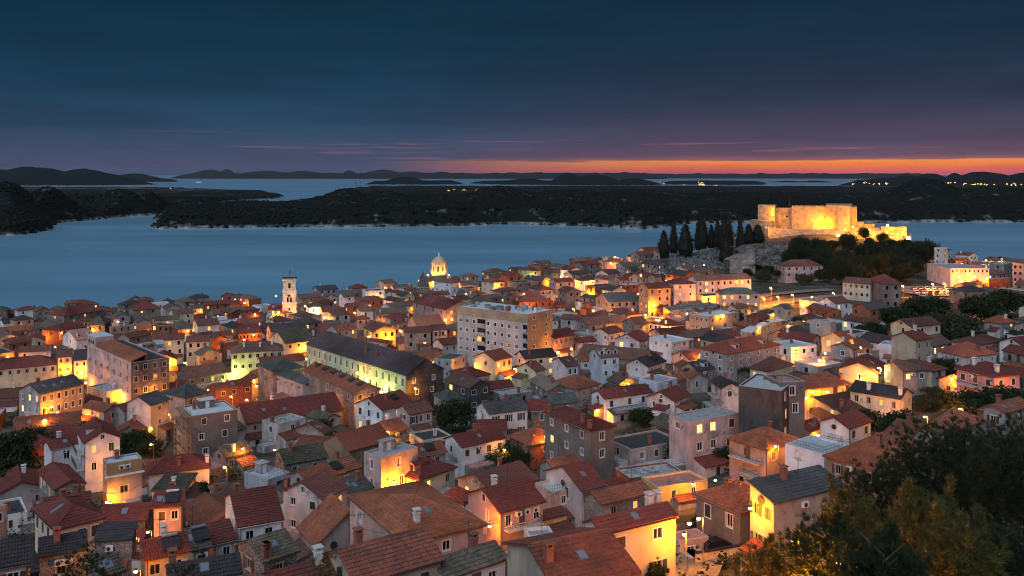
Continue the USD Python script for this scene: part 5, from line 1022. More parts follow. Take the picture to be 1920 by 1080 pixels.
('g',93.8,181.2,43.2,21.6,9.4,8.6,4.5,2.1,'grey','red',(2,1),(2,1),'grey house with dark red gabled roof behind the rose pink house',{'ch':[(.59,.25,'brick')]},1),
('g',-155.9,467.8,13.7,27.1,13.6,7.2,8.5,1.7,'orange','red',(3,2),(1,2),'ochre house with dark red gabled roof left of the bell tower, nearest one',{'ch':[(.3,.56,'brick')]},1),
('f',119.4,346.8,35.6,-52.5,10.2,9.4,5.5,0,'pinkgrey','concrete',(3,1),(2,1),'pinkish grey house with grey flat roof left of the cream building',{'ch':[(.52,.2,'brick')]},1),
('g',269,507.2,34.2,-46.9,10.3,7.3,4.5,1.5,'beige','brown',(2,1),(1,1),'beige house with brown gabled roof behind the floodlit hall',{},1),
('g',-46.1,501.8,22.2,20.7,11.3,9.2,7.5,2.4,'stone','moss',(2,2),(2,2),'stone house with mossy grey gabled roof in front of the cathedral dome',{},1),
('f',-129.6,407.2,17.5,46.6,12.9,8.4,5.5,0,'rubble','terrace',(3,1),(2,1),'rubble house with pale flat roof left of the bell tower',{'ch':[(.78,.53,'white')]},1),
('h',202.3,350,37.3,27,13.7,7.5,4.5,1.8,'stone','brown',(4,1),(1,1),'stone house with brown hipped roof right of the floodlit hall',{},1),
('g',-66.2,345,21.7,46.5,9.9,7.5,8.5,1.8,'pinkgrey','orange',(3,2),(1,2),'pinkish grey house with orange-brown gabled roof right of the bell tower',{'ch':[(.63,.25,'brick')]},1),
('g',-208.1,373.5,12.4,44.8,9.2,7.8,7.5,2,'orange','brown',(2,2),(1,2),'ochre house with brown gabled roof left of the pink palazzo, nearest one',{},1),
('g',-112.6,429.2,19,29.1,11,7.3,4.5,1.6,'pinkgrey','oldbrown',(2,1),(1,1),'pinkish grey house with faded brown gabled roof in front of the bell tower',{'ch':[(.62,.14,'brick')]},1),
('g',69.8,471.2,30.6,34,12.5,9.4,5.5,2,'beige','red',(3,1),(2,1),'beige house with dark red gabled roof behind the tall tan apartment house',{'ch':[(.84,.45,'white')]},1),
('f',85.6,381,31.2,23.1,12.5,7.3,7.5,0,'cream','tar',(3,2),(1,2),'cream house with black flat roof in front of the long pink lit house',{},1),
('g',-13.1,426.2,22.6,-45.2,12.5,8.4,6.5,1.9,'stone','moss',(3,2),(2,2),'stone house with mossy grey gabled roof left of the glowing orange hall',{'ch':[(.67,.47,'brick')]},1),
('g',-138.4,439.5,16.1,-47.8,12.7,7.7,6.5,1.6,'orange','oldbrown',(3,2),(1,2),'ochre house with faded brown gabled roof left of the bell tower',{'ch':[(.74,.37,'brick')]},1),
('g',86.6,267,34.6,-42.4,11.1,7.2,6.5,1.5,'grey','red',(3,2),(1,2),'grey house with dark red gabled roof behind the pale lit gable',{'ch':[(.18,.41,'white')]},1),
('h',57.3,327.2,29.7,-53.6,9.5,8.5,5.5,1.9,'white','red',(2,1),(2,1),'white house with dark red hipped roof right of the tall tan apartment house',{'ch':[(.72,.16,'white')]},1),
('g',121.8,267.8,36.6,26.2,13.2,8,8.5,1.8,'cream','brown',(4,2),(1,2),'cream house with brown gabled roof right of the cream building',{'ch':[(.18,.17,'brick')]},1),
('f',214.1,377,35,-59.3,14.7,7.3,6.5,0,'orange','terrace',(3,2),(1,2),'ochre house with pale flat roof right of the floodlit hall',{},1),
('g',49,427.5,27.3,-65.6,10.1,8.5,7.5,1.8,'cream','darktile',(2,2),(2,2),'cream house with dark grey gabled roof left of the tall tan apartment house',{},1),
('h',-271.7,554,2,30.3,14.6,7.8,8.5,1.7,'stone','brown',(3,2),(1,2),'stone house with brown hipped roof behind the pink palazzo, second one',{'ch':[(.11,.56,'brick')]},1),
('g',42.8,543.8,32.2,30,14.8,7.1,5.5,1.8,'orange','oldbrown',(3,1),(1,1),'ochre house with faded brown gabled roof left of the cypress cemetery',{},1),
('g',43.6,510,31.3,34.8,14,7.3,7.5,1.6,'stone','red',(3,2),(1,2),'stone house with dark red gabled roof left of the tall tan apartment house',{'ch':[(.6,.34,'brick')]},1),
('g',-54.5,396.2,21.3,22.2,14.5,7.9,7.5,2,'stone','moss',(4,2),(1,2),'stone house with mossy grey gabled roof left of the grey belfry spire',{'ch':[(.15,.16,'white')]},1),
('g',-299,530,3.1,24.1,14.5,9.2,4.5,2,'orange','red',(3,1),(2,1),'ochre house with dark red gabled roof left of the pink palazzo',{'ch':[(.32,.23,'brick')]},1),
('g',-212.3,394.5,11.6,-66.9,10.2,8.5,5.5,1.9,'beige','red',(2,1),(2,1),'beige house with dark red gabled roof left of the pink palazzo',{'ch':[(.14,.34,'brick')]},1),
('g',-172.1,541.2,8.4,-41.7,9.1,8,7.5,2,'orange','red',(2,2),(1,2),'ochre house with dark red gabled roof left of the bell tower, second one',{'ch':[(.85,.4,'brick')]},1),
('h',-10.7,522.8,25.7,32.2,13.3,8.2,7.5,1.9,'rubble','moss',(3,2),(2,2),'rubble house with mossy grey hipped roof right of the cathedral dome',{'ch':[(.27,.23,'brick')]},1),
('h',-78.9,403.8,20.8,-66.6,13.4,8.1,6.5,1.8,'pinkgrey','brown',(4,2),(2,2),'pinkish grey house with brown hipped roof right of the bell tower',{'ch':[(.53,.67,'brick')]},1),
('h',40.5,473.8,28.6,35.8,12.3,8.3,5.5,2.1,'white','darktile',(3,1),(2,1),'white house with dark grey hipped roof left of the tall tan apartment house',{'ch':[(.62,.53,'brick')]},1),
('g',-121.6,310.2,20.5,-65.9,10.3,8.4,5.5,2,'grey','red',(3,1),(2,1),'grey house with dark red gabled roof right of the pink palazzo',{'ch':[(.17,.19,'brick')]},1),
('f',260.4,472.5,34.6,45.5,14.4,7,8.5,0,'stone','concrete',(3,2),(1,2),'stone house with grey flat roof right of the floodlit hall',{'ch':[(.37,.33,'white')]},1),
('g',-22.7,457.5,23.1,-45.2,14.4,7.3,4.5,1.7,'stone','moss',(3,1),(1,1),'stone house with mossy grey gabled roof right of the grey belfry spire',{'ch':[(.65,.5,'white')]},1),
('g',-93.5,405,20.2,-48.7,13.4,8.2,5.5,1.7,'pinkgrey','brown',(4,1),(2,1),'pinkish grey house with brown gabled roof right of the bell tower',{},1),
('h',-21.5,352,23.1,25.9,10.6,9.4,6.5,2,'orange','moss',(3,2),(2,2),'ochre house with mossy grey hipped roof left of the six-storey apartment block',{},1),
('g',-74.5,497.8,19.7,25.2,14.2,8.2,4.5,1.8,'cream','brown',(3,1),(2,1),'cream house with brown gabled roof left of the grey belfry spire',{'ch':[(.47,.14,'brick')]},1),
('g',-170.1,456.5,12.7,36.5,10.8,8.5,6.5,2.1,'cream','oldbrown',(2,2),(2,2),'cream house with faded brown gabled roof left of the pale yellow block',{'ch':[(.31,.22,'brick')]},1),
('f',96.1,331.8,33.6,48.1,13.2,7,5.5,0,'cream','tar',(4,1),(1,1),'cream house with black flat roof right of the school-like flat block',{'ch':[(.47,.48,'brick')]},1),
('g',-115.3,346.8,19.5,-60.8,10,7.6,6.5,1.9,'orange','brown',(3,2),(1,2),'ochre house with brown gabled roof left of the pale yellow block',{},1),
('g',25,510.8,29.8,-57.2,13.4,7.9,4.5,1.8,'stone','brown',(3,1),(1,1),'stone house with brown gabled roof behind the glowing orange hall',{},1),
('f',44,438.2,27,30.5,13.5,8.6,8.5,0,'orange','tar',(3,2),(2,2),'ochre house with black flat roof left of the tall tan apartment house',{'ch':[(.64,.27,'brick')]},1),
('g',-189.4,353,13.9,20.6,11.8,7.8,6.5,1.8,'pinkwhite','brown',(3,2),(1,2),'pale pink house with brown gabled roof left of the pink palazzo',{'ch':[(.82,.3,'brick')]},1),
('f',-143.2,364.5,17.1,-59.5,11.5,7.2,4.5,0,'rubble','terrace',(3,1),(1,1),'rubble house with pale flat roof right of the pink palazzo',{'ch':[(.61,.51,'brick')]},1),
('f',145.9,246.2,40,25.9,13.7,8.5,5.5,0,'pinkwhite','concrete',(4,1),(2,1),'pale pink house with grey flat roof right of the rose pink house',{'ch':[(.1,.4,'white')]},1),
('g',86,451.8,30.9,-56.8,14.2,9.1,8.5,2.2,'orange','darktile',(3,2),(2,2),'ochre house with dark grey gabled roof left of the long pink lit house',{'ch':[(.25,.19,'brick')]},1),
('g',28.4,522.8,30.6,-53.4,12,7.1,5.5,1.5,'pinkgrey','moss',(3,1),(1,1),'pinkish grey house with mossy grey gabled roof behind the glowing orange hall',{},1),
('h',-282.1,515.8,4.5,38.9,11.8,8.9,7.5,1.8,'white','red',(2,2),(2,2),'white house with dark red hipped roof left of the pink palazzo',{'ch':[(.85,.67,'brick')]},1),
('g',-8.4,501.2,25.7,23.7,12.2,8.9,6.5,1.9,'beige','brown',(3,2),(2,2),'beige house with brown gabled roof right of the cathedral dome',{'ch':[(.66,.54,'brick')]},1),
('g',-56.8,438.8,21.4,-46,14.5,7.3,6.5,1.6,'white','darktile',(3,2),(1,2),'white house with dark grey gabled roof left of the grey belfry spire',{},1),
('g',-233,413.5,10.2,36.5,12.8,7.1,7.5,1.9,'rubble','orange',(3,2),(1,2),'rubble house with orange-brown gabled roof left of the pink palazzo',{'ch':[(.8,.6,'white')]},1),
('g',231,396.2,34.4,-55.6,9.5,8,6.5,1.7,'stone','brown',(2,2),(1,2),'stone house with brown gabled roof right of the floodlit hall, nearest one',{'ch':[(.37,.49,'white')]},1),
('f',-23.1,478.2,23.8,47.3,9.7,7,5.5,0,'stone','tar',(2,1),(1,1),'stone house with black flat roof right of the cathedral dome',{},1),
('g',61.1,295.8,31.3,33.6,13,7.2,5.5,1.6,'orange','oldbrown',(4,1),(1,1),'ochre house with faded brown gabled roof in front of the school-like flat block',{'ch':[(.7,.12,'brick')]},1),
('g',-114.5,496.2,16.3,36.6,13.2,8.9,5.5,2,'beige','oldbrown',(3,1),(2,1),'beige house with faded brown gabled roof behind the bell tower',{'ch':[(.81,.55,'brick')]},1),
('g',-268.1,505.5,5.5,-55.3,11.5,8.1,7.5,1.9,'stone','brown',(2,2),(2,2),'stone house with brown gabled roof left of the pink palazzo, second one',{},1),
('h',37.9,377.8,25.9,42.5,11.1,8.4,4.5,1.9,'stone','brown',(3,1),(2,1),'stone house with brown hipped roof left of the tall tan apartment house',{},1),
('g',62.4,524,34.1,-57.6,14.5,9,4.5,2.2,'pinkgrey','oldbrown',(3,1),(2,1),'pinkish grey house with faded brown gabled roof left of the cypress cemetery',{'ch':[(.86,.41,'white')]},1),
('h',9.8,503,27.8,-54.9,13.4,7,8.5,1.6,'stone','brown',(3,2),(1,2),'stone house with brown hipped roof behind the glowing orange hall',{},1),
('g',109.8,264,36.1,-63.6,10.3,7.9,4.5,1.9,'white','darktile',(3,1),(1,1),'white house with dark grey gabled roof right of the pale lit gable',{'ch':[(.86,.45,'brick')]},1),
('g',-119.3,402.2,18.5,34.6,10,9.3,4.5,2.4,'stone','orange',(3,1),(2,1),'stone house with orange-brown gabled roof left of the bell tower',{},1),
('h',-143.9,487.8,13.9,-52.3,14.1,7.8,8.5,2,'orange','oldbrown',(3,2),(1,2),'ochre house with faded brown hipped roof left of the bell tower',{},1),
('g',-242,570,1.5,-67.2,10.6,8.1,8.5,2,'beige','brown',(2,2),(2,2),'beige house with brown gabled roof behind the pink palazzo',{},1),
('g',-98.8,480,18.6,-67.2,9.1,8.2,5.5,1.7,'grey','moss',(2,1),(2,1),'grey house with mossy grey gabled roof right of the bell tower',{'ch':[(.21,.1,'white')]},1),
('g',12.9,374.8,24.2,29.7,11.4,8,4.5,1.8,'white','moss',(3,1),(2,1),'white house with mossy grey gabled roof right of the glowing orange hall',{},1),
('g',33.4,501.2,30,-55.4,9.5,8.7,6.5,1.8,'white','red',(2,2),(2,2),'white house with dark red gabled roof right of the glowing orange hall',{},1),
('h',-192.4,523,8.4,-41.5,11.8,8.3,7.5,2,'stone','oldbrown',(2,2),(2,2),'stone house with faded brown hipped roof left of the bell tower, nearest one',{},1),
('g',-257.6,456.2,7.9,47.2,9.8,8,6.5,2,'white','darktile',(2,2),(2,2),'white house with dark grey gabled roof left of the pink palazzo',{},1),
('g',7.3,273.8,27.8,25.5,11.4,7.3,6.5,1.8,'pinkwhite','darktile',(3,2),(1,2),'pale pink house with dark grey gabled roof right of the six-storey apartment block',{'ch':[(.23,.26,'brick')]},1),
('g',-45.7,522.8,21.5,23.3,13.7,7.6,7.5,1.7,'stone','oldbrown',(3,2),(1,2),'stone house with faded brown gabled roof in front of the cathedral dome',{'ch':[(.19,.11,'white')]},1),
('g',99.5,260.5,35.6,22.7,9,8.8,4.5,1.8,'stone','oldbrown',(2,1),(2,1),'stone house with faded brown gabled roof behind the pale lit gable',{},1),
('g',-65.2,524,19.2,21.7,12.2,8.9,4.5,1.8,'white','moss',(3,1),(2,1),'white house with mossy grey gabled roof left of the grey belfry spire',{'ch':[(.85,.34,'white')]},1),
('h',-36.1,486.5,23,-43.2,14.4,7,8.5,1.8,'white','oldbrown',(3,2),(1,2),'white house with faded brown hipped roof in front of the cathedral dome',{},1),
('g',-55,457,21.7,-60.4,9.9,7.2,6.5,1.8,'beige','darktile',(2,2),(1,2),'beige house with dark grey gabled roof left of the grey belfry spire',{'ch':[(.25,.47,'white')]},1),
('f',21.8,384,24.7,43.7,9.8,8.7,5.5,0,'stone','terrace',(3,1),(2,1),'stone house with pale flat roof right of the glowing orange hall',{},1),
('g',-26.1,431.8,22.2,46.2,9.5,8.3,7.5,1.8,'white','brown',(2,2),(2,2),'white house with brown gabled roof right of the grey belfry spire',{'ch':[(.25,.47,'white')]},1),
('h',-261.3,549.5,2.7,36.9,9.6,7.3,7.5,1.6,'rubble','red',(2,2),(1,2),'rubble house with dark red hipped roof behind the pink palazzo',{'ch':[(.2,.52,'brick')]},1),
('h',-94.2,428.2,20.3,23.8,9.5,9.1,6.5,2,'pinkwhite','darktile',(2,2),(2,2),'pale pink house with dark grey hipped roof right of the bell tower',{},1),
('g',-189.9,323.2,14.9,29.5,9,8.7,6.5,2.1,'cream','brown',(2,2),(2,2),'cream house with brown gabled roof left of the pink palazzo',{'ch':[(.21,.11,'white')]},1),
('g',179.8,304.5,40.2,44.8,12.8,7.7,4.5,1.9,'cream','brown',(3,1),(1,1),'cream house with brown gabled roof right of the floodlit hall',{'ch':[(.79,.46,'brick')]},1),
('f',85.7,481.5,32,-46.7,13.8,9.1,4.5,0,'beige','concrete',(3,1),(2,1),'beige house with grey flat roof left of the cypress cemetery',{'ch':[(.31,.37,'brick')]},1),
('g',68.9,290,32.2,21.6,9.2,7.7,5.5,1.6,'pinkwhite','brown',(2,1),(1,1),'pale pink house with brown gabled roof in front of the school-like flat block',{'ch':[(.88,.36,'brick')]},1),
('h',14.9,458.8,25.7,-62.4,13.2,8.4,5.5,2.2,'beige','red',(3,1),(2,1),'beige house with dark red hipped roof behind the glowing orange hall',{},1),
('g',25.9,465.5,26.8,27.8,11.1,7.7,7.5,1.6,'pinkgrey','red',(2,2),(1,2),'pinkish grey house with dark red gabled roof right of the glowing orange hall',{},1),
('g',-156.9,493.8,12.8,36.3,9.2,7.5,5.5,1.8,'stone','red',(2,1),(1,1),'stone house with dark red gabled roof left of the bell tower',{'ch':[(.34,.69,'brick')]},1),
('g',52.8,487.8,30.5,48.9,12.4,8.8,5.5,2.2,'pinkwhite','brown',(3,1),(2,1),'pale pink house with brown gabled roof behind the tall tan apartment house',{},1),
('f',-203.6,514.5,8.3,-54.1,9.6,8.3,7.5,0,'white','terrace',(2,2),(2,2),'white house with pale flat roof left of the bell tower, second one',{},1),
('g',-209,543.5,5.6,-51.6,14,7.8,6.5,1.7,'stone','darktile',(3,2),(1,2),'stone house with dark grey gabled roof left of the bell tower',{'ch':[(.24,.42,'brick')]},1),
('h',-241.8,523.2,5.5,-57.9,11.6,8.4,5.5,1.8,'stone','brown',(2,1),(2,1),'stone house with brown hipped roof behind the pink palazzo, nearest one',{'ch':[(.24,.27,'brick')]},1),
('h',65.2,190,37.9,25.9,13.1,7.7,7.5,1.9,'beige','orange',(4,2),(1,2),'beige house with orange-brown hipped roof in front of the pale lit gable',{'ch':[(.85,.2,'brick')]},1),
('g',238.2,405.2,34.5,26.3,11.1,7.1,6.5,1.8,'cream','red',(2,2),(1,2),'cream house with dark red gabled roof right of the floodlit hall',{'ch':[(.84,.27,'white')]},1),
('f',108.2,306.5,34.8,29.6,15,7.6,4.5,0,'grey','terrace',(4,1),(1,1),'grey house with pale flat roof left of the cream building',{'ch':[(.55,.38,'white')]},1),
('g',-172.4,422,13.2,35.7,12.4,7.8,4.5,1.9,'beige','orange',(3,1),(1,1),'beige house with orange-brown gabled roof behind the pink palazzo',{'ch':[(.49,.4,'brick')]},1),
('g',-222.4,425.2,10.3,30.5,11.8,8.2,7.5,2,'rubble','moss',(2,2),(2,2),'rubble house with mossy grey gabled roof left of the pink palazzo',{'ch':[(.16,.64,'brick')]},1),
('g',-108.2,207.2,27.6,22.8,13.9,9,4.5,2,'grey','orange',(4,1),(2,1),'grey house with orange-brown gabled roof left of the white terrace',{},1),
('g',80.3,503,33.3,-54,14.3,8.3,6.5,1.8,'stone','darktile',(3,2),(2,2),'stone house with dark grey gabled roof left of the cypress cemetery, nearest one',{},1),
('g',18.4,555.5,28.4,35.9,11.2,7.1,6.5,1.6,'grey','brown',(2,2),(1,2),'grey house with brown gabled roof behind the glowing orange hall',{},1),
('g',-112.1,442.2,18.8,-64.9,9.3,7,4.5,1.5,'pinkwhite','darktile',(2,1),(1,1),'pale pink house with dark grey gabled roof behind the bell tower',{},1),
('h',263.8,543.8,35.6,32.8,9.5,7.2,8.5,1.5,'cream','darktile',(2,2),(1,2),'cream house with dark grey hipped roof behind the floodlit hall',{'ch':[(.45,.2,'white')]},1),
('g',-179,466.8,11.8,-59.6,10.3,8.6,8.5,2.1,'pinkgrey','moss',(2,2),(2,2),'pinkish grey house with mossy grey gabled roof left of the bell tower',{'ch':[(.49,.63,'brick')]},1),
('g',-39.5,470,22.5,23.7,11.9,7.1,4.5,1.6,'pinkwhite','brown',(2,1),(1,1),'pale pink house with brown gabled roof in front of the grey belfry spire',{},1),
('g',73.9,367.5,30.1,22.6,9.8,9.1,5.5,2.2,'orange','moss',(3,1),(2,1),'ochre house with mossy grey gabled roof left of the school-like flat block',{'ch':[(.2,.27,'brick')]},1),
('h',-50.9,387.2,21.5,36.9,9.3,7.2,6.5,1.8,'grey','red',(2,2),(1,2),'grey house with dark red hipped roof in front of the grey belfry spire',{'ch':[(.69,.66,'brick')]},1),
('g',-2.4,146.2,34.4,42,10.2,9.4,5.5,1.9,'stone','brown',(3,1),(2,1),'stone house with brown gabled roof behind the pink house with air conditioners',{},1),
('g',267.9,522.5,34.4,-61.4,9.3,8.3,8.5,1.7,'pinkwhite','brown',(2,2),(2,2),'pale pink house with brown gabled roof behind the floodlit hall',{'ch':[(.23,.29,'white')]},1),
('g',85.7,554,36.8,33.5,13.2,7.5,6.5,1.8,'pinkgrey','red',(3,2),(1,2),'pinkish grey house with dark red gabled roof left of the cypress cemetery',{'ch':[(.29,.39,'brick')]},1),
('g',65.4,500.5,32.4,23.4,11.5,9.2,6.5,1.9,'pinkgrey','moss',(2,2),(2,2),'pinkish grey house with mossy grey gabled roof left of the cypress cemetery',{'ch':[(.85,.48,'brick')]},1),
('f',79.2,229.2,37.1,31.6,9.4,7.5,4.5,0,'pinkgrey','terrace',(2,1),(1,1),'pinkish grey house with pale flat roof behind the pale lit gable',{'ch':[(.68,.44,'white')]},1),
('h',66.5,347.2,29.8,32.8,12.4,7.2,5.5,1.7,'orange','oldbrown',(3,1),(1,1),'ochre house with faded brown hipped roof left of the school-like flat block',{'ch':[(.3,.49,'brick')]},1),
('g',125.8,310.5,36.1,32.4,11.8,8,7.5,1.9,'orange','darktile',(3,2),(2,2),'ochre house with dark grey gabled roof in front of the cream building',{'ch':[(.81,.68,'brick')]},1),
('g',-0.1,489.5,26.1,-65.4,11.1,8.5,8.5,2.1,'orange','red',(2,2),(2,2),'ochre house with dark red gabled roof behind the glowing orange hall',{'ch':[(.19,.57,'white')]},1),
('g',-182.6,445.5,11.9,31.7,13.3,9.4,4.5,1.9,'rubble','oldbrown',(3,1),(2,1),'rubble house with faded brown gabled roof behind the pink palazzo',{'ch':[(.87,.3,'brick')]},1),
('g',-75.5,532,17.7,46.4,9.5,9.4,7.5,2.2,'beige','moss',(2,2),(2,2),'beige house with mossy grey gabled roof left of the grey belfry spire',{},1),
('h',-24.5,511.5,24.4,-50.9,9.9,7.2,7.5,1.8,'grey','oldbrown',(2,2),(1,2),'grey house with faded brown hipped roof right of the cathedral dome',{},1),
('g',-76.6,438.2,20.9,30,11.2,7,4.5,1.7,'orange','brown',(2,1),(1,1),'ochre house with brown gabled roof right of the bell tower',{},1),
('f',80.9,256.2,34.8,26,9.6,9.4,6.5,0,'white','terrace',(3,2),(2,2),'white house with pale flat roof left of the pale lit gable',{'ch':[(.6,.63,'brick')]},1),
('g',-91.1,358.8,20.4,27.7,14.9,9.1,7.5,2.2,'beige','darktile',(4,2),(2,2),'beige house with dark grey gabled roof in front of the bell tower',{'ch':[(.26,.67,'brick')]},1),
('g',-43.1,129.8,35.9,-51.4,10.3,8.4,4.5,1.7,'cream','orange',(3,1),(2,1),'cream house with orange-brown gabled roof right of the peach hipped house',{},1),
('h',164.8,278.8,40.1,30.7,10.4,8.3,4.5,1.7,'stone','oldbrown',(3,1),(2,1),'stone house with faded brown hipped roof right of the floodlit hall',{'ch':[(.51,.11,'brick')]},1),
('g',-90.8,497,18.4,30,11.7,7.5,5.5,1.8,'stone','oldbrown',(2,1),(1,1),'stone house with faded brown gabled roof left of the grey belfry spire',{'ch':[(.35,.56,'white')]},1),
('f',-202.2,348,13.2,-41.6,12,8.7,7.5,0,'rubble','tar',(3,2),(2,2),'rubble house with black flat roof left of the pink palazzo',{'ch':[(.43,.43,'brick')]},1),
('g',-146.1,251.2,22.9,20.8,14,7.5,4.5,1.9,'stone','brown',(4,1),(1,1),'stone house with brown gabled roof left of the pink palazzo, nearest one',{'ch':[(.81,.52,'white')]},1),
('g',276.6,488,33.8,-55.3,14.1,8.2,8.5,1.9,'stone','oldbrown',(3,2),(2,2),'stone house with faded brown gabled roof right of the floodlit hall',{'ch':[(.14,.1,'brick')]},1),
('h',96.8,297.8,34.1,-50.2,10.7,9.5,4.5,2.4,'orange','moss',(3,1),(2,1),'ochre house with mossy grey hipped roof left of the cream building',{},1),
('h',-162.7,527.8,10.1,19.9,9.2,9,7.5,2,'grey','brown',(2,2),(2,2),'grey house with brown hipped roof left of the bell tower',{'ch':[(.48,.26,'brick')]},1),
('g',301.9,514.5,31.6,-58.7,11.5,8.9,4.5,2.2,'stone','brown',(2,1),(2,1),'stone house with brown gabled roof right of the floodlit hall, third one',{'ch':[(.81,.32,'brick')]},1),
('g',-47.1,423,21.5,22.8,10.4,9.3,6.5,2.3,'rubble','brown',(2,2),(2,2),'rubble house with brown gabled roof in front of the grey belfry spire',{},1),
('h',-321.3,546.8,0.8,-62.8,12,9.1,4.5,2.1,'rubble','brown',(3,1),(2,1),'rubble house with brown hipped roof left of the pink palazzo',{},1),
('g',87.9,281.5,34,43.5,13.3,8,5.5,2,'rubble','darktile',(4,1),(1,1),'rubble house with dark grey gabled roof left of the pale lit gable',{},1),
('g',-118.8,385.2,18.6,-48.2,13.8,7.8,5.5,1.8,'stone','darktile',(4,1),(1,1),'stone house with dark grey gabled roof behind the pale yellow block',{'ch':[(.46,.47,'brick')]},1),
('g',-25.4,291.5,24.9,-53.7,11.4,7.7,5.5,1.8,'stone','orange',(3,1),(1,1),'stone house with orange-brown gabled roof right of the long barracks',{'ch':[(.17,.63,'brick')]},1),
('h',46.2,363,27,-54,12,8.4,6.5,1.8,'cream','brown',(3,2),(2,2),'cream house with brown hipped roof left of the tall tan apartment house',{'ch':[(.76,.65,'white')]},1),
('g',-149.4,457,14.6,42.2,12.5,8.5,4.5,2.1,'rubble','oldbrown',(3,1),(2,1),'rubble house with faded brown gabled roof left of the bell tower',{'ch':[(.52,.39,'brick')]},1),
('h',-232,561.2,2.9,32.5,9.4,9,8.5,1.8,'stone','oldbrown',(2,2),(2,2),'stone house with faded brown hipped roof left of the bell tower, second one',{'ch':[(.42,.27,'brick')]},1),
('h',-11.7,246,27.6,-55.1,9.6,7.9,7.5,1.6,'beige','red',(2,2),(1,2),'beige house with dark red hipped roof in front of the six-storey apartment block',{},1),
('h',-297.5,516,3.8,-68.4,14.5,8.7,7.5,2.2,'beige','moss',(3,2),(2,2),'beige house with mossy grey hipped roof left of the pink palazzo',{'ch':[(.61,.15,'white')]},1),
('g',-124.5,424,17.9,31.4,10.8,7.7,4.5,1.9,'white','red',(2,1),(1,1),'white house with dark red gabled roof left of the bell tower',{},1),
('g',-291,501.5,4.9,33.3,9.4,8.7,4.5,1.9,'stone','oldbrown',(2,1),(2,1),'stone house with faded brown gabled roof left of the pink palazzo',{},1),
('g',-53.7,408.2,21.4,45,11.1,7.5,8.5,1.6,'pinkwhite','oldbrown',(3,2),(1,2),'pale pink house with faded brown gabled roof left of the grey belfry spire',{'ch':[(.54,.41,'brick')]},1),
('g',51.1,86,52.9,-55.5,12.4,8.5,4.5,2,'beige','orange',(3,1),(2,1),'beige house with orange-brown gabled roof in front of the rose pink house',{'ch':[(.77,.14,'brick')]},1),
('h',-89,512,17.8,33.4,9.4,8.6,7.5,2,'stone','red',(2,2),(2,2),'stone house with dark red hipped roof left of the grey belfry spire',{'ch':[(.89,.65,'brick')]},1),
('f',265.6,495.5,34.5,44,6,5.4,5.2,0,'grey','terrace',(1,1),(1,1),'grey house with pale flat roof behind the floodlit hall',{'ch':[(.21,.37,'brick')]},1),
('f',-77.3,135,35.2,-54.3,7.5,5.3,4.1,0,'white','tar',(2,1),(1,1),'white house with black flat roof left of the peach hipped house',{'ch':[(.62,.58,'brick')]},1),
('f',19.2,447,25.5,20,8.2,7.2,4,0,'pinkgrey','concrete',(2,1),(1,1),'pinkish grey house with grey flat roof right of the glowing orange hall',{},1),
('h',-154.2,440.5,14.7,-56.7,8.4,6.3,5.3,1.3,'orange','red',(2,1),(1,1),'ochre house with dark red hipped roof left of the pale yellow block',{},1),
('g',-87.8,470.8,19.8,32.2,6.7,7.1,6,1.8,'white','moss',(1,1),(1,1),'white house with mossy grey gabled roof right of the bell tower',{},1),
('g',72.6,342.2,31,29.4,7.2,5.8,6.5,1.5,'beige','oldbrown',(2,2),(1,2),'beige house with faded brown gabled roof behind the school-like flat block',{'ch':[(.81,.4,'brick')]},1),
('h',59.6,100.8,51.2,-45,9.7,5.4,5.1,1.3,'rubble','red',(3,1),(1,1),'rubble house with dark red hipped roof in front of the rose pink house',{'ch':[(.4,.12,'brick')]},1),
('f',-275.5,463.2,6.8,19.1,9.8,6.4,4.1,0,'pinkgrey','concrete',(2,1),(1,1),'pinkish grey house with grey flat roof left of the pink palazzo',{'ch':[(.66,.12,'brick')]},1),
('h',20.1,327,26.6,35.1,6.2,6.5,5.9,1.3,'pinkwhite','red',(1,1),(1,1),'pale pink house with dark red hipped roof right of the six-storey apartment block',{'ch':[(.72,.23,'white')]},1),
('h',-63.5,484.8,21.2,-41.6,8,5.6,5,1.2,'pinkwhite','red',(1,1),(1,1),'pale pink house with dark red hipped roof left of the grey belfry spire',{},1),
('h',54.1,553,33.5,39.7,7.3,5.8,3.9,1.3,'pinkgrey','brown',(1,1),(1,1),'pinkish grey house with brown hipped roof left of the cypress cemetery',{'ch':[(.88,.21,'brick')]},1),
('g',-4.3,234.8,28.7,22.2,8.3,6.2,5.5,1.3,'white','red',(2,1),(1,1),'white house with dark red gabled roof behind the slate-roofed white house',{'ch':[(.12,.35,'brick')]},1),
('g',-98.7,190.5,29.3,25.5,9.7,6.1,5.1,1.6,'stone','red',(3,1),(1,1),'stone house with dark red gabled roof left of the white terrace',{'ch':[(.45,.14,'brick')]},1),
('g',106.3,184.2,45,-56.5,6.4,5.6,3.5,1.3,'rubble','red',(1,1),(1,1),'rubble house with dark red gabled roof right of the rose pink house',{},1),
('g',52.7,259.8,32.5,32.8,9.6,7.1,4.6,1.7,'grey','brown',(2,1),(1,1),'grey house with brown gabled roof in front of the school-like flat block',{},1),
('g',-250,467.2,7.8,-65.4,8.1,5.9,5.1,1.5,'orange','brown',(2,1),(1,1),'ochre house with brown gabled roof left of the pink palazzo, second one',{},1),
('h',-119.6,465.8,17.5,28,6.5,7.4,3.8,1.9,'cream','oldbrown',(1,1),(1,1),'cream house with faded brown hipped roof behind the bell tower',{},1),
('g',190.1,323,39.6,31.8,7.4,5.5,5.9,1.1,'stone','brown',(2,1),(1,1),'stone house with brown gabled roof right of the floodlit hall, fourth one',{},1),
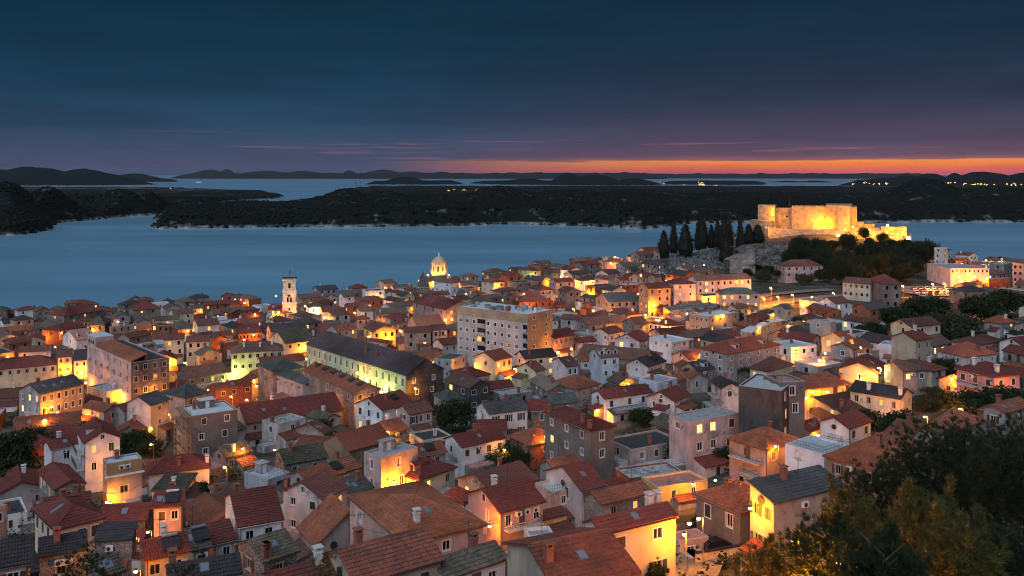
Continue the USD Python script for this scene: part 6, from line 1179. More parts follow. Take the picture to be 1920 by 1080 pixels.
('g',87.8,316.5,33.2,37.3,7.3,5.7,6.1,1.5,'orange','brown',(2,2),(1,2),'ochre house with brown gabled roof right of the school-like flat block',{'ch':[(.54,.7,'white')]},1),
('g',-99,257.5,24.5,32.1,6.3,6.3,3.6,1.6,'pinkwhite','red',(1,1),(1,1),'pale pink house with dark red gabled roof right of the pink palazzo',{'ch':[(.86,.33,'brick')]},1),
('g',-180.5,432.8,12.5,-57.2,6.7,6.6,6,1.4,'grey','moss',(1,1),(1,1),'grey house with mossy grey gabled roof behind the pink palazzo, second one',{},1),
('g',-283.2,476.5,6.1,21.4,8.3,5.9,4.5,1.5,'orange','orange',(2,1),(1,1),'ochre house with orange-brown gabled roof left of the pink palazzo',{},1),
('f',-104.2,424,19.8,-65.2,6.8,6.2,3.7,0,'stone','tar',(1,1),(1,1),'stone house with black flat roof in front of the bell tower',{'ch':[(.84,.43,'brick')]},1),
('g',124.2,214.2,41.8,-71,9.2,5.6,5.2,1.3,'grey','red',(2,1),(1,1),'grey house with dark red gabled roof right of the rose pink house',{'ch':[(.71,.27,'brick')]},1),
('g',-78,384.2,20.9,24,6.7,6.4,5,1.3,'beige','moss',(2,1),(1,1),'beige house with mossy grey gabled roof right of the bell tower',{'ch':[(.66,.47,'white')]},1),
('f',-132.1,225.2,25.6,-70.9,8.1,5,4.1,0,'orange','terrace',(2,1),(1,1),'ochre house with pale flat roof left of the white terrace',{'ch':[(.79,.51,'brick')]},1),
('g',-76.7,264,24.2,-45.2,6,6.1,5,1.3,'stone','red',(1,1),(1,1),'stone house with dark red gabled roof in front of the pale yellow block',{'ch':[(.46,.32,'brick')]},1),
('g',-47.1,378.5,21.7,-64.1,6.7,5.1,5.3,1.1,'stone','red',(2,1),(1,1),'stone house with dark red gabled roof behind the long barracks',{},1),
('f',-243.6,410.5,9.8,21.6,6.4,7.4,6.3,0,'cream','tar',(1,2),(1,2),'cream house with black flat roof left of the pink palazzo',{},1),
('g',86.8,341,32.7,36.2,7.3,5.1,6.3,1.3,'cream','oldbrown',(2,2),(1,2),'cream house with faded brown gabled roof right of the school-like flat block',{'ch':[(.52,.57,'brick')]},1),
('g',97.5,502,33.7,34.2,7.7,6.1,4,1.4,'cream','brown',(1,1),(1,1),'cream house with brown gabled roof in front of the cypress cemetery',{'ch':[(.43,.45,'white')]},1),
('g',-16.6,164.5,32.5,28.3,7.7,5.8,6.4,1.3,'grey','orange',(2,2),(1,2),'grey house with orange-brown gabled roof left of the slate-roofed white house',{},1),
('g',-75.1,208,27.9,30.1,7.8,5.8,4.6,1.2,'white','oldbrown',(2,1),(1,1),'white house with faded brown gabled roof left of the scaffolded house',{'ch':[(.57,.63,'white')]},1),
('g',38,421.5,26.2,-53.1,9.9,5.8,5.7,1.3,'stone','darktile',(2,1),(1,1),'stone house with dark grey gabled roof left of the tall tan apartment house',{'ch':[(.77,.66,'brick')]},1),
('g',226,380.5,35.1,-42.3,7.1,5.7,5.2,1.2,'stone','brown',(1,1),(1,1),'stone house with brown gabled roof right of the floodlit hall, second one',{},1),
('g',34.2,186.2,33.8,-57.1,8.1,7.2,3.7,1.6,'stone','moss',(2,1),(1,1),'stone house with mossy grey gabled roof right of the tall grey-brown house',{},1),
('g',-118.4,362.5,19.1,45.6,6.5,7.1,5.8,1.4,'beige','orange',(2,1),(1,1),'beige house with orange-brown gabled roof left of the pale yellow block',{},1),
('g',-53.5,477.5,21.9,-54.8,9.7,5.4,6.2,1.4,'stone','brown',(2,2),(1,2),'stone house with brown gabled roof behind the grey belfry spire',{},1),
('g',24.6,303.8,28.1,25.5,7.8,5.5,5.1,1.2,'pinkwhite','red',(2,1),(1,1),'pale pink house with dark red gabled roof right of the six-storey apartment block',{},1),
('g',65.9,481.2,31.1,35.9,9.7,6.7,4.3,1.6,'orange','brown',(2,1),(1,1),'ochre house with brown gabled roof behind the tall tan apartment house',{'ch':[(.42,.21,'brick')]},1),
('h',-53.3,94.8,43.7,-49.9,6.7,5.2,4.5,1,'orange','darktile',(2,1),(1,1),'ochre house with dark grey hipped roof in front of the peach hipped house',{},1),
('h',220,420,34.5,29.5,8.6,5.2,4.3,1.3,'cream','red',(2,1),(1,1),'cream house with dark red hipped roof in front of the floodlit hall',{'ch':[(.39,.33,'brick')]},1),
('g',153.1,262,40,30.8,7.9,6,5.5,1.5,'pinkgrey','moss',(2,1),(1,1),'pinkish grey house with mossy grey gabled roof right of the floodlit hall',{},1),
('g',63.1,365,29.1,-63.2,6.1,5.5,6.2,1.2,'orange','red',(1,2),(1,2),'ochre house with dark red gabled roof right of the tall tan apartment house',{},1),
('g',-225.7,497.2,7.9,20.1,8.2,6.8,6.3,1.5,'grey','red',(2,2),(1,2),'grey house with dark red gabled roof behind the pink palazzo',{'ch':[(.46,.63,'brick')]},1),
('g',-225.7,470.5,8.9,28.6,7.5,6.4,3.7,1.4,'cream','red',(1,1),(1,1),'cream house with dark red gabled roof behind the pink palazzo',{},1),
('f',-139.9,425,16.6,23.9,6,7.4,5.1,0,'white','terrace',(1,1),(1,1),'white house with pale flat roof left of the bell tower, nearest one',{'ch':[(.2,.19,'brick')]},1),
('f',108.5,281.8,35.5,35.8,9,5.4,4.8,0,'pinkwhite','tar',(2,1),(1,1),'pale pink house with black flat roof in front of the cream building',{},1),
('f',60.2,539.5,34.7,-57.3,7.7,6.9,5.4,0,'cream','tar',(1,1),(1,1),'cream house with black flat roof left of the cypress cemetery',{},1),
('g',75.9,464.8,30.8,36.4,8.6,5.8,6.1,1.3,'stone','darktile',(2,2),(1,2),'stone house with dark grey gabled roof left of the cypress cemetery, second one',{'ch':[(.52,.12,'brick')]},1),
('h',186,330.2,38.9,27.4,7,5.8,4.1,1.5,'pinkwhite','oldbrown',(2,1),(1,1),'pale pink house with faded brown hipped roof right of the floodlit hall',{'ch':[(.38,.2,'brick')]},1),
('g',56.6,463,29.5,34.1,6.3,5.8,5.9,1.4,'pinkwhite','red',(1,1),(1,1),'pale pink house with dark red gabled roof behind the tall tan apartment house',{'ch':[(.35,.44,'brick')]},1),
('h',-116.5,414,18.9,-44.4,6.7,5.7,3.8,1.4,'rubble','oldbrown',(1,1),(1,1),'rubble house with faded brown hipped roof left of the bell tower',{'ch':[(.54,.13,'brick')]},1),
('h',81.8,310.8,32.8,-69.5,8.5,5.1,4.6,1.2,'orange','orange',(2,1),(1,1),'ochre house with orange-brown hipped roof right of the school-like flat block',{'ch':[(.74,.64,'brick')]},1),
('h',107.3,320.2,34.8,20.2,8,6.7,3.6,1.5,'pinkgrey','darktile',(2,1),(1,1),'pinkish grey house with dark grey hipped roof left of the cream building',{},1),
('g',209.2,410.5,34.4,40.5,8.8,6.3,4.6,1.3,'stone','red',(2,1),(1,1),'stone house with dark red gabled roof in front of the floodlit hall',{'ch':[(.79,.6,'brick')]},1),
('g',207.3,390,34.5,29.3,8.1,7.5,4.6,1.6,'rubble','moss',(2,1),(1,1),'rubble house with mossy grey gabled roof in front of the floodlit hall',{'ch':[(.54,.41,'brick')]},1),
('f',52.3,530,33.5,34.5,8.6,5.2,5,0,'stone','concrete',(2,1),(1,1),'stone house with grey flat roof left of the cypress cemetery',{},1),
('g',2.2,526.8,27.6,35.4,8.1,5.5,6.4,1.4,'orange','darktile',(2,2),(1,2),'ochre house with dark grey gabled roof right of the cathedral dome',{},1),
('h',-17.5,467.2,23.9,47.1,6.3,6.1,3.9,1.5,'white','brown',(1,1),(1,1),'white house with brown hipped roof left of the glowing orange hall',{},1),
('f',26.9,321,27.4,-63.8,7.9,5.7,5.4,0,'grey','concrete',(2,1),(1,1),'grey house with grey flat roof left of the tall tan apartment house',{'ch':[(.38,.69,'white')]},1),
('g',-273.9,473.8,6.7,47.6,9.9,6.4,4.9,1.3,'rubble','red',(2,1),(1,1),'rubble house with dark red gabled roof left of the pink palazzo',{'ch':[(.59,.61,'white')]},1),
('f',0,225,29.4,30.4,8.5,5.8,5.8,0,'rubble','concrete',(2,1),(1,1),'rubble house with grey flat roof behind the slate-roofed white house',{'ch':[(.63,.27,'brick')]},1),
('h',-45.2,141.2,34.6,-61.6,6.7,5.1,5.2,1.1,'white','oldbrown',(2,1),(1,1),'white house with faded brown hipped roof in front of the scaffolded house',{'ch':[(.64,.12,'brick')]},1),
('g',66.4,491,31.9,39.7,7.6,5.5,5.9,1.4,'rubble','darktile',(1,1),(1,1),'rubble house with dark grey gabled roof left of the cypress cemetery',{},1),
('g',-122,457,17.6,-54.4,8.7,5.3,4.1,1.3,'orange','red',(2,1),(1,1),'ochre house with dark red gabled roof behind the bell tower',{'ch':[(.75,.17,'white')]},1),
('h',-208,459.2,10.2,-44.3,8.8,7.3,5.6,1.5,'white','oldbrown',(2,1),(1,1),'white house with faded brown hipped roof behind the pink palazzo',{'ch':[(.84,.51,'brick')]},1),
('f',73.2,304.8,32.2,31.2,6.4,5.3,5.6,0,'rubble','terrace',(2,1),(1,1),'rubble house with pale flat roof in front of the school-like flat block',{'ch':[(.63,.63,'brick')]},1),
('h',-180.9,510.2,10.1,-47.8,8.9,6.1,6.2,1.5,'pinkwhite','darktile',(2,2),(1,2),'pale pink house with dark grey hipped roof left of the bell tower',{},1),
('g',-223.7,455,9.5,27.1,7.1,7.5,4.2,1.8,'orange','red',(1,1),(1,1),'ochre house with dark red gabled roof behind the pink palazzo',{'ch':[(.38,.38,'white')]},1),
('h',94.7,206.2,40.6,-55.8,10,6.3,4.9,1.4,'pinkgrey','red',(3,1),(1,1),'pinkish grey house with dark red hipped roof left of the rose pink house',{'ch':[(.71,.59,'white')]},1),
('h',-137.3,462.2,15.8,35.2,9.5,6.6,4.3,1.5,'orange','brown',(2,1),(1,1),'ochre house with brown hipped roof left of the bell tower',{'ch':[(.42,.54,'brick')]},1),
('g',93.1,353.5,33.2,-59.6,8.3,6.5,4,1.4,'stone','brown',(2,1),(1,1),'stone house with brown gabled roof right of the school-like flat block',{},1),
('f',-17.2,187.8,30.7,31.2,6.7,6.8,4.4,0,'cream','tar',(2,1),(1,1),'cream house with black flat roof left of the slate-roofed white house',{'ch':[(.62,.44,'white')]},1),
]
def footprint(r):
    th = math.radians(r[4]); c, s = math.cos(th), math.sin(th); return Polygon([(r[1] + c * u - s * v, r[2] + s * u + c * v) for u, v in ((-r[5] / 2, -r[6] / 2), (r[5] / 2, -r[6] / 2), (r[5] / 2, r[6] / 2), (-r[5] / 2, r[6] / 2))])
FOOT = [footprint(r) for r in HOUSES]; FID = [r[13] for r in HOUSES]; FTREE = shapely.STRtree(FOOT)
for r_ in HOUSES: annexes(house(r_), r_, random.Random('x' + r_[13]))
# ------------------------------------------------------------------ lamps
LCOL = [((1., .262, .003), 'bulb'), ((.82, .9, .18), 'bulb_white'), ((1., .86, .5), 'bulb_white')]
LAMP_POWER = 410.
def lamp(x, y, z, gz, ang, dist, power, kind, label):
    t = thing('street_lamp', label, 'lamp', (x, y, gz), ang, 'street lamps')
    h = z - gz; m = MB(); col, bmat = LCOL[kind]; far = y > 300
    if dist:
        m.bar((.15, 0, h + .22), (dist, 0, h + .05), .03, 5); m.bar((dist - .04, 0, h - .3), (dist - .04, 0, h + .3), .05, 5); obj('wall_bracket', m, 'metal_dark', t)
    else:
        m.bar((.5, 0, -.5), (.5, 0, h + .1), .07, 7, .045); m.bar((.5, 0, h + .1), (0, 0, h + .25), .035, 5); obj('pole', m, 'metal_grey', t)
    hm = MB(); hm.bar((0, 0, h + .16), (0, 0, h + .3), .22, 8, .08); obj('lamp_hood', hm, 'metal_dark', t)
    bm = MB(); r = .15 + .0004 * y; bm.sphere((0, 0, h), r, 2, (1, 1, .9)); obj('lamp_bulb', bm, bmat, t, smooth=True)
    l = UsdLux.SphereLight.Define(stage, path_for('lamp_light', t))
    l.CreateRadiusAttr(.16); l.CreateIntensityAttr(LAMP_POWER * power); l.CreateColorAttr(Gf.Vec3f(*col)); l.AddTranslateOp().Set(Gf.Vec3d(0, 0, h - r - .25))
    return t
LAMPS = [
(-2.8,110.3,46.3,42.1,44,1.7,1.2,0),
(17.3,86.5,56,50,-151,1.7,2.6,0),  # unseen source, placed to light the yellow house
(20.3,96.5,52.6,46.6,0,0,1.6,0),
(30.3,107.9,51.7,44.9,0,0,2.2,0),
(27.2,133.5,43.5,39.5,0,0,1.6,0),
(31.9,139.2,42.1,39.2,-157,1.7,1.4,0),
(54.3,157.4,43.8,40.7,0,0,0.5,0),
(49.5,168.8,42.4,38.4,0,0,0.4,0),
(-36.9,87,51.1,47.6,0,0,1.3,0),
(-46.4,109.2,45.2,41.2,0,0,1,0),
(-79.6,195.2,34.3,29.3,0,0,1.6,0),
(-74.5,183,34.4,30.5,0,0,1.3,0),
(-51.1,157.5,38.1,33.1,0,0,1.6,0),
(-107.4,203.8,33.4,28.4,0,0,0.2,0),
(-46.8,114,44.1,40.1,0,0,1,0),
(-63.1,139.2,38.5,35.2,124,1.7,1.1,0),
(-63.5,139,38.7,35.2,114,1.7,1,0),
(-107.7,204.4,33.5,28.3,0,0,1.8,0),
(-109.4,296.5,27.2,22.3,0,0,6.1,0),
(-117.6,304.5,25.5,21.5,114,1.7,4.9,0),
(-221.9,396.5,15.4,11.4,125,1.7,1.7,0),
(-149.2,297.1,24,20,117,1.7,4.9,0),
(-141.9,292.1,24.9,20.8,112,1.7,4.5,0),
(-177,311.5,21,17,0,0,3.6,0),
(-167.4,311,21.8,17.9,0,0,3.6,0),
(-105.4,239.9,30.4,25.6,142,1.7,2,0),
(-81.8,211,33,28,0,0,1.7,0),
(-70.4,235.2,30.3,26.3,0,0,1.9,0),
(-198.1,419.1,16.9,12,102,1.7,1.6,0),
(-166.1,413.8,18.6,14.6,0,0,1.6,0),
(-143,391,21.2,17.1,127,1.7,1.7,0),
(-19.1,143.6,40.3,35,137,1.7,1.8,0),
(-18.6,144.2,39.6,35,137,1.7,1.8,0),
(-35.1,236.5,32.2,27.2,40,1.7,2.6,1),
(-41.8,244.5,32.2,26.5,40,1.7,1.8,1),
(-58.3,289.5,28.7,23.7,0,0,1.3,1),
(-69.2,299,28.1,23.1,0,0,1.2,1),
(-87.2,279,27.5,23.6,-170,1.7,2,1),
(-109.4,342.4,25.1,20.2,119,1.7,2.1,0),
(-104.3,358.3,25.3,20.1,114,1.7,1.8,0),
(-73.9,256.4,29,24.9,-54,1.7,2,0),
(-26.4,187.2,35.8,30.8,0,0,1.3,0),
(15,288.8,32.4,28.4,0,0,1.1,0),
(19.2,286.2,33.8,28.8,0,0,2,0),
(0.8,263.8,32.3,28.3,0,0,1.8,0),
(30.6,232.8,35.1,32.1,122,1.7,2.2,0),
(19.9,206.8,35.2,32.1,28,1.7,1.6,0),
(-13.1,268.3,31.1,27.1,47,1.7,2.5,0),
(-22.3,336.8,27.8,23.9,0,0,1.2,0),
(62,183.6,45.1,39.1,0,0,1.9,0),
(60.4,182.1,44.2,39,67,1.7,1.8,0),
(58.6,367.8,35.5,28.9,112,1.7,4.7,0),
(54.9,338,34.7,29.7,0,0,17.4,0),
(50.6,172.2,41.2,38.3,0,0,0.7,0),
(52.8,168.8,43,39,0,0,0.8,0),
(65.4,183.9,45,39.5,116,1.7,1.3,0),
(88.8,179.2,48.8,43.9,0,0,1.7,0),
(76.5,151.5,50,46,0,0,1,0),
(89.3,157,51.2,47.3,0,0,1.4,0),
(72.7,156.2,47.4,44.4,0,0,1.3,0),
(71.9,161,46.5,43.5,0,0,1.2,0),
(106.6,311.9,39.2,35.2,-60,1.7,1.2,0),
(81.3,196.6,47.2,40.9,0,0,1,1),
(73.1,179.1,44.3,41.4,-172,1.7,1.3,0),
(169,318.9,42.9,39.1,74,1.7,1.2,0),
(57.4,516.2,38.8,33.8,0,0,6.4,0),
(62.1,534.2,40.3,35.1,123,1.7,5,0),
(10.1,493.9,32.8,27.8,67,1.7,5.7,1),
(-14.6,480.1,30,25,-48,1.7,3.4,0),
(37.7,433.8,32,27,0,0,20.1,0),
(40.6,443.3,32.6,27.6,-60,1.7,3.7,0),
(42.2,467.8,34,29,126,1.7,3.4,0),
(67.7,466.4,37.4,30.7,0,0,2.8,0),
(135.3,899.8,1,-6,0,0,4.5,0),
(143.4,899.8,1,-6,0,0,4.5,0),
(125.8,899.8,1,-6,0,0,3.9,0),
(35.3,384.8,31.1,26.1,0,0,3.1,0),
(43.4,384.5,30.9,26.9,0,0,3.1,0),
(15.6,397.8,28.5,24.6,0,0,2.9,0),
(7,410.3,28.3,24.1,105,1.7,2.9,0),
(27.6,399.8,29.4,25.4,0,0,2.6,0),
(7.9,880,-1,-6,0,0,2.7,0),
(31.9,472.2,33.4,28.4,36,1.7,1.9,0),
(52.5,349,35,29,0,0,3.5,0),
(54.2,327.4,36.4,30.1,0,0,18.8,0),
(-7.1,468.2,31.6,24.9,132,1.7,2.1,0),
(-29.6,492.1,29.5,24.2,0,0,1.8,0),
(-102.5,426,24.2,20.2,0,0,1.7,0),
(-111.8,424.8,24.3,19.6,0,0,1.3,0),
(-93.6,421.7,26.9,20.6,114,1.7,4.4,1),
(-102.4,439.5,25,20.1,0,0,2.7,1),
(-114,423.6,24.5,19.4,0,0,2.6,0),
(-110.3,386.3,25.1,19.6,0,0,2.5,0),
(-47.2,336.8,28.2,22.7,119,1.7,3.8,0),
(-45.1,357.2,27.3,22.3,0,0,2.4,0),
(-85.5,404.7,24.8,20.8,-139,1.7,2.3,0),
(-144.6,479.5,20.8,15.2,38,1.7,3.4,0),
(-89.7,449.4,25.5,20.5,-139,1.7,2.9,0),
(-44.1,497,30,23,0,0,4.8,0),
(-55.6,528.8,27,21,0,0,3,0),
(-91,757,-0.8,-5.8,0,0,2.4,0),
(-145.8,547.8,15.2,10.2,0,0,2.3,0),
(-59.5,388.2,25.4,21.4,97,1.7,2.3,0),
(-28.8,383.6,27.4,22.4,94,1.7,2.6,0),
(200.2,411,39.6,34.6,0,0,10.5,0),
(194.1,409.8,39.7,34.8,0,0,10.5,0),
(208.8,413,40.5,34.5,0,0,10.5,0),
(225.8,422,40.8,34.6,0,0,13,0),
(267.8,490.5,41.6,34.6,34,1.7,5.6,2),
(168,317.2,43.1,39.1,0,0,1.1,0),
(174.8,397,40.3,35.4,0,0,7.6,0),
(254.1,549.2,43.2,38.2,0,0,3.9,0),
(256.1,505.2,39.5,35.5,0,0,3.3,0),
(295.4,552.8,36.9,31.9,0,0,1.6,2),
(269.9,487.5,39.7,34.4,35,1.7,2.2,2),
(245.6,538,42.1,38.2,0,0,3.8,0),
(233,409.2,39.6,34.6,0,0,4.1,0),
(117.2,371.2,39.8,35.6,0,0,6.1,0),
(104.3,367.5,38.7,34.7,0,0,6.1,0),
(135.1,373.2,40.2,36.2,0,0,6.1,0),
(92.1,348,37.7,33.7,0,0,4.4,0),
(122.5,362.5,40.1,36.1,0,0,4.5,0),
(111.1,371,39.1,35.2,0,0,4.6,0),
(137,360.5,40.6,36.6,0,0,4.5,0),
(112.6,343.8,39.6,35.6,0,0,4.4,0),
(81.1,373.5,37.8,31.9,85,1.7,3.7,0),
(71.2,360.8,36.8,30.9,0,0,3,0),
(62.9,353.5,36,30,0,0,2.7,0),
(87.1,346.4,38.2,33.2,-54,1.7,2.3,0),
(115.4,395.8,39.6,34.6,0,0,11.4,0),
(110,508.2,38.4,34.4,0,0,1.8,0),
(38.9,465.4,33.5,28.6,124,1.7,2.5,0),
(-122.1,421.4,23.7,18.8,0,0,1.4,0),
(-106.2,351.5,24.7,20.2,0,0,1.1,0),  # rows from here: unseen lamps, scattered to spread amber light in the lanes
(-117.2,225.7,30.9,26.4,152,1.7,1,0),
(96.7,443.5,36.3,31.8,0,0,2.2,0),
(-85.3,248.8,29.7,25.3,0,0,0.8,0),
(71.7,432.2,34.4,29.9,0,0,1.2,0),
(-111.9,218.2,31.5,27.1,0,0,0.9,0),
(-75.7,323.6,26.8,22.1,129,1.7,1.7,0),
(-97.6,293.5,27.2,22.8,0,0,1.7,0),
(-23.8,456,28.8,23.3,0,0,2.1,0),
(98.5,250.4,41.3,36.8,148,1.7,1.7,0),
(-75.4,237.8,30.6,26.1,0,0,0.5,0),
(79.7,248.6,40.5,35.9,116,1.7,1.7,0),
(-203.7,401.2,18.4,12.2,155,1.7,1.4,0),
(60.1,422.5,33.2,28.7,0,0,1.6,0),
(27.2,490.4,33.7,29.2,-55,1.7,1.9,0),
(-54,429.4,27.9,21.6,106,1.7,1.8,0),
(-213.3,403.5,16.2,11.7,65,1.7,2.4,0),
(-73.6,516,24.3,19.8,0,0,2.5,0),
(83.7,273.8,39.7,34.5,44,1.7,1.2,0),
(83.2,298.2,38.7,33.6,0,0,0.8,0),
(85.8,413.8,35.8,31.3,0,0,1.6,0),
(-43,245.9,35,26.4,40,1.7,0.6,0),
(-118.6,244.8,29.6,25.1,-12,1.7,1.3,0),
(-172.5,344.5,20.4,15.9,0,0,1.1,0),
(84.9,240.6,41.6,37.1,-48,1.7,1.7,0),
(-85.3,262.5,28.9,24.4,0,0,0.8,0),
(-126.1,393,23,18.5,0,0,1.5,0),
(42.4,142.8,46.3,40.5,0,0,0.6,0),
(-74,206.4,33.6,28.4,0,0,0.6,0),
(9.6,144.5,40.6,36.1,0,0,0.7,0),
(-45.8,416.6,27.6,21.6,113,1.7,1.7,0),
(-76.6,229.8,31.1,26.6,-138,1.7,0.8,0),
(45.4,306.3,34.6,30.1,-42,1.7,1.6,0),
(78.6,451.5,36.1,30.9,33,1.7,1.7,0),
(26.9,447.2,31.1,26.6,-45,1.7,2.2,0),
(-50.2,291.2,28.5,24,0,0,1.1,0),
(-162,471.3,18.5,13.6,128,1.7,2.8,0),
(-75.7,260,29.8,24.6,0,0,0.8,0),
(-47.9,309.5,28,23.5,0,0,1.6,0),
(77.8,197.4,44.8,40.4,59,1.7,0.6,0),
(53.6,322.3,34.7,30.2,36,1.7,1.8,0),
(100.2,305.2,39.6,34.8,0,0,1.5,0),
(-107,225.8,31.1,26.6,0,0,1.1,0),
(93.1,313.6,38.6,34.1,0,0,0.8,0),
(32.3,493.2,34.5,30,82,1.7,1.7,0),
(-116.3,376,23.8,19.3,116,1.7,1.1,0),
(78.9,227.8,42.4,37.9,0,0,1.3,0),
(-41.8,298.8,28.6,24.1,0,0,0.7,0),
(-73.6,414.8,25.6,21.1,0,0,0.8,0),
(5.8,440.4,30.8,24.6,0,0,0.9,0),
(-195.5,344,19.1,14.2,138,1.7,1.7,0),
(-88.7,172,37.3,31.6,0,0,0.4,0),
(54.3,256,38,33.4,0,0,1.1,0),
(97.7,273,39.9,35.4,0,0,1.2,0),
(86.9,375.7,37.3,32.5,113,1.7,1.9,0),
(57,319.2,35.2,30.7,98,1.7,1.7,0),
(-94.9,419.2,25,20.6,0,0,1.5,0),
(91.9,295.3,39.7,34.3,0,0,1.6,0),
(17.4,188,37,32.6,0,0,0.9,0),
(68.7,284,37.5,32.9,112,1.7,1.6,0),
(-70,436,25.7,21.2,0,0,2.2,0),
(76.7,322,38.8,32.4,128,1.7,1.9,0),
(72.8,187.5,45.1,40.6,116,1.7,1.1,0),
(-240.6,426,14.3,9.8,0,0,2,0),
(-104.5,215.3,32.2,27.4,62,1.7,1.1,0),
(-53,174.4,36.2,31.4,0,0,0.8,0),
(38.9,334.8,32.7,28.3,0,0,0.8,0),
(67.2,340.9,36.7,31.1,29,1.7,2.2,0),
(-46.6,174.2,36,31.5,0,0,0.4,0),
(60.9,252.8,38.7,34.2,0,0,0.9,0),
(-1.4,170.1,37.3,32.6,125,1.7,0.4,0),
(47.5,145,45.8,40.9,126,1.7,0.6,0),
(-97.1,328.2,25.8,21.3,0,0,1.5,0),
(-226,512,12,7.5,0,0,1.4,0),
(-45.8,221.3,32.2,27.8,36,1.7,1,0),
(-5.6,194,36.2,31,57,0.8,0.9,0),
(42.2,253.7,36.8,32.4,-130,1.7,1.8,0),
(97.7,325.7,39.2,34.3,138,1.7,1.8,0),
(-199.4,448.5,15.8,11.2,0,0,1,0),
(20.4,477,32.2,27.7,138,1.7,2.8,0),
(-71.3,157.8,37.6,33.1,0,0,0.7,0),
(-160.6,424.8,19.3,14.9,0,0,1.1,0),
(-35.5,213.3,34.6,28.5,126,1.7,0.8,0),
(-70.6,465.5,25.8,21.2,112,1.7,1.4,0),
(-96.2,238.3,31.9,25.8,132,1.7,1.3,0),
(-25.3,282.9,30.2,25.7,85,1.7,1.1,0),
(-54.7,338.4,28.2,22.4,29,0.6,1.6,0),
(6.5,173,38.9,32.9,0,0,0.7,0),
(-25.1,230.2,34.6,28,130,1.7,1,0),
(-189.6,368,18.5,14,0,0,1.3,0),
(-124.6,259.2,29.2,24.1,42,1.7,1.3,0),
]
CEN = np.array([(r[1], r[2]) for r in HOUSES]); LSEEN = {}
for x, y, z, gz, ang, dist, power, kind in LAMPS:
    w_ = HOUSES[int(np.argmin(((CEN - (x, y)) ** 2).sum(1)))][13].replace(',', ' the').split()[:8]
    while w_[-1] in ('with', 'and', 'in', 'of', 'the', 'a', 'behind', 'beside', 'by', 'at', 'its', 'over', 'under', 'below', 'above', 'right', 'left', 'on', 'small', 'long'): w_.pop()
    n_ = LSEEN[' '.join(w_)] = LSEEN.get(' '.join(w_), 0) + 1
    lamp(x, y, z, gz, ang, dist, power, kind, '%s %s lamp beside the %s%s' % (('amber', 'greenish yellow', 'whitish')[kind], 'wall' if dist else 'street', ' '.join(w_), '' if n_ == 1 else ', %s one' % ('', 'another', 'third', 'fourth', 'fifth', 'sixth', 'seventh', 'eighth', 'ninth')[min(n_ - 1, 8)]))
for i, x in enumerate((217., 224.5, 232.)): lamp(x, 430.5, 40.5, 34.5, 0, 0, 1.5, 0, ('left', 'middle', 'right')[i] + ' one of three unseen lamps placed to light the hall front')  # sources unseen, set here so that the hall front is lit

for i, (px_, Y_, h_) in enumerate(((1487, 80, 4.0), (1572, 67, 2.6))): x_ = (px_ - 960) / 1663. * Y_; g_ = float(ground_z(x_, Y_)); lamp(x_, Y_, g_ + h_, g_, 0, 0, 1.3, 0, ('first', 'second')[i] + ' unseen amber lamp placed to light the low pines, counted from the street')  # unseen sources, placed to give the low pines warm light
lamp(24.1, 89.7, 56.3, 48., 28, 1.2, 1.6, 0, 'bright wall lamp on the glowing side of the grey-roofed house by the pines')
x_ = (1500 - 960) / 1663. * 56; g_ = float(ground_z(x_, 56)); lamp(x_, 56, g_ + 3.4, g_, 0, 0, 7., 0, 'unseen amber lamp below the frame, lighting the front pines')  # out of view, placed to light the near side of the pines
lamp(16.2, 83.4, 56.2, 47., 60, 0, 1.5, 0, 'unseen amber lamp placed to light the yellow house wall by the street')  # unseen source, set off the corner to make the wall glow
# ------------------------------------------------------------------ foliage
def leaves(n, centres, spread, size, seed, up=.3, narrow=.6):
    """leaf-sized quads scattered round clump centres"""
    r = np.random.default_rng(seed); c = centres[r.integers(0, len(centres), n)]
    p = c + r.normal(size=(n, 3)) * spread
    a = r.normal(size=(n, 3)); a /= np.linalg.norm(a, axis=1, keepdims=True); b = np.cross(a, r.normal(size=(n, 3))); b /= np.linalg.norm(b, axis=1, keepdims=True)
    s = size * r.uniform(.6, 1.4, (n, 1)); a = a * s; b = b * s * narrow
    v = np.stack([p - a, p + b, p + a, p - b], 1).reshape(-1, 3); i = np.arange(n)[:, None] * 4
    return v, np.hstack([i, i + 1, i + 2, i + 3])

def limb_mesh(h, seed, spread, base_r, top=.85, n=7):
    r = np.random.default_rng(seed); m = MB(); pts = [np.array([0, 0, -.6])]
    for k in range(5): pts.append(np.array([r.normal() * .05 * h, r.normal() * .05 * h, top * h * (k + 1) / 5]))
    for k in range(5): m.bar(pts[k], pts[k + 1], base_r * (1 - k / 6), 7, base_r * (1 - (k + 1) / 6))
    tips = []
    for k in range(n):
        j = r.integers(1, 5); a = pts[j] + (pts[j + 1] - pts[j]) * r.random(); th = r.uniform(0, 6.28); L = spread * r.uniform(.5, 1.)
        b = a + np.array([math.cos(th) * L, math.sin(th) * L, L * r.uniform(.3, .9)]); m.bar(a, b, base_r * .4, 5, base_r * .12); tips.append(b)
    return m, tips

def broad_tree(name, label, loc, h, w, mat, seed, n=2600, group='trees among the houses'):
    t = thing(name, label, 'tree', loc, 0, group); r = np.random.default_rng(seed)
    m, tips = limb_mesh(h, seed, w * .42, .12 + .012 * h); obj('trunk', m, 'bark', t)
    c = []
    for k in range(34):
        d = r.normal(size=3); d /= np.linalg.norm(d); d[2] *= .8; q = r.uniform(.45, 1.) ; c.append(np.array([0, 0, h * .6]) + d * np.array([w / 2, w / 2, h * .42]) * q)
    obj('crown', leaves(n, np.array(c), w * .075, .17 + .01 * w, seed + 1), mat, t)
    return t.GetPrim() if hasattr(t, 'GetPrim') else t

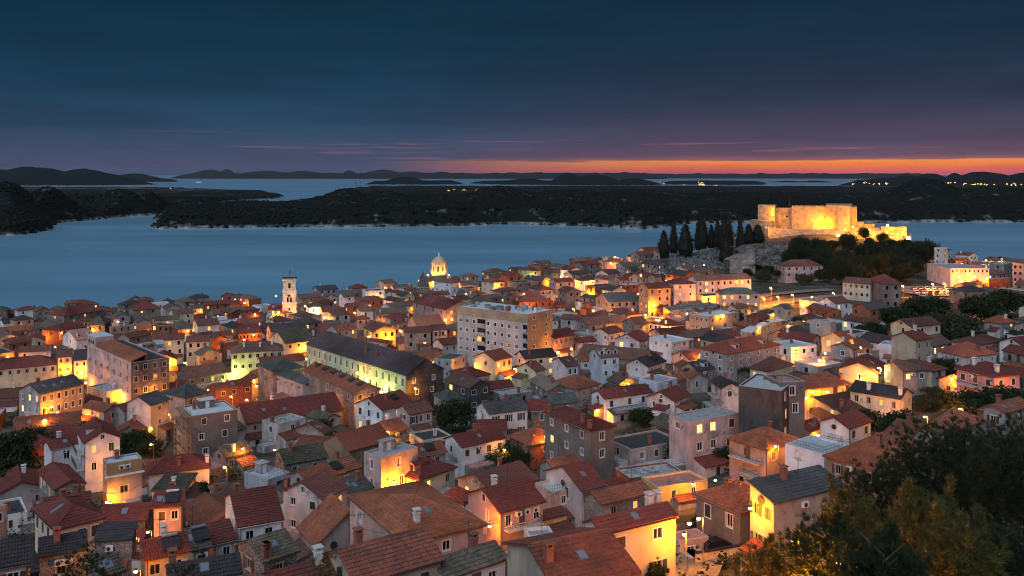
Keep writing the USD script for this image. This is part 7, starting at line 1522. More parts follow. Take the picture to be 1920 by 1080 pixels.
def cypress(name, label, loc, h, w, seed):
    t = thing(name, label, 'cypress', loc, 0, 'dark cypresses of the hillside cemetery'); r = np.random.default_rng(seed)
    m = MB(); m.bar((0, 0, -.6), (0, 0, h * .9), .2, 7, .03); obj('trunk', m, 'bark', t)
    z = r.uniform(.05, 1, 240); q = np.where(z < .28, .55 + 1.6 * z, 1.12 * (1 - z) ** .62 + .04); th = r.uniform(0, 6.28, 240); rr = w / 2 * q * np.sqrt(r.uniform(.25, 1., 240)); c = np.stack([rr * np.cos(th), rr * np.sin(th), z * h], 1)
    v, f = leaves(4200, c, .22, .22, seed + 1, narrow=.4)
    core = MB()
    zz = np.linspace(.06, .97, 12); qq = np.where(zz < .28, .55 + 1.6 * zz, 1.12 * (1 - zz) ** .62) * w / 2 * .72
    for k in range(11): core.bar((0, 0, zz[k] * h), (0, 0, zz[k + 1] * h), qq[k], 9, qq[k + 1])
    cv, cf = core.data(); vv = np.vstack([v, cv]); ff = np.vstack([np.vstack([f[:, [0, 1, 2]], f[:, [0, 2, 3]]]), cf + len(v)])
    obj('crown', (vv, ff), 'cypress', t)
    return t.GetPrim() if hasattr(t, 'GetPrim') else t

def pine_tree(name, label, loc, h, w, seed, mat, tufts=900, needles=26, nl=.3, group='Aleppo pines below the viewpoint', leaders=0):
    t = thing(name, label, 'pine', loc, 0, group); r = np.random.default_rng(seed)
    m, tips = limb_mesh(h, seed, w * .4, .16, .9, 10)
    c = []
    for k in range(tufts):
        d = r.normal(size=3); d /= np.linalg.norm(d); q = r.uniform(.2, 1.02) ** .6; lump = 1 + .28 * math.sin(3.1 * d[0] * 2 + seed) * math.cos(2.3 * d[1] * 2 + d[2] * 4)
        c.append((np.array([0, 0, h * .62]) + d * np.array([w / 2, w / 2, h * .40]) * q * lump, d + np.array([0, 0, .7])))
    for k in range(leaders):
        th = r.uniform(0, 6.28); b = np.array([math.cos(th) * w * .33 * r.random(), math.sin(th) * w * .33 * r.random(), h * .92]); top = b + np.array([r.normal() * .15, r.normal() * .15, r.uniform(1., 2.0)])
        m.bar(b - (0, 0, 1.2), top, .05, 5, .02)
        for q in range(30): s = r.random(); c.append((b + (top - b) * s + r.normal(size=3) * .16 * (1.1 - s), np.array([r.normal() * .6, r.normal() * .6, 1.])))
    obj('trunk', m, 'bark', t)
    V, Fc, n0 = [], [], 0
    C = np.array([a for a, b in c]); D = np.array([b for a, b in c]); D /= np.linalg.norm(D, axis=1, keepdims=True)
    N = len(C); dirs = D[:, None] * .9 + r.normal(size=(N, needles, 3)) * .55; dirs /= np.linalg.norm(dirs, axis=2, keepdims=True)
    s = np.cross(dirs, r.normal(size=dirs.shape)); s /= np.linalg.norm(s, axis=2, keepdims=True)
    L = nl * r.uniform(.6, 1.3, (N, needles, 1)); b0 = C[:, None] - D[:, None] * .05 + r.normal(size=(N, needles, 3)) * .06
    tri = np.stack([b0 - s * nl * .055, b0 + s * nl * .055, b0 + dirs * L], 2).reshape(-1, 3)
    obj('crown', (tri, np.arange(len(tri)).reshape(-1, 3)), mat, t)
    return t.GetPrim() if hasattr(t, 'GetPrim') else t

def at(px, py, h=0., lo=20.):
    x, y, z = hit(px, py, h, lo); return x, y, float(ground_z(x, y))

# pines on the slope right below the viewpoint
def at_dist(px, Y): x = (px - 960) / 1663. * Y; return x, Y, float(ground_z(x, Y)) - .3
def height_to(py, Y, z): return 90 - (py - 328) / 1663. * Y - z
PINES = [(1760, 92, 802, 11, 'pine', 'big dark pine mass at the right edge of the slope', 0), (1860, 84, 792, 11, 'pine', 'dark pine standing at the far right above the white roof', 0), (1660, 88, 872, 9, 'pine', 'dark pine left of the big pine mass', 0),
         (1925, 74, 815, 10, 'pine', 'dark pine cut by the right edge of the picture', 0), (1590, 80, 930, 6, 'pine_warm_lit', 'lamp-lit pine next to the grey-roofed glowing house', 2),
         (1730, 60, 935, 5.5, 'pine_warm_lit', 'young pine with tall yellowish candle shoots', 3), (1800, 56, 985, 5., 'pine_warm_lit', 'young pine with a slim lone leader right of centre slope', 3), (1560, 60, 985, 6.5, 'pine', 'bushy pine at the bottom edge right of the parked car', 1),
         (1440, 66, 1035, 5, 'pine_warm_lit', 'low yellowish pine beside the street with the parked car', 2), (1650, 52, 1010, 6, 'pine', 'dense low pine in the bottom right slope', 1), (1860, 60, 1000, 6, 'pine', 'dark pine just above the white bottom right roof', 0)]
for i, (px, Yd, top, w, mat, lab, lead) in enumerate(PINES):
    x, y, z = at_dist(px, Yd); h = max(3., height_to(top, Yd, z))
    pine_tree('pine_tree', lab, (x, y, z), h, w, 40 + i, mat, tufts=int(420 + 75 * w * (h / 8)), needles=26, nl=.46, leaders=lead)
for i, (px, Yd, top, w, lab) in enumerate([(605, 62, 1046, 3., 'tip of a brownish pine at the bottom edge left of centre'), (345, 66, 1062, 2.6, 'tip of a dark pine at the bottom edge near the lit alley'), (160, 74, 1020, 4.5, 'dark pine before the weathered sloping roof at bottom left'), (1230, 84, 1052, 2.4, 'small bush at the foot of the lamp-lit yellow wall')]):
    x, y, z = at_dist(px, Yd); pine_tree('pine_tree', lab, (x, y, z), max(2.5, height_to(top, Yd, z)), w, 70 + i, 'pine' if i else 'pine_warm_lit', tufts=330, nl=.3)

# garden trees: three kinds, then copies
KINDS = []
TREES = [  # px, py of the foot, height, width, kind, label
    (848, 815, 8, 9, 0, 'round green tree left of the slate-roofed white house'), (950, 885, 5, 8, 0, 'dark bush under the white house with green shutters'), (985, 880, 5, 7, 1, 'dark bush right of the white house with green shutters'), (905, 885, 5, 6, 1, 'dark bush at the left end of that same garden'),
    (1015, 870, 6, 4, 1, 'slim dark tree beside the orange hipped house'), (18, 905, 9, 10, 1, 'big dark tree at the left edge by the white terrace'), (48, 880, 8, 9, 0, 'dark tree just left of the white terrace'), (15, 940, 7, 9, 0, 'lower dark tree at the left edge'), (255, 850, 5, 7, 1, 'dark shrubs below the lit street at the left'), (282, 858, 4, 5, 0, 'shrub right beside the lit street at the left'),
    (605, 838, 6, 5, 1, 'ivy-dark tree in the gap above the smooth red roof'), (622, 845, 3.5, 6, 0, 'low ivy clump beside the smooth red roof'), (388, 950, 4, 4, 1, 'small dark tree right of the narrow pink house'), (355, 985, 3, 5, 0, 'low shrubs under the narrow pink house'), (353, 755, 5, 3, 1, 'small dark tree before the green-grey hipped roof'),
    (1170, 795, 6, 9, 2, 'rounded olive-green tree below the lamp-lit white gable'), (1205, 800, 4, 6, 1, 'dark shrub right of the olive-green tree'), (1285, 875, 6, 6, 1, 'dark spiky tree before the plain pink flat house'), (1345, 880, 5, 6, 0, 'bushes before the pointed orange hipped roof'), (1320, 890, 3, 5, 2, 'yellowish shrub beside those bushes'),
    (1450, 865, 3, 4, 1, 'small shrub at the right of the orange hipped roof'), (1385, 712, 4, 6, 0, 'small garden tree below the large pinkish grey house'), (1340, 610, 5, 3, 1, 'pointed dark tree by the flat white roofed school block'), (1358, 612, 5, 5, 0, 'round dark tree by the flat white roofed school block'), (1378, 612, 6, 6, 1, 'larger dark tree by the flat white roofed school block'),
    (1500, 622, 5, 7, 1, 'dark tree above the small stone houses'), (1548, 668, 4, 6, 0, 'dark garden tree below the cream balcony house'), (1612, 640, 5, 6, 1, 'tree right of the cream balcony house'), (1640, 640, 6, 9, 0, 'dark tree beside the white house with the yellow window'), (1680, 615, 7, 12, 1, 'wide dark tree above the big beige house'), (1720, 600, 8, 11, 0, 'second dark tree above the big beige house'),
    (1785, 640, 9, 15, 2, 'large pale olive tree at the right'), (1840, 605, 9, 13, 1, 'dark tree behind the large pale olive tree'), (1885, 598, 10, 14, 0, 'dark tree at the right edge below the floodlit hall'), (1750, 600, 8, 10, 1, 'dark tree left of the large pale olive tree'), (1905, 660, 6, 8, 1, 'dark tree right of the hipped house at the right edge'), (1820, 650, 5, 10, 0, 'low dark hedge under the large pale olive tree'),
    (1770, 712, 5, 6, 1, 'dark palm-like tree left of the rose pink house'), (1885, 740, 5, 5, 2, 'palm-like tree right of the rose pink house'), (1760, 755, 3, 7, 0, 'garden shrubs below the rose pink house'), (1735, 770, 3, 6, 2, 'yellowish garden shrubs lit by a street lamp'), (1830, 745, 2.5, 6, 0, 'hedge along the foot of the rose pink house'), (1625, 808, 4, 5, 1, 'dark climbing bush on the white gabled house'),
    (1690, 840, 6, 7, 1, 'tree just left of the dark pine tops'), (1830, 800, 6, 9, 0, 'tree in front of the long orange roof at the right'), (1880, 790, 6, 8, 1, 'tree at the right edge under the long orange roof'), (1545, 823, 2.5, 3, 2, 'bush glowing yellow beside a lamp'), (1325, 1005, 3, 4, 0, 'garden bush behind the parked dark car'), (1350, 985, 3.5, 5, 2, 'lamp-lit garden bush below the grey brown-roofed house'), (1383, 1000, 3, 4, 2, 'lamp-lit bush left of the glowing yellow house'),
    (1430, 530, 7, 9, 2, 'lamp-lit tree under the fortress rock'), (1470, 528, 7, 10, 0, 'dark tree by the old house under the fortress'), (1510, 535, 6, 8, 2, 'pale tree before the old house under the fortress'), (1545, 530, 7, 9, 1, 'dark tree right of the old house under the fortress'), (1402, 516, 4, 6, 1, 'shrub at the foot of the stone bastion'), (1440, 514, 5, 8, 0, 'dark bush climbing the stone bastion'), (1470, 517, 6, 8, 1, 'dark tree at the right end of the stone bastion'), (1422, 516, 3, 5, 1, 'low bush before the middle of the stone bastion'), (1640, 545, 6, 8, 2, 'lamp-lit yellow tree left of the cream building'), (1590, 540, 5, 8, 2, 'lamp-lit tree along the upper road'), (1880, 505, 8, 9, 1, 'tree beside the whitish lamp near the water'), (1860, 500, 7, 8, 0, 'tree left of the whitish lamp near the water'), (1900, 515, 7, 8, 1, 'tree right of the whitish lamp near the water'), (530, 565, 5, 5, 1, 'small tree beside the bell tower'), (920, 528, 4, 5, 0, 'small dark tree by the pale house near the cathedral')]
for i, (px, py, h, w, k, lab) in enumerate(TREES):
    loc = at(px, py); loc = (loc[0], loc[1], loc[2] - .2)
    while len(KINDS) <= k: KINDS.append(None)
    if KINDS[k] is None:
        KINDS[k] = (broad_tree('garden_tree', lab, loc, h, w, ['broad', 'broad', 'olive'][k], 100 + k, 5200), h, w)
    else:
        src, h0, w0 = KINDS[k]; copy_of(src, lab, loc, (i * 67) % 360, (w / w0, w / w0 * (1 + .2 * ((i * 37) % 5 - 2) / 4), h / h0))
# wood on the fortress slope
WOOD = []
rw = random.Random(8)
spots = [(1500, 470), (1530, 478), (1560, 470), (1590, 478), (1545, 495), (1580, 500), (1615, 492), (1650, 488), (1640, 505), (1675, 500), (1700, 490), (1715, 505), (1610, 515), (1570, 520), (1660, 522), (1690, 520), (1630, 470), (1670, 472), (1700, 472), (1655, 455), (1620, 450), (1725, 488), (1515, 500), (1530, 520), (1600, 535), (1500, 485), (1490, 500), (1545, 512), (1585, 512), (1640, 520), (1680, 510), (1712, 520), (1725, 505), (1650, 535), (1620, 540), (1575, 535), (1690, 530), (1480, 515), (1740, 495)]
wsrc = None
for i, (px, py) in enumerate(spots):
    x, y, z = at(px, py); h = rw.uniform(9, 15); w = rw.uniform(9, 14); h, w = (h * .6, w * .7) if py < 476 else (h, w)
    row_ = lambda q: 'upper' if q < 480 else 'middle' if q < 506 else 'lower'; lab = 'dark pine in the %s row of the fortress wood, %s from the left' % (row_(py), 'first second third fourth fifth sixth seventh eighth ninth tenth eleventh twelfth thirteenth fourteenth fifteenth sixteenth seventeenth eighteenth'.split()[sorted(q for q in spots if row_(q[1]) == row_(py)).index((px, py))])
    if wsrc is None: wsrc = (pine_tree('slope_pine', lab, (x, y, z - .3), h, w, 300, 'pine', tufts=1100, needles=12, nl=.85, group='pines on the fortress slope'), h, w)
    else: copy_of(wsrc[0], lab, (x, y, z - .3), rw.uniform(0, 360), (w / wsrc[2], w / wsrc[2], h / wsrc[1]))
# cypresses: px, foot, top
CYP = [(1245, 482, 432, 22, 'squat dark cypress at the left end of the cemetery row'), (1263, 468, 415, 16, 'tall slim cypress second from the left end'), (1285, 480, 420, 30, 'broad cypress third from the left end'), (1317, 460, 395, 20, 'tallest pointed cypress of the row'), (1309, 460, 414, 14, 'slim cypress just left of the tallest one'), (1334, 458, 421, 16, 'small cypress just right of the tallest one'),
       (1345, 465, 412, 16, 'cypress fifth from the right end'), (1358, 470, 405, 24, 'tall cypress in the middle of the right group'), (1368, 455, 417, 18, 'cypress behind the middle of the right group'), (1388, 472, 410, 16, 'slim cypress third from the right end'), (1404, 458, 420, 22, 'cypress second from the right end'), (1421, 455, 421, 26, 'broad cypress at the right end by the fortress bastion'), (1362, 492, 442, 28, 'low dark cypress before the gravestones')]
cs = None
for i, (px, ft, top, wpx, lab) in enumerate(CYP):
    x, y, z = at(px, ft + 2); y0 = min(y, 585); x = (px - 960) / 1663. * y0; z = float(ground_z(x, y0)); h = 90 - (top - 328) / 1663. * y0 - z; w = 1.55 * wpx / 1663. * y0
    if cs is None: cs = (cypress('cypress_tree', lab, (x, y0, z), h, w, 500), h, w)
    else: copy_of(cs[0], lab, (x, y0, z), i * 71, (w / cs[2], w / cs[2], h / cs[1]))

# gravestones on the terraced cemetery slope: nobody could count them
r_ = np.random.default_rng(4); gm = MB()
for k in range(520):
    x, y, z = at(r_.uniform(1255, 1372), r_.uniform(470, 505))
    a = r_.uniform(.4, .8); hh = r_.uniform(.4, 1.1)
    gm.box(x - a / 2, x + a / 2, y - .1, y + .1, z - .3, z + hh)
    if k % 3 == 0: gm.box(x - .09, x + .09, y - .06, y + .06, z + hh, z + hh + .8); gm.box(x - .3, x + .3, y - .06, y + .06, z + hh + .4, z + hh + .58)
    if k % 2 == 0: gm.box(x - a / 2, x + a / 2, y - 2., y - .1, z - .3, z + .35)
tag(obj('gravestones', gm, 'gravestone'), 'pale gravestones and crosses crowded on the cemetery terraces', 'gravestones', kind='stuff')

# ------------------------------------------------------------------ landmarks
def frame_thing(name, label, cat, x, y, z, rot=0): return thing(name, label, cat, (x, y, z), rot)
def pt(px, py, Y): return (px - 960) / 1663. * Y, Y, 90 - (py - 328) / 1663. * Y

# bell tower
Yt = 432; x, _, z1 = pt(543, 585, Yt); u = Yt / 1663.
t = frame_thing('bell_tower', 'square white stone bell tower with arched openings and a flagpole', 'tower', x, Yt, z1 - 6, 12)
w = 27 * u / 2 / 1.12; hb = 6; lev = lambda py: (585 - py) * u + hb
m = MB(); m.box(-w, w, -w, w, 0, lev(545)); m.box(-w * .93, w * .93, -w * .93, w * .93, lev(545), lev(524)); obj('tower_shaft', m, 'pinkwhite', t)
for py in (585, 567, 545, 524): m = MB(); m.box(-w - .3, w + .3, -w - .3, w + .3, lev(py) - .2, lev(py) + .35); obj('cornice', m, 'white', t)
for (py, n, hgt, wd) in ((560, 2, 2.4, .8), (552.5, 1, 1.2, 1.2), (534, 1, 2.6, 1.1), (578, 1, 1.4, .7)):
    for face in range(2):
        for i in range(n):
            o_ = (i - (n - 1) / 2) * 1.5; ww = w if py > 545 else w * .93
            m = MB()
            prof = [(-wd / 2, 0), (wd / 2, 0), (wd / 2, hgt - wd / 2)] + [(wd / 2 * math.cos(a), hgt - wd / 2 + wd / 2 * math.sin(a)) for a in np.linspace(.3, math.pi - .3, 5)] + [(-wd / 2, hgt - wd / 2)]
            e_ = trimesh.creation.extrude_polygon(Polygon(prof), .12, engine='earcut'); v = e_.vertices
            if face == 0: v = np.stack([v[:, 0] + o_, -ww - .1 + v[:, 2], v[:, 1] + lev(py) - hgt / 2], 1)
            else: v = np.stack([-ww - .1 + v[:, 2], -v[:, 0] + o_, v[:, 1] + lev(py) - hgt / 2], 1)
            obj('arched_opening', (v, e_.faces), 'pane', t)
m = MB()
for a in (-1, 1):
    m.box(a * w - .15, a * w + .15, -w, w, lev(524), lev(524) + .9); m.box(-w, w, a * w - .15, a * w + .15, lev(524), lev(524) + .9)
obj('roof_parapet', m, 'darkstone', t)
m = MB(); m.bar((0, 0, lev(524)), (0, 0, lev(506)), .09, 6); fp = obj('flagpole', m, 'metal_dark', t)
m = MB(); m.add([(0, 0, lev(507)), (.4, .1, lev(507.5)), (.5, .05, lev(512)), (.1, 0, lev(513)), (0, 0, lev(512))], [(0, 1, 2), (0, 2, 3), (0, 3, 4), (2, 1, 0), (3, 2, 0), (4, 3, 0)]); obj('flag', m, 'flag', fp)

# cathedral: dome wrapped in scaffolding above the roofs
Yc = 560; x, _, zb = pt(823, 511, Yc); u = Yc / 1663.
t = frame_thing('cathedral', 'cathedral with ribbed stone dome wrapped in scaffolding, lit from below', 'cathedral', x, Yc, zb - 16, 20)
R = 14.5 * u; zt = 16
m = MB(); m.box(-9, 8, -6, 14, 0, 13); obj('nave_wall', m, 'fort_stone', t)
m = MB(); m.bar((0, 0, 10), (0, 0, zt + 5.5), R * .92, 8, R * .92); dr = obj('dome_drum', m, 'cream', t)
for k in range(8):
    a = (k + .5) * math.pi / 4; c_, s_ = math.cos(a), math.sin(a); q = R * .92 * math.cos(math.pi / 8); m = MB(); m.obox((q * c_, q * s_, zt + 2.5), np.array([-s_, c_, 0]) * .55, np.array([c_, s_, 0]) * .06, (0, 0, 1.6)); obj('drum_window', m, 'pane', dr)
m = MB(); th_ = np.linspace(0, math.pi / 2, 9)
for i in range(8): m.bar((0, 0, zt + 5.5 + 4.6 * math.sin(th_[i])), (0, 0, zt + 5.5 + 4.6 * math.sin(th_[i + 1])), R * .9 * math.cos(th_[i]), 16, max(.05, R * .9 * math.cos(th_[i + 1])))
dm = obj('dome_shell', m, 'cream', t)
for k in range(16):
    a = k * math.pi / 8; m = MB()
    for i in range(8): m.bar((R * .92 * math.cos(th_[i]) * math.cos(a), R * .92 * math.cos(th_[i]) * math.sin(a), zt + 5.5 + 4.7 * math.sin(th_[i])), (R * .92 * math.cos(th_[i + 1]) * math.cos(a), R * .92 * math.cos(th_[i + 1]) * math.sin(a), zt + 5.5 + 4.7 * math.sin(th_[i + 1])), .1, 4)
    obj('dome_rib', m, 'frame_stone', dm)
m = MB(); m.bar((0, 0, zt + 10), (0, 0, zt + 11.6), .5, 8, .4); m.sphere((0, 0, zt + 12), .45); m.bar((0, 0, zt + 12), (0, 0, zt + 13.2), .06, 5); obj('dome_lantern', m, 'white', t)
m = MB()
for k in range(20):
    a = k * math.pi / 10; c_, s_ = math.cos(a), math.sin(a)
    for z_, q in ((zt + 6, 1.12), (zt + 8, 1.0), (zt + 9.6, .75)): m.bar((R * q * c_, R * q * s_, zt - 1), (R * q * c_, R * q * s_, z_), .045, 4)
    for z_, q in ((zt + 1, 1.12), (zt + 3, 1.12), (zt + 5, 1.12), (zt + 7, 1.), (zt + 9, .75)):
        b = a + math.pi / 10; m.bar((R * q * c_, R * q * s_, z_), (R * q * math.cos(b), R * q * math.sin(b), z_), .04, 4)
obj('scaffolding', m, 'metal_grey', t)
def flood(label, x, y, z, power, col=(1., .5, .09), r=.35, mat='bulb', group='floodlights', big=0.):
    t = thing('floodlight', label, 'floodlight', (x, y, z), 0, group)
    m = MB(); m.box(-.3, .3, -.25, .25, -.8, 0); obj('lamp_housing', m, 'metal_dark', t)
    m = MB(); m.sphere((0, 0, .25 + big), .28 + big, 2); obj('lamp_bulb', m, mat, t, smooth=True)
    l = UsdLux.SphereLight.Define(stage, path_for('lamp_light', t)); l.CreateRadiusAttr(r); l.CreateIntensityAttr(power); l.CreateColorAttr(Gf.Vec3f(*col)); l.AddTranslateOp().Set(Gf.Vec3d(0, 0, 1.0 + r + 2 * big))
    return t
flood('floodlight on the cathedral roof left of the dome', x - 6.6, Yc - 4.5, zb - 1.5, 260, (1., .45, .06)); flood('floodlight on the cathedral roof right of the dome', x + 6.6, Yc - 4.5, zb - 1.5, 260, (1., .45, .06)); flood('floodlight before the cathedral dome', x, Yc - 7.5, zb - 1.8, 200, (1., .45, .06))

# stone house beside the dome, and the belfry with its pyramid
Yb = 470; x, _, zb = pt(793, 556, Yb); u = Yb / 1663.
t = frame_thing('belfry', 'small square belfry with dark stone pyramid spire', 'tower', x, Yb, zb - 8, 18)
w = 10.5 * u; m = MB(); m.box(-w, w, -w, w, 0, 8 + 18 * u); obj('belfry_wall', m, 'stone', t)
for face in range(2):
    for i in (-1, 0, 1):
        m = MB()
        if face == 0: m.box(i * 1.5 - .4, i * 1.5 + .4, -w - .04, -w + .1, 8 + 4 * u, 8 + 13 * u)
        else: m.box(-w - .04, -w + .1, i * 1.5 - .4, i * 1.5 + .4, 8 + 4 * u, 8 + 13 * u)
        obj('arched_opening', m, 'pane', t)
m = MB(); m.box(-w - .25, w + .25, -w - .25, w + .25, 8 + 18 * u, 8 + 19 * u); obj('cornice', m, 'frame_stone', t)
m = MB(); hz = 8 + 19 * u; m.add([(-w, -w, hz), (w, -w, hz), (w, w, hz), (-w, w, hz), (0, 0, hz + 29 * u)], [(0, 1, 4), (1, 2, 4), (2, 3, 4), (3, 0, 4)]); obj('spire', m, 'slate', t)
m = MB(); m.bar((0, 0, hz + 28 * u), (0, 0, hz + 33 * u), .06, 4); m.bar((-.4, 0, hz + 31.5 * u), (.4, 0, hz + 31.5 * u), .05, 4); obj('cross', m, 'metal_dark', t)
# little bell gable, lit
Yg = 400; x, _, zb = pt(506, 612, Yg); u = Yg / 1663.
t = frame_thing('bell_gable', 'small pink church bell gable glowing in lamp light left of the bell tower', 'bell gable', x, Yg, zb - 5, 8)
prof = [(-8 * u, 0), (8 * u, 0), (8 * u, 5 + 8 * u), (6 * u, 5 + 10 * u), (6 * u, 5 + 19 * u)] + [(6 * u * math.cos(a), 5 + 19 * u + 6 * u * math.sin(a)) for a in np.linspace(.3, 2.84, 6)] + [(-6 * u, 5 + 19 * u), (-6 * u, 5 + 10 * u), (-8 * u, 5 + 8 * u)]
P_ = Polygon(prof)
for cx in (-2.6 * u, 2.6 * u): P_ = P_.difference(shapely.box(cx - 1.6 * u, 5 + 11 * u, cx + 1.6 * u, 5 + 18 * u))
e_ = trimesh.creation.extrude_polygon(P_, 1.0, engine='earcut'); v = e_.vertices; obj('gable_wall', (np.stack([v[:, 0], v[:, 2] - .5, v[:, 1]], 1) * (1, -1, 1), e_.faces), 'pinkwhite', t)
for cx in (-2.6 * u, 2.6 * u): m = MB(); m.bar((cx, 0, 5 + 12 * u), (cx, 0, 5 + 15 * u), .35, 8, .18); obj('bell', m, 'bronze_green', t)
m = MB(); m.box(-4, 4, .6, 9, 0, 6.2); obj('chapel_wall', m, 'pinkwhite', t); m = MB(); slab(m, [(-4.3, .5, 6.2), (0, .5, 7.8), (0, 9.3, 7.8), (-4.3, 9.3, 6.2)]); slab(m, [(0, .5, 7.8), (4.3, .5, 6.2), (4.3, 9.3, 6.2), (0, 9.3, 7.8)]); obj('chapel_roof', m, 'brown', t)

# fortress
u0 = 630 / 1663.
def fx(px, Y): return (px - 960) / 1663. * Y
def fz(py, Y): return 90 - (py - 328) / 1663. * Y
t = thing('fortress', 'ruined floodlit stone fortress crowning the hill at the right', 'fortress', (0, 0, 0))
def block(name, plan, zb, zt, mat='fort_stone', label=None):
    P_ = Polygon(plan); P_ = P_ if P_.exterior.is_ccw else P_.reverse(); m = MB(); m.prism(list(P_.exterior.coords)[:-1], zb, zt); return obj(name, m, mat, t, label)
def PL(*a): return [(fx(p, Y), Y) for p, Y in a]
block('left_tower', PL((1421, 640), (1452, 628), (1456, 652), (1424, 660)), 44, fz(385, 634))
block('middle_wall', PL((1450, 640), (1486, 642), (1486, 650), (1450, 650)), 40, fz(390, 641), 'fort_stone', 'unlit patched wall with one hole')
cw = block('curtain_wall', PL((1484, 640), (1550, 636), (1550, 646), (1484, 648)), 40, fz(387.5, 638))
m = MB()
for i in range(12):
    px = 1486 + i * 5.6; Y = 640 - 4 * i / 12.; m.box(fx(px, Y), fx(px + 3.9, Y), Y, Y + 1.2, fz(387.5, 638), fz(385.4, 638)); 
    obj('merlon', m, 'fort_stone', cw); m = MB()
block('main_tower', PL((1549, 632), (1556, 628), (1572, 620), (1594, 616), (1598, 630), (1598, 660), (1549, 660)), 38, fz(384.5, 626))
block('tower_buttress', PL((1592, 624), (1607, 628), (1607, 652), (1592, 652)), 38, fz(388, 628))
block('lower_bastion', PL((1409, 638), (1420, 632), (1447, 622), (1452, 632), (1440, 648), (1410, 648)), 42, fz(413, 632))
block('broken_wall', PL((1604, 630), (1620, 628), (1622, 634), (1604, 640)), 36, fz(416, 629)); block('broken_wall', PL((1618, 628), (1640, 626), (1642, 632), (1618, 634)), 36, fz(420, 627)); block('broken_wall', PL((1638, 626), (1655, 624), (1656, 630), (1640, 632)), 36, fz(428, 625))
block('outer_wall', PL((1652, 618), (1688, 612), (1690, 618), (1654, 624)), 30, fz(425, 616)); block('corner_turret', PL((1686, 612), (1700, 608), (1702, 618), (1690, 622)), 30, fz(425, 610))
m = MB(); m.bar((fx(1480.5, 645), 645, fz(392, 645)), (fx(1480.5, 645), 645, fz(366, 645)), .12, 6); obj('flagpole', m, 'metal_dark', t)
for px, py, Y, w_, h_ in ((1475.5, 406, 641, 1.2, 1.2), (1564, 417, 623.2, 1.6, 1.6)):
    m = MB(); m.box(fx(px, Y) - w_ / 2, fx(px, Y) + w_ / 2, Y - .15, Y + .15, fz(py, Y) - h_ / 2, fz(py, Y) + h_ / 2); obj('embrasure', m, 'pane', t)
# the crag under it
def crag(name, label, outline, Y0_, depth, mat='cliff', seed=3, back=0.):
    """a rock wall: outline of its face in the picture as (px, top, bottom)"""
    a = np.array(outline, float); n = 60; px = np.linspace(a[0, 0], a[-1, 0], n); tp, bt = np.interp(px, a[:, 0], a[:, 1]), np.interp(px, a[:, 0], a[:, 2]); k = 22
    V = np.zeros((n, k + 2, 3))
    for j in range(k):
        f = j / (k - 1); Yj = Y0_ + depth * f; py = bt + (tp - bt) * f
        V[:, j] = np.stack([(px - 960) / 1663. * Yj, Yj + 0 * px, 90 - (py - 328) / 1663. * Yj], 1)
    nz = meshkit.fbm(V[:, :k] * np.array([.22, .22, .3]), 5, seed) - .5; V[:, :k, 1] += nz * 4; V[:, :k, 2] += nz * 1.2
    V[:, k] = V[:, k - 1] + (0, 14 + back, -.5); V[:, k + 1] = V[:, k] + (0, 3, -30)
    i = np.arange(n * (k + 2)).reshape(n, k + 2); q = np.stack([i[:-1, :-1], i[1:, :-1], i[1:, 1:], i[:-1, 1:]], -1).reshape(-1, 4)
    return tag(obj(name, (V.reshape(-1, 3), q), mat), label, 'rock')
crag('fortress_rock', 'pale bare rock that carries the fortress walls', [(1440, 424, 446), (1470, 430, 455), (1500, 431, 458), (1550, 430, 460), (1600, 425, 455), (1660, 428, 452), (1710, 438, 455)], 606, 16, 'fort_stone', 3, 10)
crag('rock_bastion', 'grey overgrown rock bastion between cypresses and wood', [(1385, 470, 486), (1400, 462, 492), (1430, 458, 500), (1465, 456, 512), (1478, 457, 518)], 511, 6, 'cliff', 6)
crag('retaining_wall', 'slanting grey retaining wall below the cemetery', [(1368, 488, 512), (1385, 480, 514), (1405, 475, 512), (1416, 472, 513)], 503, 4, 'rubble', 9)
crag('garden_wall', 'weathered stone wall lit yellow below the tall white corner house', [(1255, 583, 612), (1290, 578, 606), (1340, 572, 598), (1345, 572, 598)], 340, 1.2, 'rubble', 12)
FL = [(1449, 624, 404, 330, 'floodlight in the nook between left tower and patched wall'), (1436, 614, 427, 90, 'floodlight below the lower bastion'), (1546, 629, 426, 560, 'floodlight in the corner of curtain wall and main tower'), (1524, 624, 437, 90, 'floodlight on the rock under the curtain wall'), (1584, 606, 432, 240, 'floodlight under the main tower, left one'), (1599, 607, 426, 420, 'floodlight under the main tower, right one'), (1630, 614, 432, 200, 'floodlight before the broken walls'), (1693, 600, 436, 260, 'floodlight beside the corner turret'), (1664, 608, 438, 110, 'floodlight before the outer wall')]
for px, Y, py, pw, lab in FL: flood(lab, fx(px, Y), Y, fz(py, Y), pw * 3.8, (1., .31, .0), .35)
flood('brightest floodlight, shining outward at the right end of the fortress wall', fx(1703, 596), 596, fz(450, 596), 1300, (1., .36, .01), .5, 'bulb_white', big=.95)
flood('bright floodlight among the pines under the main tower', fx(1571, 590), 590, fz(444, 590), 600, (1., .36, .01), .4, 'bulb_white', big=.55)
flood('small bright lamp on the outer fortress wall', fx(1664, 602), 602, fz(424.5, 602), 300, (1., .36, .01), .3, 'bulb', big=.45)

for i, (px_, py_) in enumerate(((1556, 480), (1598, 494), (1648, 474), (1708, 470), (1612, 520))): lamp(*(lambda q: (q[0], q[1], q[2] + 4, q[2]))(hit(px_, py_)), 0, 0, 2.2, 0, 'amber lamp glimmering in the fortress wood, %s from the left' % ('first', 'second', 'fourth', 'fifth', 'third')[i])
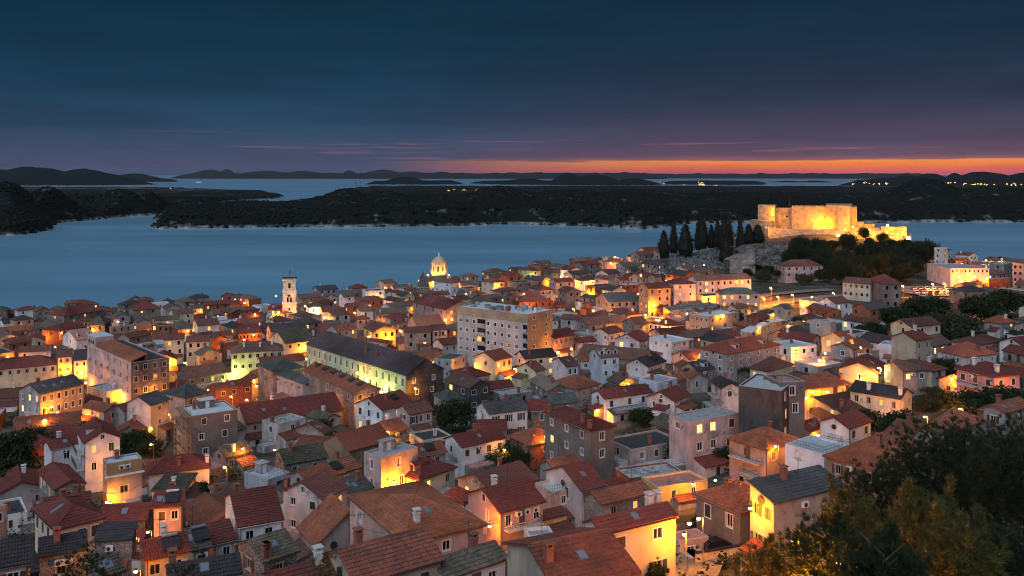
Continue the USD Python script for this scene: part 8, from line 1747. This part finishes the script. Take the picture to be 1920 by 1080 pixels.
# old hipped house in the trees under the fortress, built as the others are
house(('h', fx(1500, 470), 470, float(ground_z(fx(1500, 470), 470)), 6, 21, 11, 8.5, 3.0, 'pinkgrey', 'brown', (5, 2), (2, 2), 'old hipped house hidden in trees under the fortress', {'lit': 0}, 0))

# upper road, car park and the near street
def strip(name, pts, w, mat, lift=.12):
    p = np.array([at(*q) for q in pts], float); P_, n = [], 40
    tt = np.linspace(0, len(p) - 1, n); x = np.interp(tt, range(len(p)), p[:, 0]); y = np.interp(tt, range(len(p)), p[:, 1]); d = np.stack([np.gradient(x), np.gradient(y)], 1); d /= np.linalg.norm(d, axis=1, keepdims=True); nn = np.stack([-d[:, 1], d[:, 0]], 1)
    rows = []
    for s in np.linspace(-w / 2, w / 2, 6): a = x + nn[:, 0] * s; b = y + nn[:, 1] * s; rows.append(np.stack([a, b, ground_z(a, b) + lift + .55], 1))
    V = np.array(rows); i = np.arange(6 * n).reshape(6, n); return tag(obj(name, (V.reshape(-1, 3), np.stack([i[:-1, :-1], i[:-1, 1:], i[1:, 1:], i[1:, :-1]], -1).reshape(-1, 4)), mat, smooth=True), kind='structure')
strip('upper_road', [(1330, 597), (1400, 586), (1440, 575), (1500, 564), (1560, 558), (1640, 556)], 11, 'asphalt'); strip('lower_road', [(1395, 566), (1430, 556), (1500, 549), (1560, 545)], 9, 'asphalt'); strip('car_park', [(1685, 549), (1740, 548), (1800, 548)], 30, 'asphalt'); strip('street', [(1275, 1100), (1300, 1062), (1345, 1048), (1400, 1042)], 7, 'asphalt'); strip('left_street', [(292, 800), (290, 830), (278, 850)], 6, 'asphalt'); strip('alley', [(256, 1100), (255, 1050), (252, 990)], 3, 'asphalt')

# ------------------------------------------------------------------ cars
def car(label, loc, rot, paint):
    t = thing('parked_car', label, 'car', loc, rot, 'parked cars')
    L, Wd = 4.1, 1.7
    prof = [(-2.05, .35), (2.05, .35), (2.05, .72), (1.95, .86), (1.05, .98), (.35, 1.42), (-1.3, 1.45), (-1.95, 1.0), (-2.05, .8)]
    e_ = trimesh.creation.extrude_polygon(Polygon(prof), Wd, engine='earcut'); v = e_.vertices; v = np.stack([v[:, 0], v[:, 2] - Wd / 2, v[:, 1]], 1); tz = np.clip((v[:, 2] - .95) / .5, 0, 1); v[:, 1] *= 1 - .16 * tz
    b = obj('body', (v, e_.faces[:, ::-1]), paint, t)
    for s in (-1, 1):
        m = MB(); y = s * (Wd / 2 + .008); k = lambda z: y * (1 - .16 * np.clip((z - .95) / .5, 0, 1)) + s * .006
        m.quad((.85, k(1.0), 1.0), (.3, k(1.37), 1.37), (-1.2, k(1.4), 1.4), (-1.65, k(1.05), 1.05)) if s > 0 else m.quad((-1.65, k(1.05), 1.05), (-1.2, k(1.4), 1.4), (.3, k(1.37), 1.37), (.85, k(1.0), 1.0)); obj('side_window', m, 'pane', t)
    m = MB(); m.quad((1.03, -.7, 1.005), (1.03, .7, 1.005), (.4, .62, 1.405), (.4, -.62, 1.405)); obj('windscreen', m, 'pane', t)
    m = MB(); m.quad((-1.92, .68, 1.04), (-1.92, -.68, 1.04), (-1.36, -.62, 1.42), (-1.36, .62, 1.42)); obj('rear_window', m, 'pane', t)
    for a in (-1.25, 1.3):
        for s in (-1, 1):
            m = MB(); m.bar((a, s * .88, .31), (a, s * .66, .31), .31, 14); w_ = obj('wheel', m, 'tyre', t); m = MB(); m.bar((a, s * .885, .31), (a, s * .87, .31), .18, 10); obj('rim', m, 'metal_grey', w_)
    for s in (-1, 1):
        m = MB(); m.box(1.93, 2.065, s * .62 - .16, s * .62 + .16, .66, .8); obj('headlight', m, 'car_lamp', t); m = MB(); m.box(-2.065, -1.98, s * .66 - .1, s * .66 + .1, .75, .95); obj('rear_light', m, 'car_rear_lamp', t)
    return t.GetPrim() if hasattr(t, 'GetPrim') else t
def on(px, py, lift=.68): x, y, z = at(px, py); return x, y, z + lift
car('dark blue hatchback parked by the lit garden wall in the foreground', on(1345, 1044), 24, 'car_dark'); c_silver = car('silver hatchback on the lit street beside the scaffolded house', on(301, 822), 80, 'car_silver')
c_red = car('red car parked on the upper road under the fortress', on(1502, 549), 5, 'car_red'); c_white = car('white car at the left end of the lit car park', on(1702, 549), 70, 'car_white')
cols = [c_silver, c_white, c_red]; names = {0: 'silver', 1: 'white', 2: 'red'}
rc = random.Random(3); cnt = {}
for row, py in enumerate((546, 550, 554)):
    for i in range(7):
        k = rc.choice([0, 0, 0, 1, 1, 1, 2]); px = 1714 + i * 12 + row * 3
        copy_of(cols[k], '%s car in the %s row of the lit car park, %s from its left end' % (names[k], ('back', 'middle', 'front')[row], ('first', 'second', 'third', 'fourth', 'fifth', 'sixth', 'last')[i]), on(px, py), 75 + rc.uniform(-6, 6), (1, 1, 1))
# garden wall, lit, in the foreground street
x, y, z = at(1375, 1050); t = thing('yellow_wall', 'low lamp-lit wall with dark coping in front of the parked dark car', 'wall', (x, y, z), 20); m = MB(); m.box(-5, 4, -.15, .15, -1, 1.5); obj('wall', m, 'cream', t); m = MB(); m.box(-5.1, 4.1, -.22, .22, 1.5, 1.62); obj('coping', m, 'metal_dark', t)

# ------------------------------------------------------------------ over the water
def sea_at(px, py): a, d = G3((px, py)); return 90 / d * a, 90 / d
x, y = sea_at(307, 424); t = thing('lighthouse', 'small pale lighthouse with a red lamp on the far point', 'lighthouse', (x + 8, y + 8, 2)); m = MB(); m.bar((0, 0, 0), (0, 0, 9), 1.6, 12, 1.2); obj('tower', m, 'white', t); m = MB(); m.bar((0, 0, 9), (0, 0, 9.4), 1.9, 12); obj('gallery', m, 'metal_dark', t); m = MB(); m.sphere((0, 0, 10.6), 1.1, 2); obj('lamp', m, 'far_red', t); m = MB(); m.bar((0, 0, 11.6), (0, 0, 12.6), 1.2, 10, .1); obj('cap', m, 'metal_dark', t)
def far_house(label, px, py, Y, L, W, h, mat='pinkwhite', roof='oldbrown', lift=0):
    x, y, z = pt(px, py, Y); t = thing('shore_house', label, 'house', (x, y, z), 8); m = MB(); m.box(-L / 2, L / 2, -W / 2, W / 2, -6, h); obj('wall', m, mat, t)
    r = MB(); slab(r, [(-L / 2 - .3, -W / 2 - .3, h), (L / 2 + .3, -W / 2 - .3, h), (L / 2, 0, h + 2), (-L / 2, 0, h + 2)]); slab(r, [(-L / 2, 0, h + 2), (L / 2, 0, h + 2), (L / 2 + .3, W / 2 + .3, h), (-L / 2 - .3, W / 2 + .3, h)]); obj('roof', r, roof, t)
    for i in range(3): m = MB(); m.box(-L / 2 + L * (i + .5) / 3 - .6, -L / 2 + L * (i + .5) / 3 + .6, -W / 2 - .1, -W / 2 + .1, h * .45, h * .45 + 1.5); obj('window', m, 'pane', t)
far_house('pinkish house on the dark headland at the left', 41, 407, 1560, 14, 9, 6); far_house('low pale annex beside the pinkish headland house', 22, 408, 1560, 18, 8, 3.5, 'white'); far_house('white boathouse on the far shore right of centre', 1213, 423, 1590, 16, 8, 4.5, 'white', 'concrete'); far_house('pale ruin on the near slope of the peninsula', 443, 401, 1740, 12, 8, 4, 'whitestain')
x, y = sea_at(1205, 427); flood('greenish lamp of the white boathouse', x, y + 6, 4, 60, (.9, .9, .4), .4, 'bulb_white', big=.6)
for px, hgt, lab in ((667.5, 22, 'left one of two thin masts on the peninsula hill'), (675, 25, 'right one of two thin masts on the peninsula hill')):
    x, y, z = pt(px, 354, 2300); t = thing('radio_mast', lab, 'mast', (x, y, z)); m = MB(); m.bar((0, 0, -6), (0, 0, hgt), .7, 6, .35); obj('pole', m, 'metal_dark', t); m = MB(); m.box(-1.2, 1.2, -1.2, 1.2, hgt * .6, hgt * .6 + 2.5); obj('antenna_box', m, 'metal_dark', t)
x, y = sea_at(373, 342.6); t = thing('ferry', 'small white ferry out on the bay', 'boat', (x, y, 0), 5); m = MB(); m.prism([(-34, -5), (28, -5), (38, 0), (28, 5), (-34, 5)], -1, 6); obj('hull', m, 'white', t); m = MB(); m.box(-28, 18, -4, 4, 6, 13); obj('deck_house', m, 'white', t); m = MB(); m.box(-8, -2, -2, 2, 13, 17); obj('funnel', m, 'metal_dark', t)
def far_hit(px, py, Y):
    """first land met on this bearing and dip from the distance Y on"""
    a, d = G3((px, py)); best = None
    for U, Yg, zz, nz in LANDS:
        i = int(round((a - U[0, 0]) / (U[0, 1] - U[0, 0])))
        if 0 <= i < U.shape[1]:
            k = np.nonzero((Yg[:, i] > Y) & (zz[:, i] >= 90 - d * Yg[:, i]) & (zz[:, i] > .3))[0]
            if len(k) and (best is None or Yg[k[0], i] < best): best = Yg[k[0], i]
    return best or Y
def far_lamp(label, px, py, Y, r, mat='far_light', group=None):
    Y = far_hit(px, py, Y * .8) - 6 - r; x, y, z = pt(px, py, Y); t = thing('shore_light', label, 'light', (x, y, z), 0, group); m = MB(); m.sphere((0, 0, 0), r, 1); obj('bulb', m, mat, t); m = MB(); m.bar((0, 0, -14), (0, 0, -r), .3, 5); obj('post', m, 'metal_dark', t)
far_lamp('red beacon on the spit across the bay', 563, 354, 5600, 4, 'far_red'); far_lamp('red light on the wooded far tongue of land', 320, 353, 5600, 3, 'far_red')
rl = random.Random(12); ORD = ['first', 'second', 'third', 'fourth', 'fifth', 'sixth', 'seventh', 'eighth', 'ninth', 'tenth']
for (a, b, pya, pyb, Y, n, r, lab) in ((922, 948, 341, 346, 2280, 5, .4, 'tiny orange light on top of the peninsula hill'), (640, 705, 357, 358, 4600, 7, 1.5, 'orange light along the low shore left of the peninsula hill'), (838, 915, 355, 358, 4600, 11, 1.5, 'orange light of the hamlet left of the peninsula hill'), (1236, 1250, 341, 344, 8700, 6, 3., 'orange light at the right tip of the middle island'), (1282, 1345, 347, 348, 8900, 12, 3., 'orange light in the row along the right islet shore'), (1308, 1320, 340, 346, 8900, 6, 3., 'orange light of the hamlet on the right islet'), (1560, 1672, 341, 347, 7400, 24, 2.6, 'orange light of the coast village left of the dark hill'), (1765, 1800, 341, 345, 7700, 10, 2.8, 'orange light just right of the dark hill'), (1805, 1918, 343, 348, 7600, 24, 2.6, 'orange light of the coast village at the right edge')):
    for i, px in enumerate(sorted(rl.uniform(a, b) for _ in range(n))): far_lamp(lab + ', %s from the left' % (ORD[i] if i < len(ORD) else '%dth' % (i + 1)), px, rl.uniform(pya, pyb), Y, r * rl.uniform(.5, 1.15), group=lab.replace('light', 'lights', 1))
# scrub of the far shores: one mass
def scrub(name, label, W_, n, seed, ymax, mat='maquis', big=1.):
    U, Yg, zz, nz = W_; r = np.random.default_rng(seed); k = np.nonzero((zz.ravel() > .8) & (Yg.ravel() < ymax) & (nz.ravel() > .36))[0]; wts = 1 / Yg.ravel()[k]; sel = r.choice(k, n, p=wts / wts.sum())
    proto = []
    pi = UsdGeom.PointInstancer.Define(stage, path_for(name, None)); tag(pi, label, 'scrub', kind='stuff')
    sc = UsdGeom.Scope.Define(stage, pi.GetPath().pathString + '/bushes')
    for q in range(3):
        m = trimesh.creation.icosphere(1, 1.); v = m.vertices * (1 + .35 * r.normal(size=(len(m.vertices), 1)).clip(-1, 1)); v[:, 2] *= .8; obj('bush', (v, m.faces), mat, sc); proto.append(pi.GetPath().pathString + '/bushes/bush' + ('' if q == 0 else '_%03d' % q))
    pi.CreatePrototypesRel().SetTargets([Sdf.Path(p) for p in proto])
    du = U[0, 1] - U[0, 0]; u_ = U.ravel()[sel] + r.uniform(-.5, .5, n) * du; y_ = Yg.ravel()[sel] * (1 + r.uniform(-.006, .006, n)); z_ = zz.ravel()[sel]
    P_ = np.stack([u_ * y_, y_, z_ + .4], 1); s_ = r.uniform(1.2, 3.4, (n, 1)) * big * np.array([[1, 1, .9]])
    pi.CreatePositionsAttr(Vt.Vec3fArray.FromNumpy(P_.astype(np.float32))); pi.CreateScalesAttr(Vt.Vec3fArray.FromNumpy(s_.astype(np.float32))); pi.CreateProtoIndicesAttr(Vt.IntArray.FromNumpy(r.integers(0, 3, n).astype(np.int32)))
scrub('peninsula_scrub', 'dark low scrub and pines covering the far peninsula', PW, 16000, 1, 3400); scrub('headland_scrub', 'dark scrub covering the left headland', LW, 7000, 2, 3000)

# weeds and shrubs in the yards between the houses: nobody could count them
rg = np.random.default_rng(21); cl = []
while len(cl) < 420:
    Yq = rg.uniform(75, 330); xq = (rg.uniform(-20, 1940) - 960) / 1663. * Yq; q = Point(xq, Yq)
    if any(FOOT[i].contains(q) for i in FTREE.query(q)): continue
    zq = float(ground_z(xq, Yq)); R_ = rg.uniform(.6, 1.7)
    for _ in range(6): cl.append((xq + rg.normal() * R_ * .6, Yq + rg.normal() * R_ * .6, zq + abs(rg.normal()) * R_ * .6 + .3)) if True else None
for _ in range(300):
    Yq = rg.uniform(75, 330); xq = (rg.uniform(-20, 1940) - 960) / 1663. * Yq; q = Point(xq, Yq)
    if any(FOOT[i].contains(q) for i in FTREE.query(q)): continue
    zq = float(ground_z(xq, Yq)); R_ = rg.uniform(.7, 1.9)
    for _ in range(7): cl.append((xq + rg.normal() * R_ * .6, Yq + rg.normal() * R_ * .6, zq + abs(rg.normal()) * R_ * .7 + .3))
tag(obj('yard_greenery', leaves(26000, np.array(cl), .34, .2, 5), 'broad'), 'dark shrubs and weeds growing in the yards between the houses', 'shrubs', kind='stuff')
# overhead cables
def cable(label, a, b, sag):
    a, b = np.array(a, float), np.array(b, float); P_ = [a + (b - a) * s - np.array([0, 0, 4 * sag * s * (1 - s)]) for s in np.linspace(0, 1, 9)]; m = MB()
    for u_, v_ in zip(P_[:-1], P_[1:]): m.bar(u_, v_, .022, 4)
    tag(obj('overhead_cable', m, 'metal_dark'), label, 'cable', 'overhead cables')
def above(px, py, Y): return pt(px, py, Y)
for lab, A_, B_ in (('sagging cable across the pink house with air conditioners', (880, 985, 108), (1075, 905, 112)), ('cable from the glowing yellow house to the lamp post', (1180, 990, 86), (1310, 975, 96)), ('second cable below it over the yellow wall', (1100, 1020, 80), (1312, 985, 95)), ('cable over the grey and orange town house', (195, 925, 118), (290, 890, 118)), ('cable above the grey terrace house', (430, 862, 140), (560, 850, 140)), ('cable over the big orange tiled roof', (600, 960, 96), (800, 1005, 92)), ('cable across the lamp-lit yard wall below the pinkish roof', (1230, 900, 128), (1420, 880, 98)), ('cable over the long dark red roof', (330, 905, 125), (520, 960, 100))):
    cable(lab, above(*A_), above(*B_), .8)
# ------------------------------------------------------------------ air
HAZE = 6.0e-6
if HAZE:
    M['haze'] = material('haze_air', {'v': ('principled_volume', {'color': (.80, .88, 1.), 'density': HAZE, 'anisotropy': 0.})}, [], surface=None, volume='v.volume')
    m = MB(); m.box(-33000, 33000, -3000, 33000, -8, 340)
    tag(obj('haze', m, 'haze'), kind='stuff')
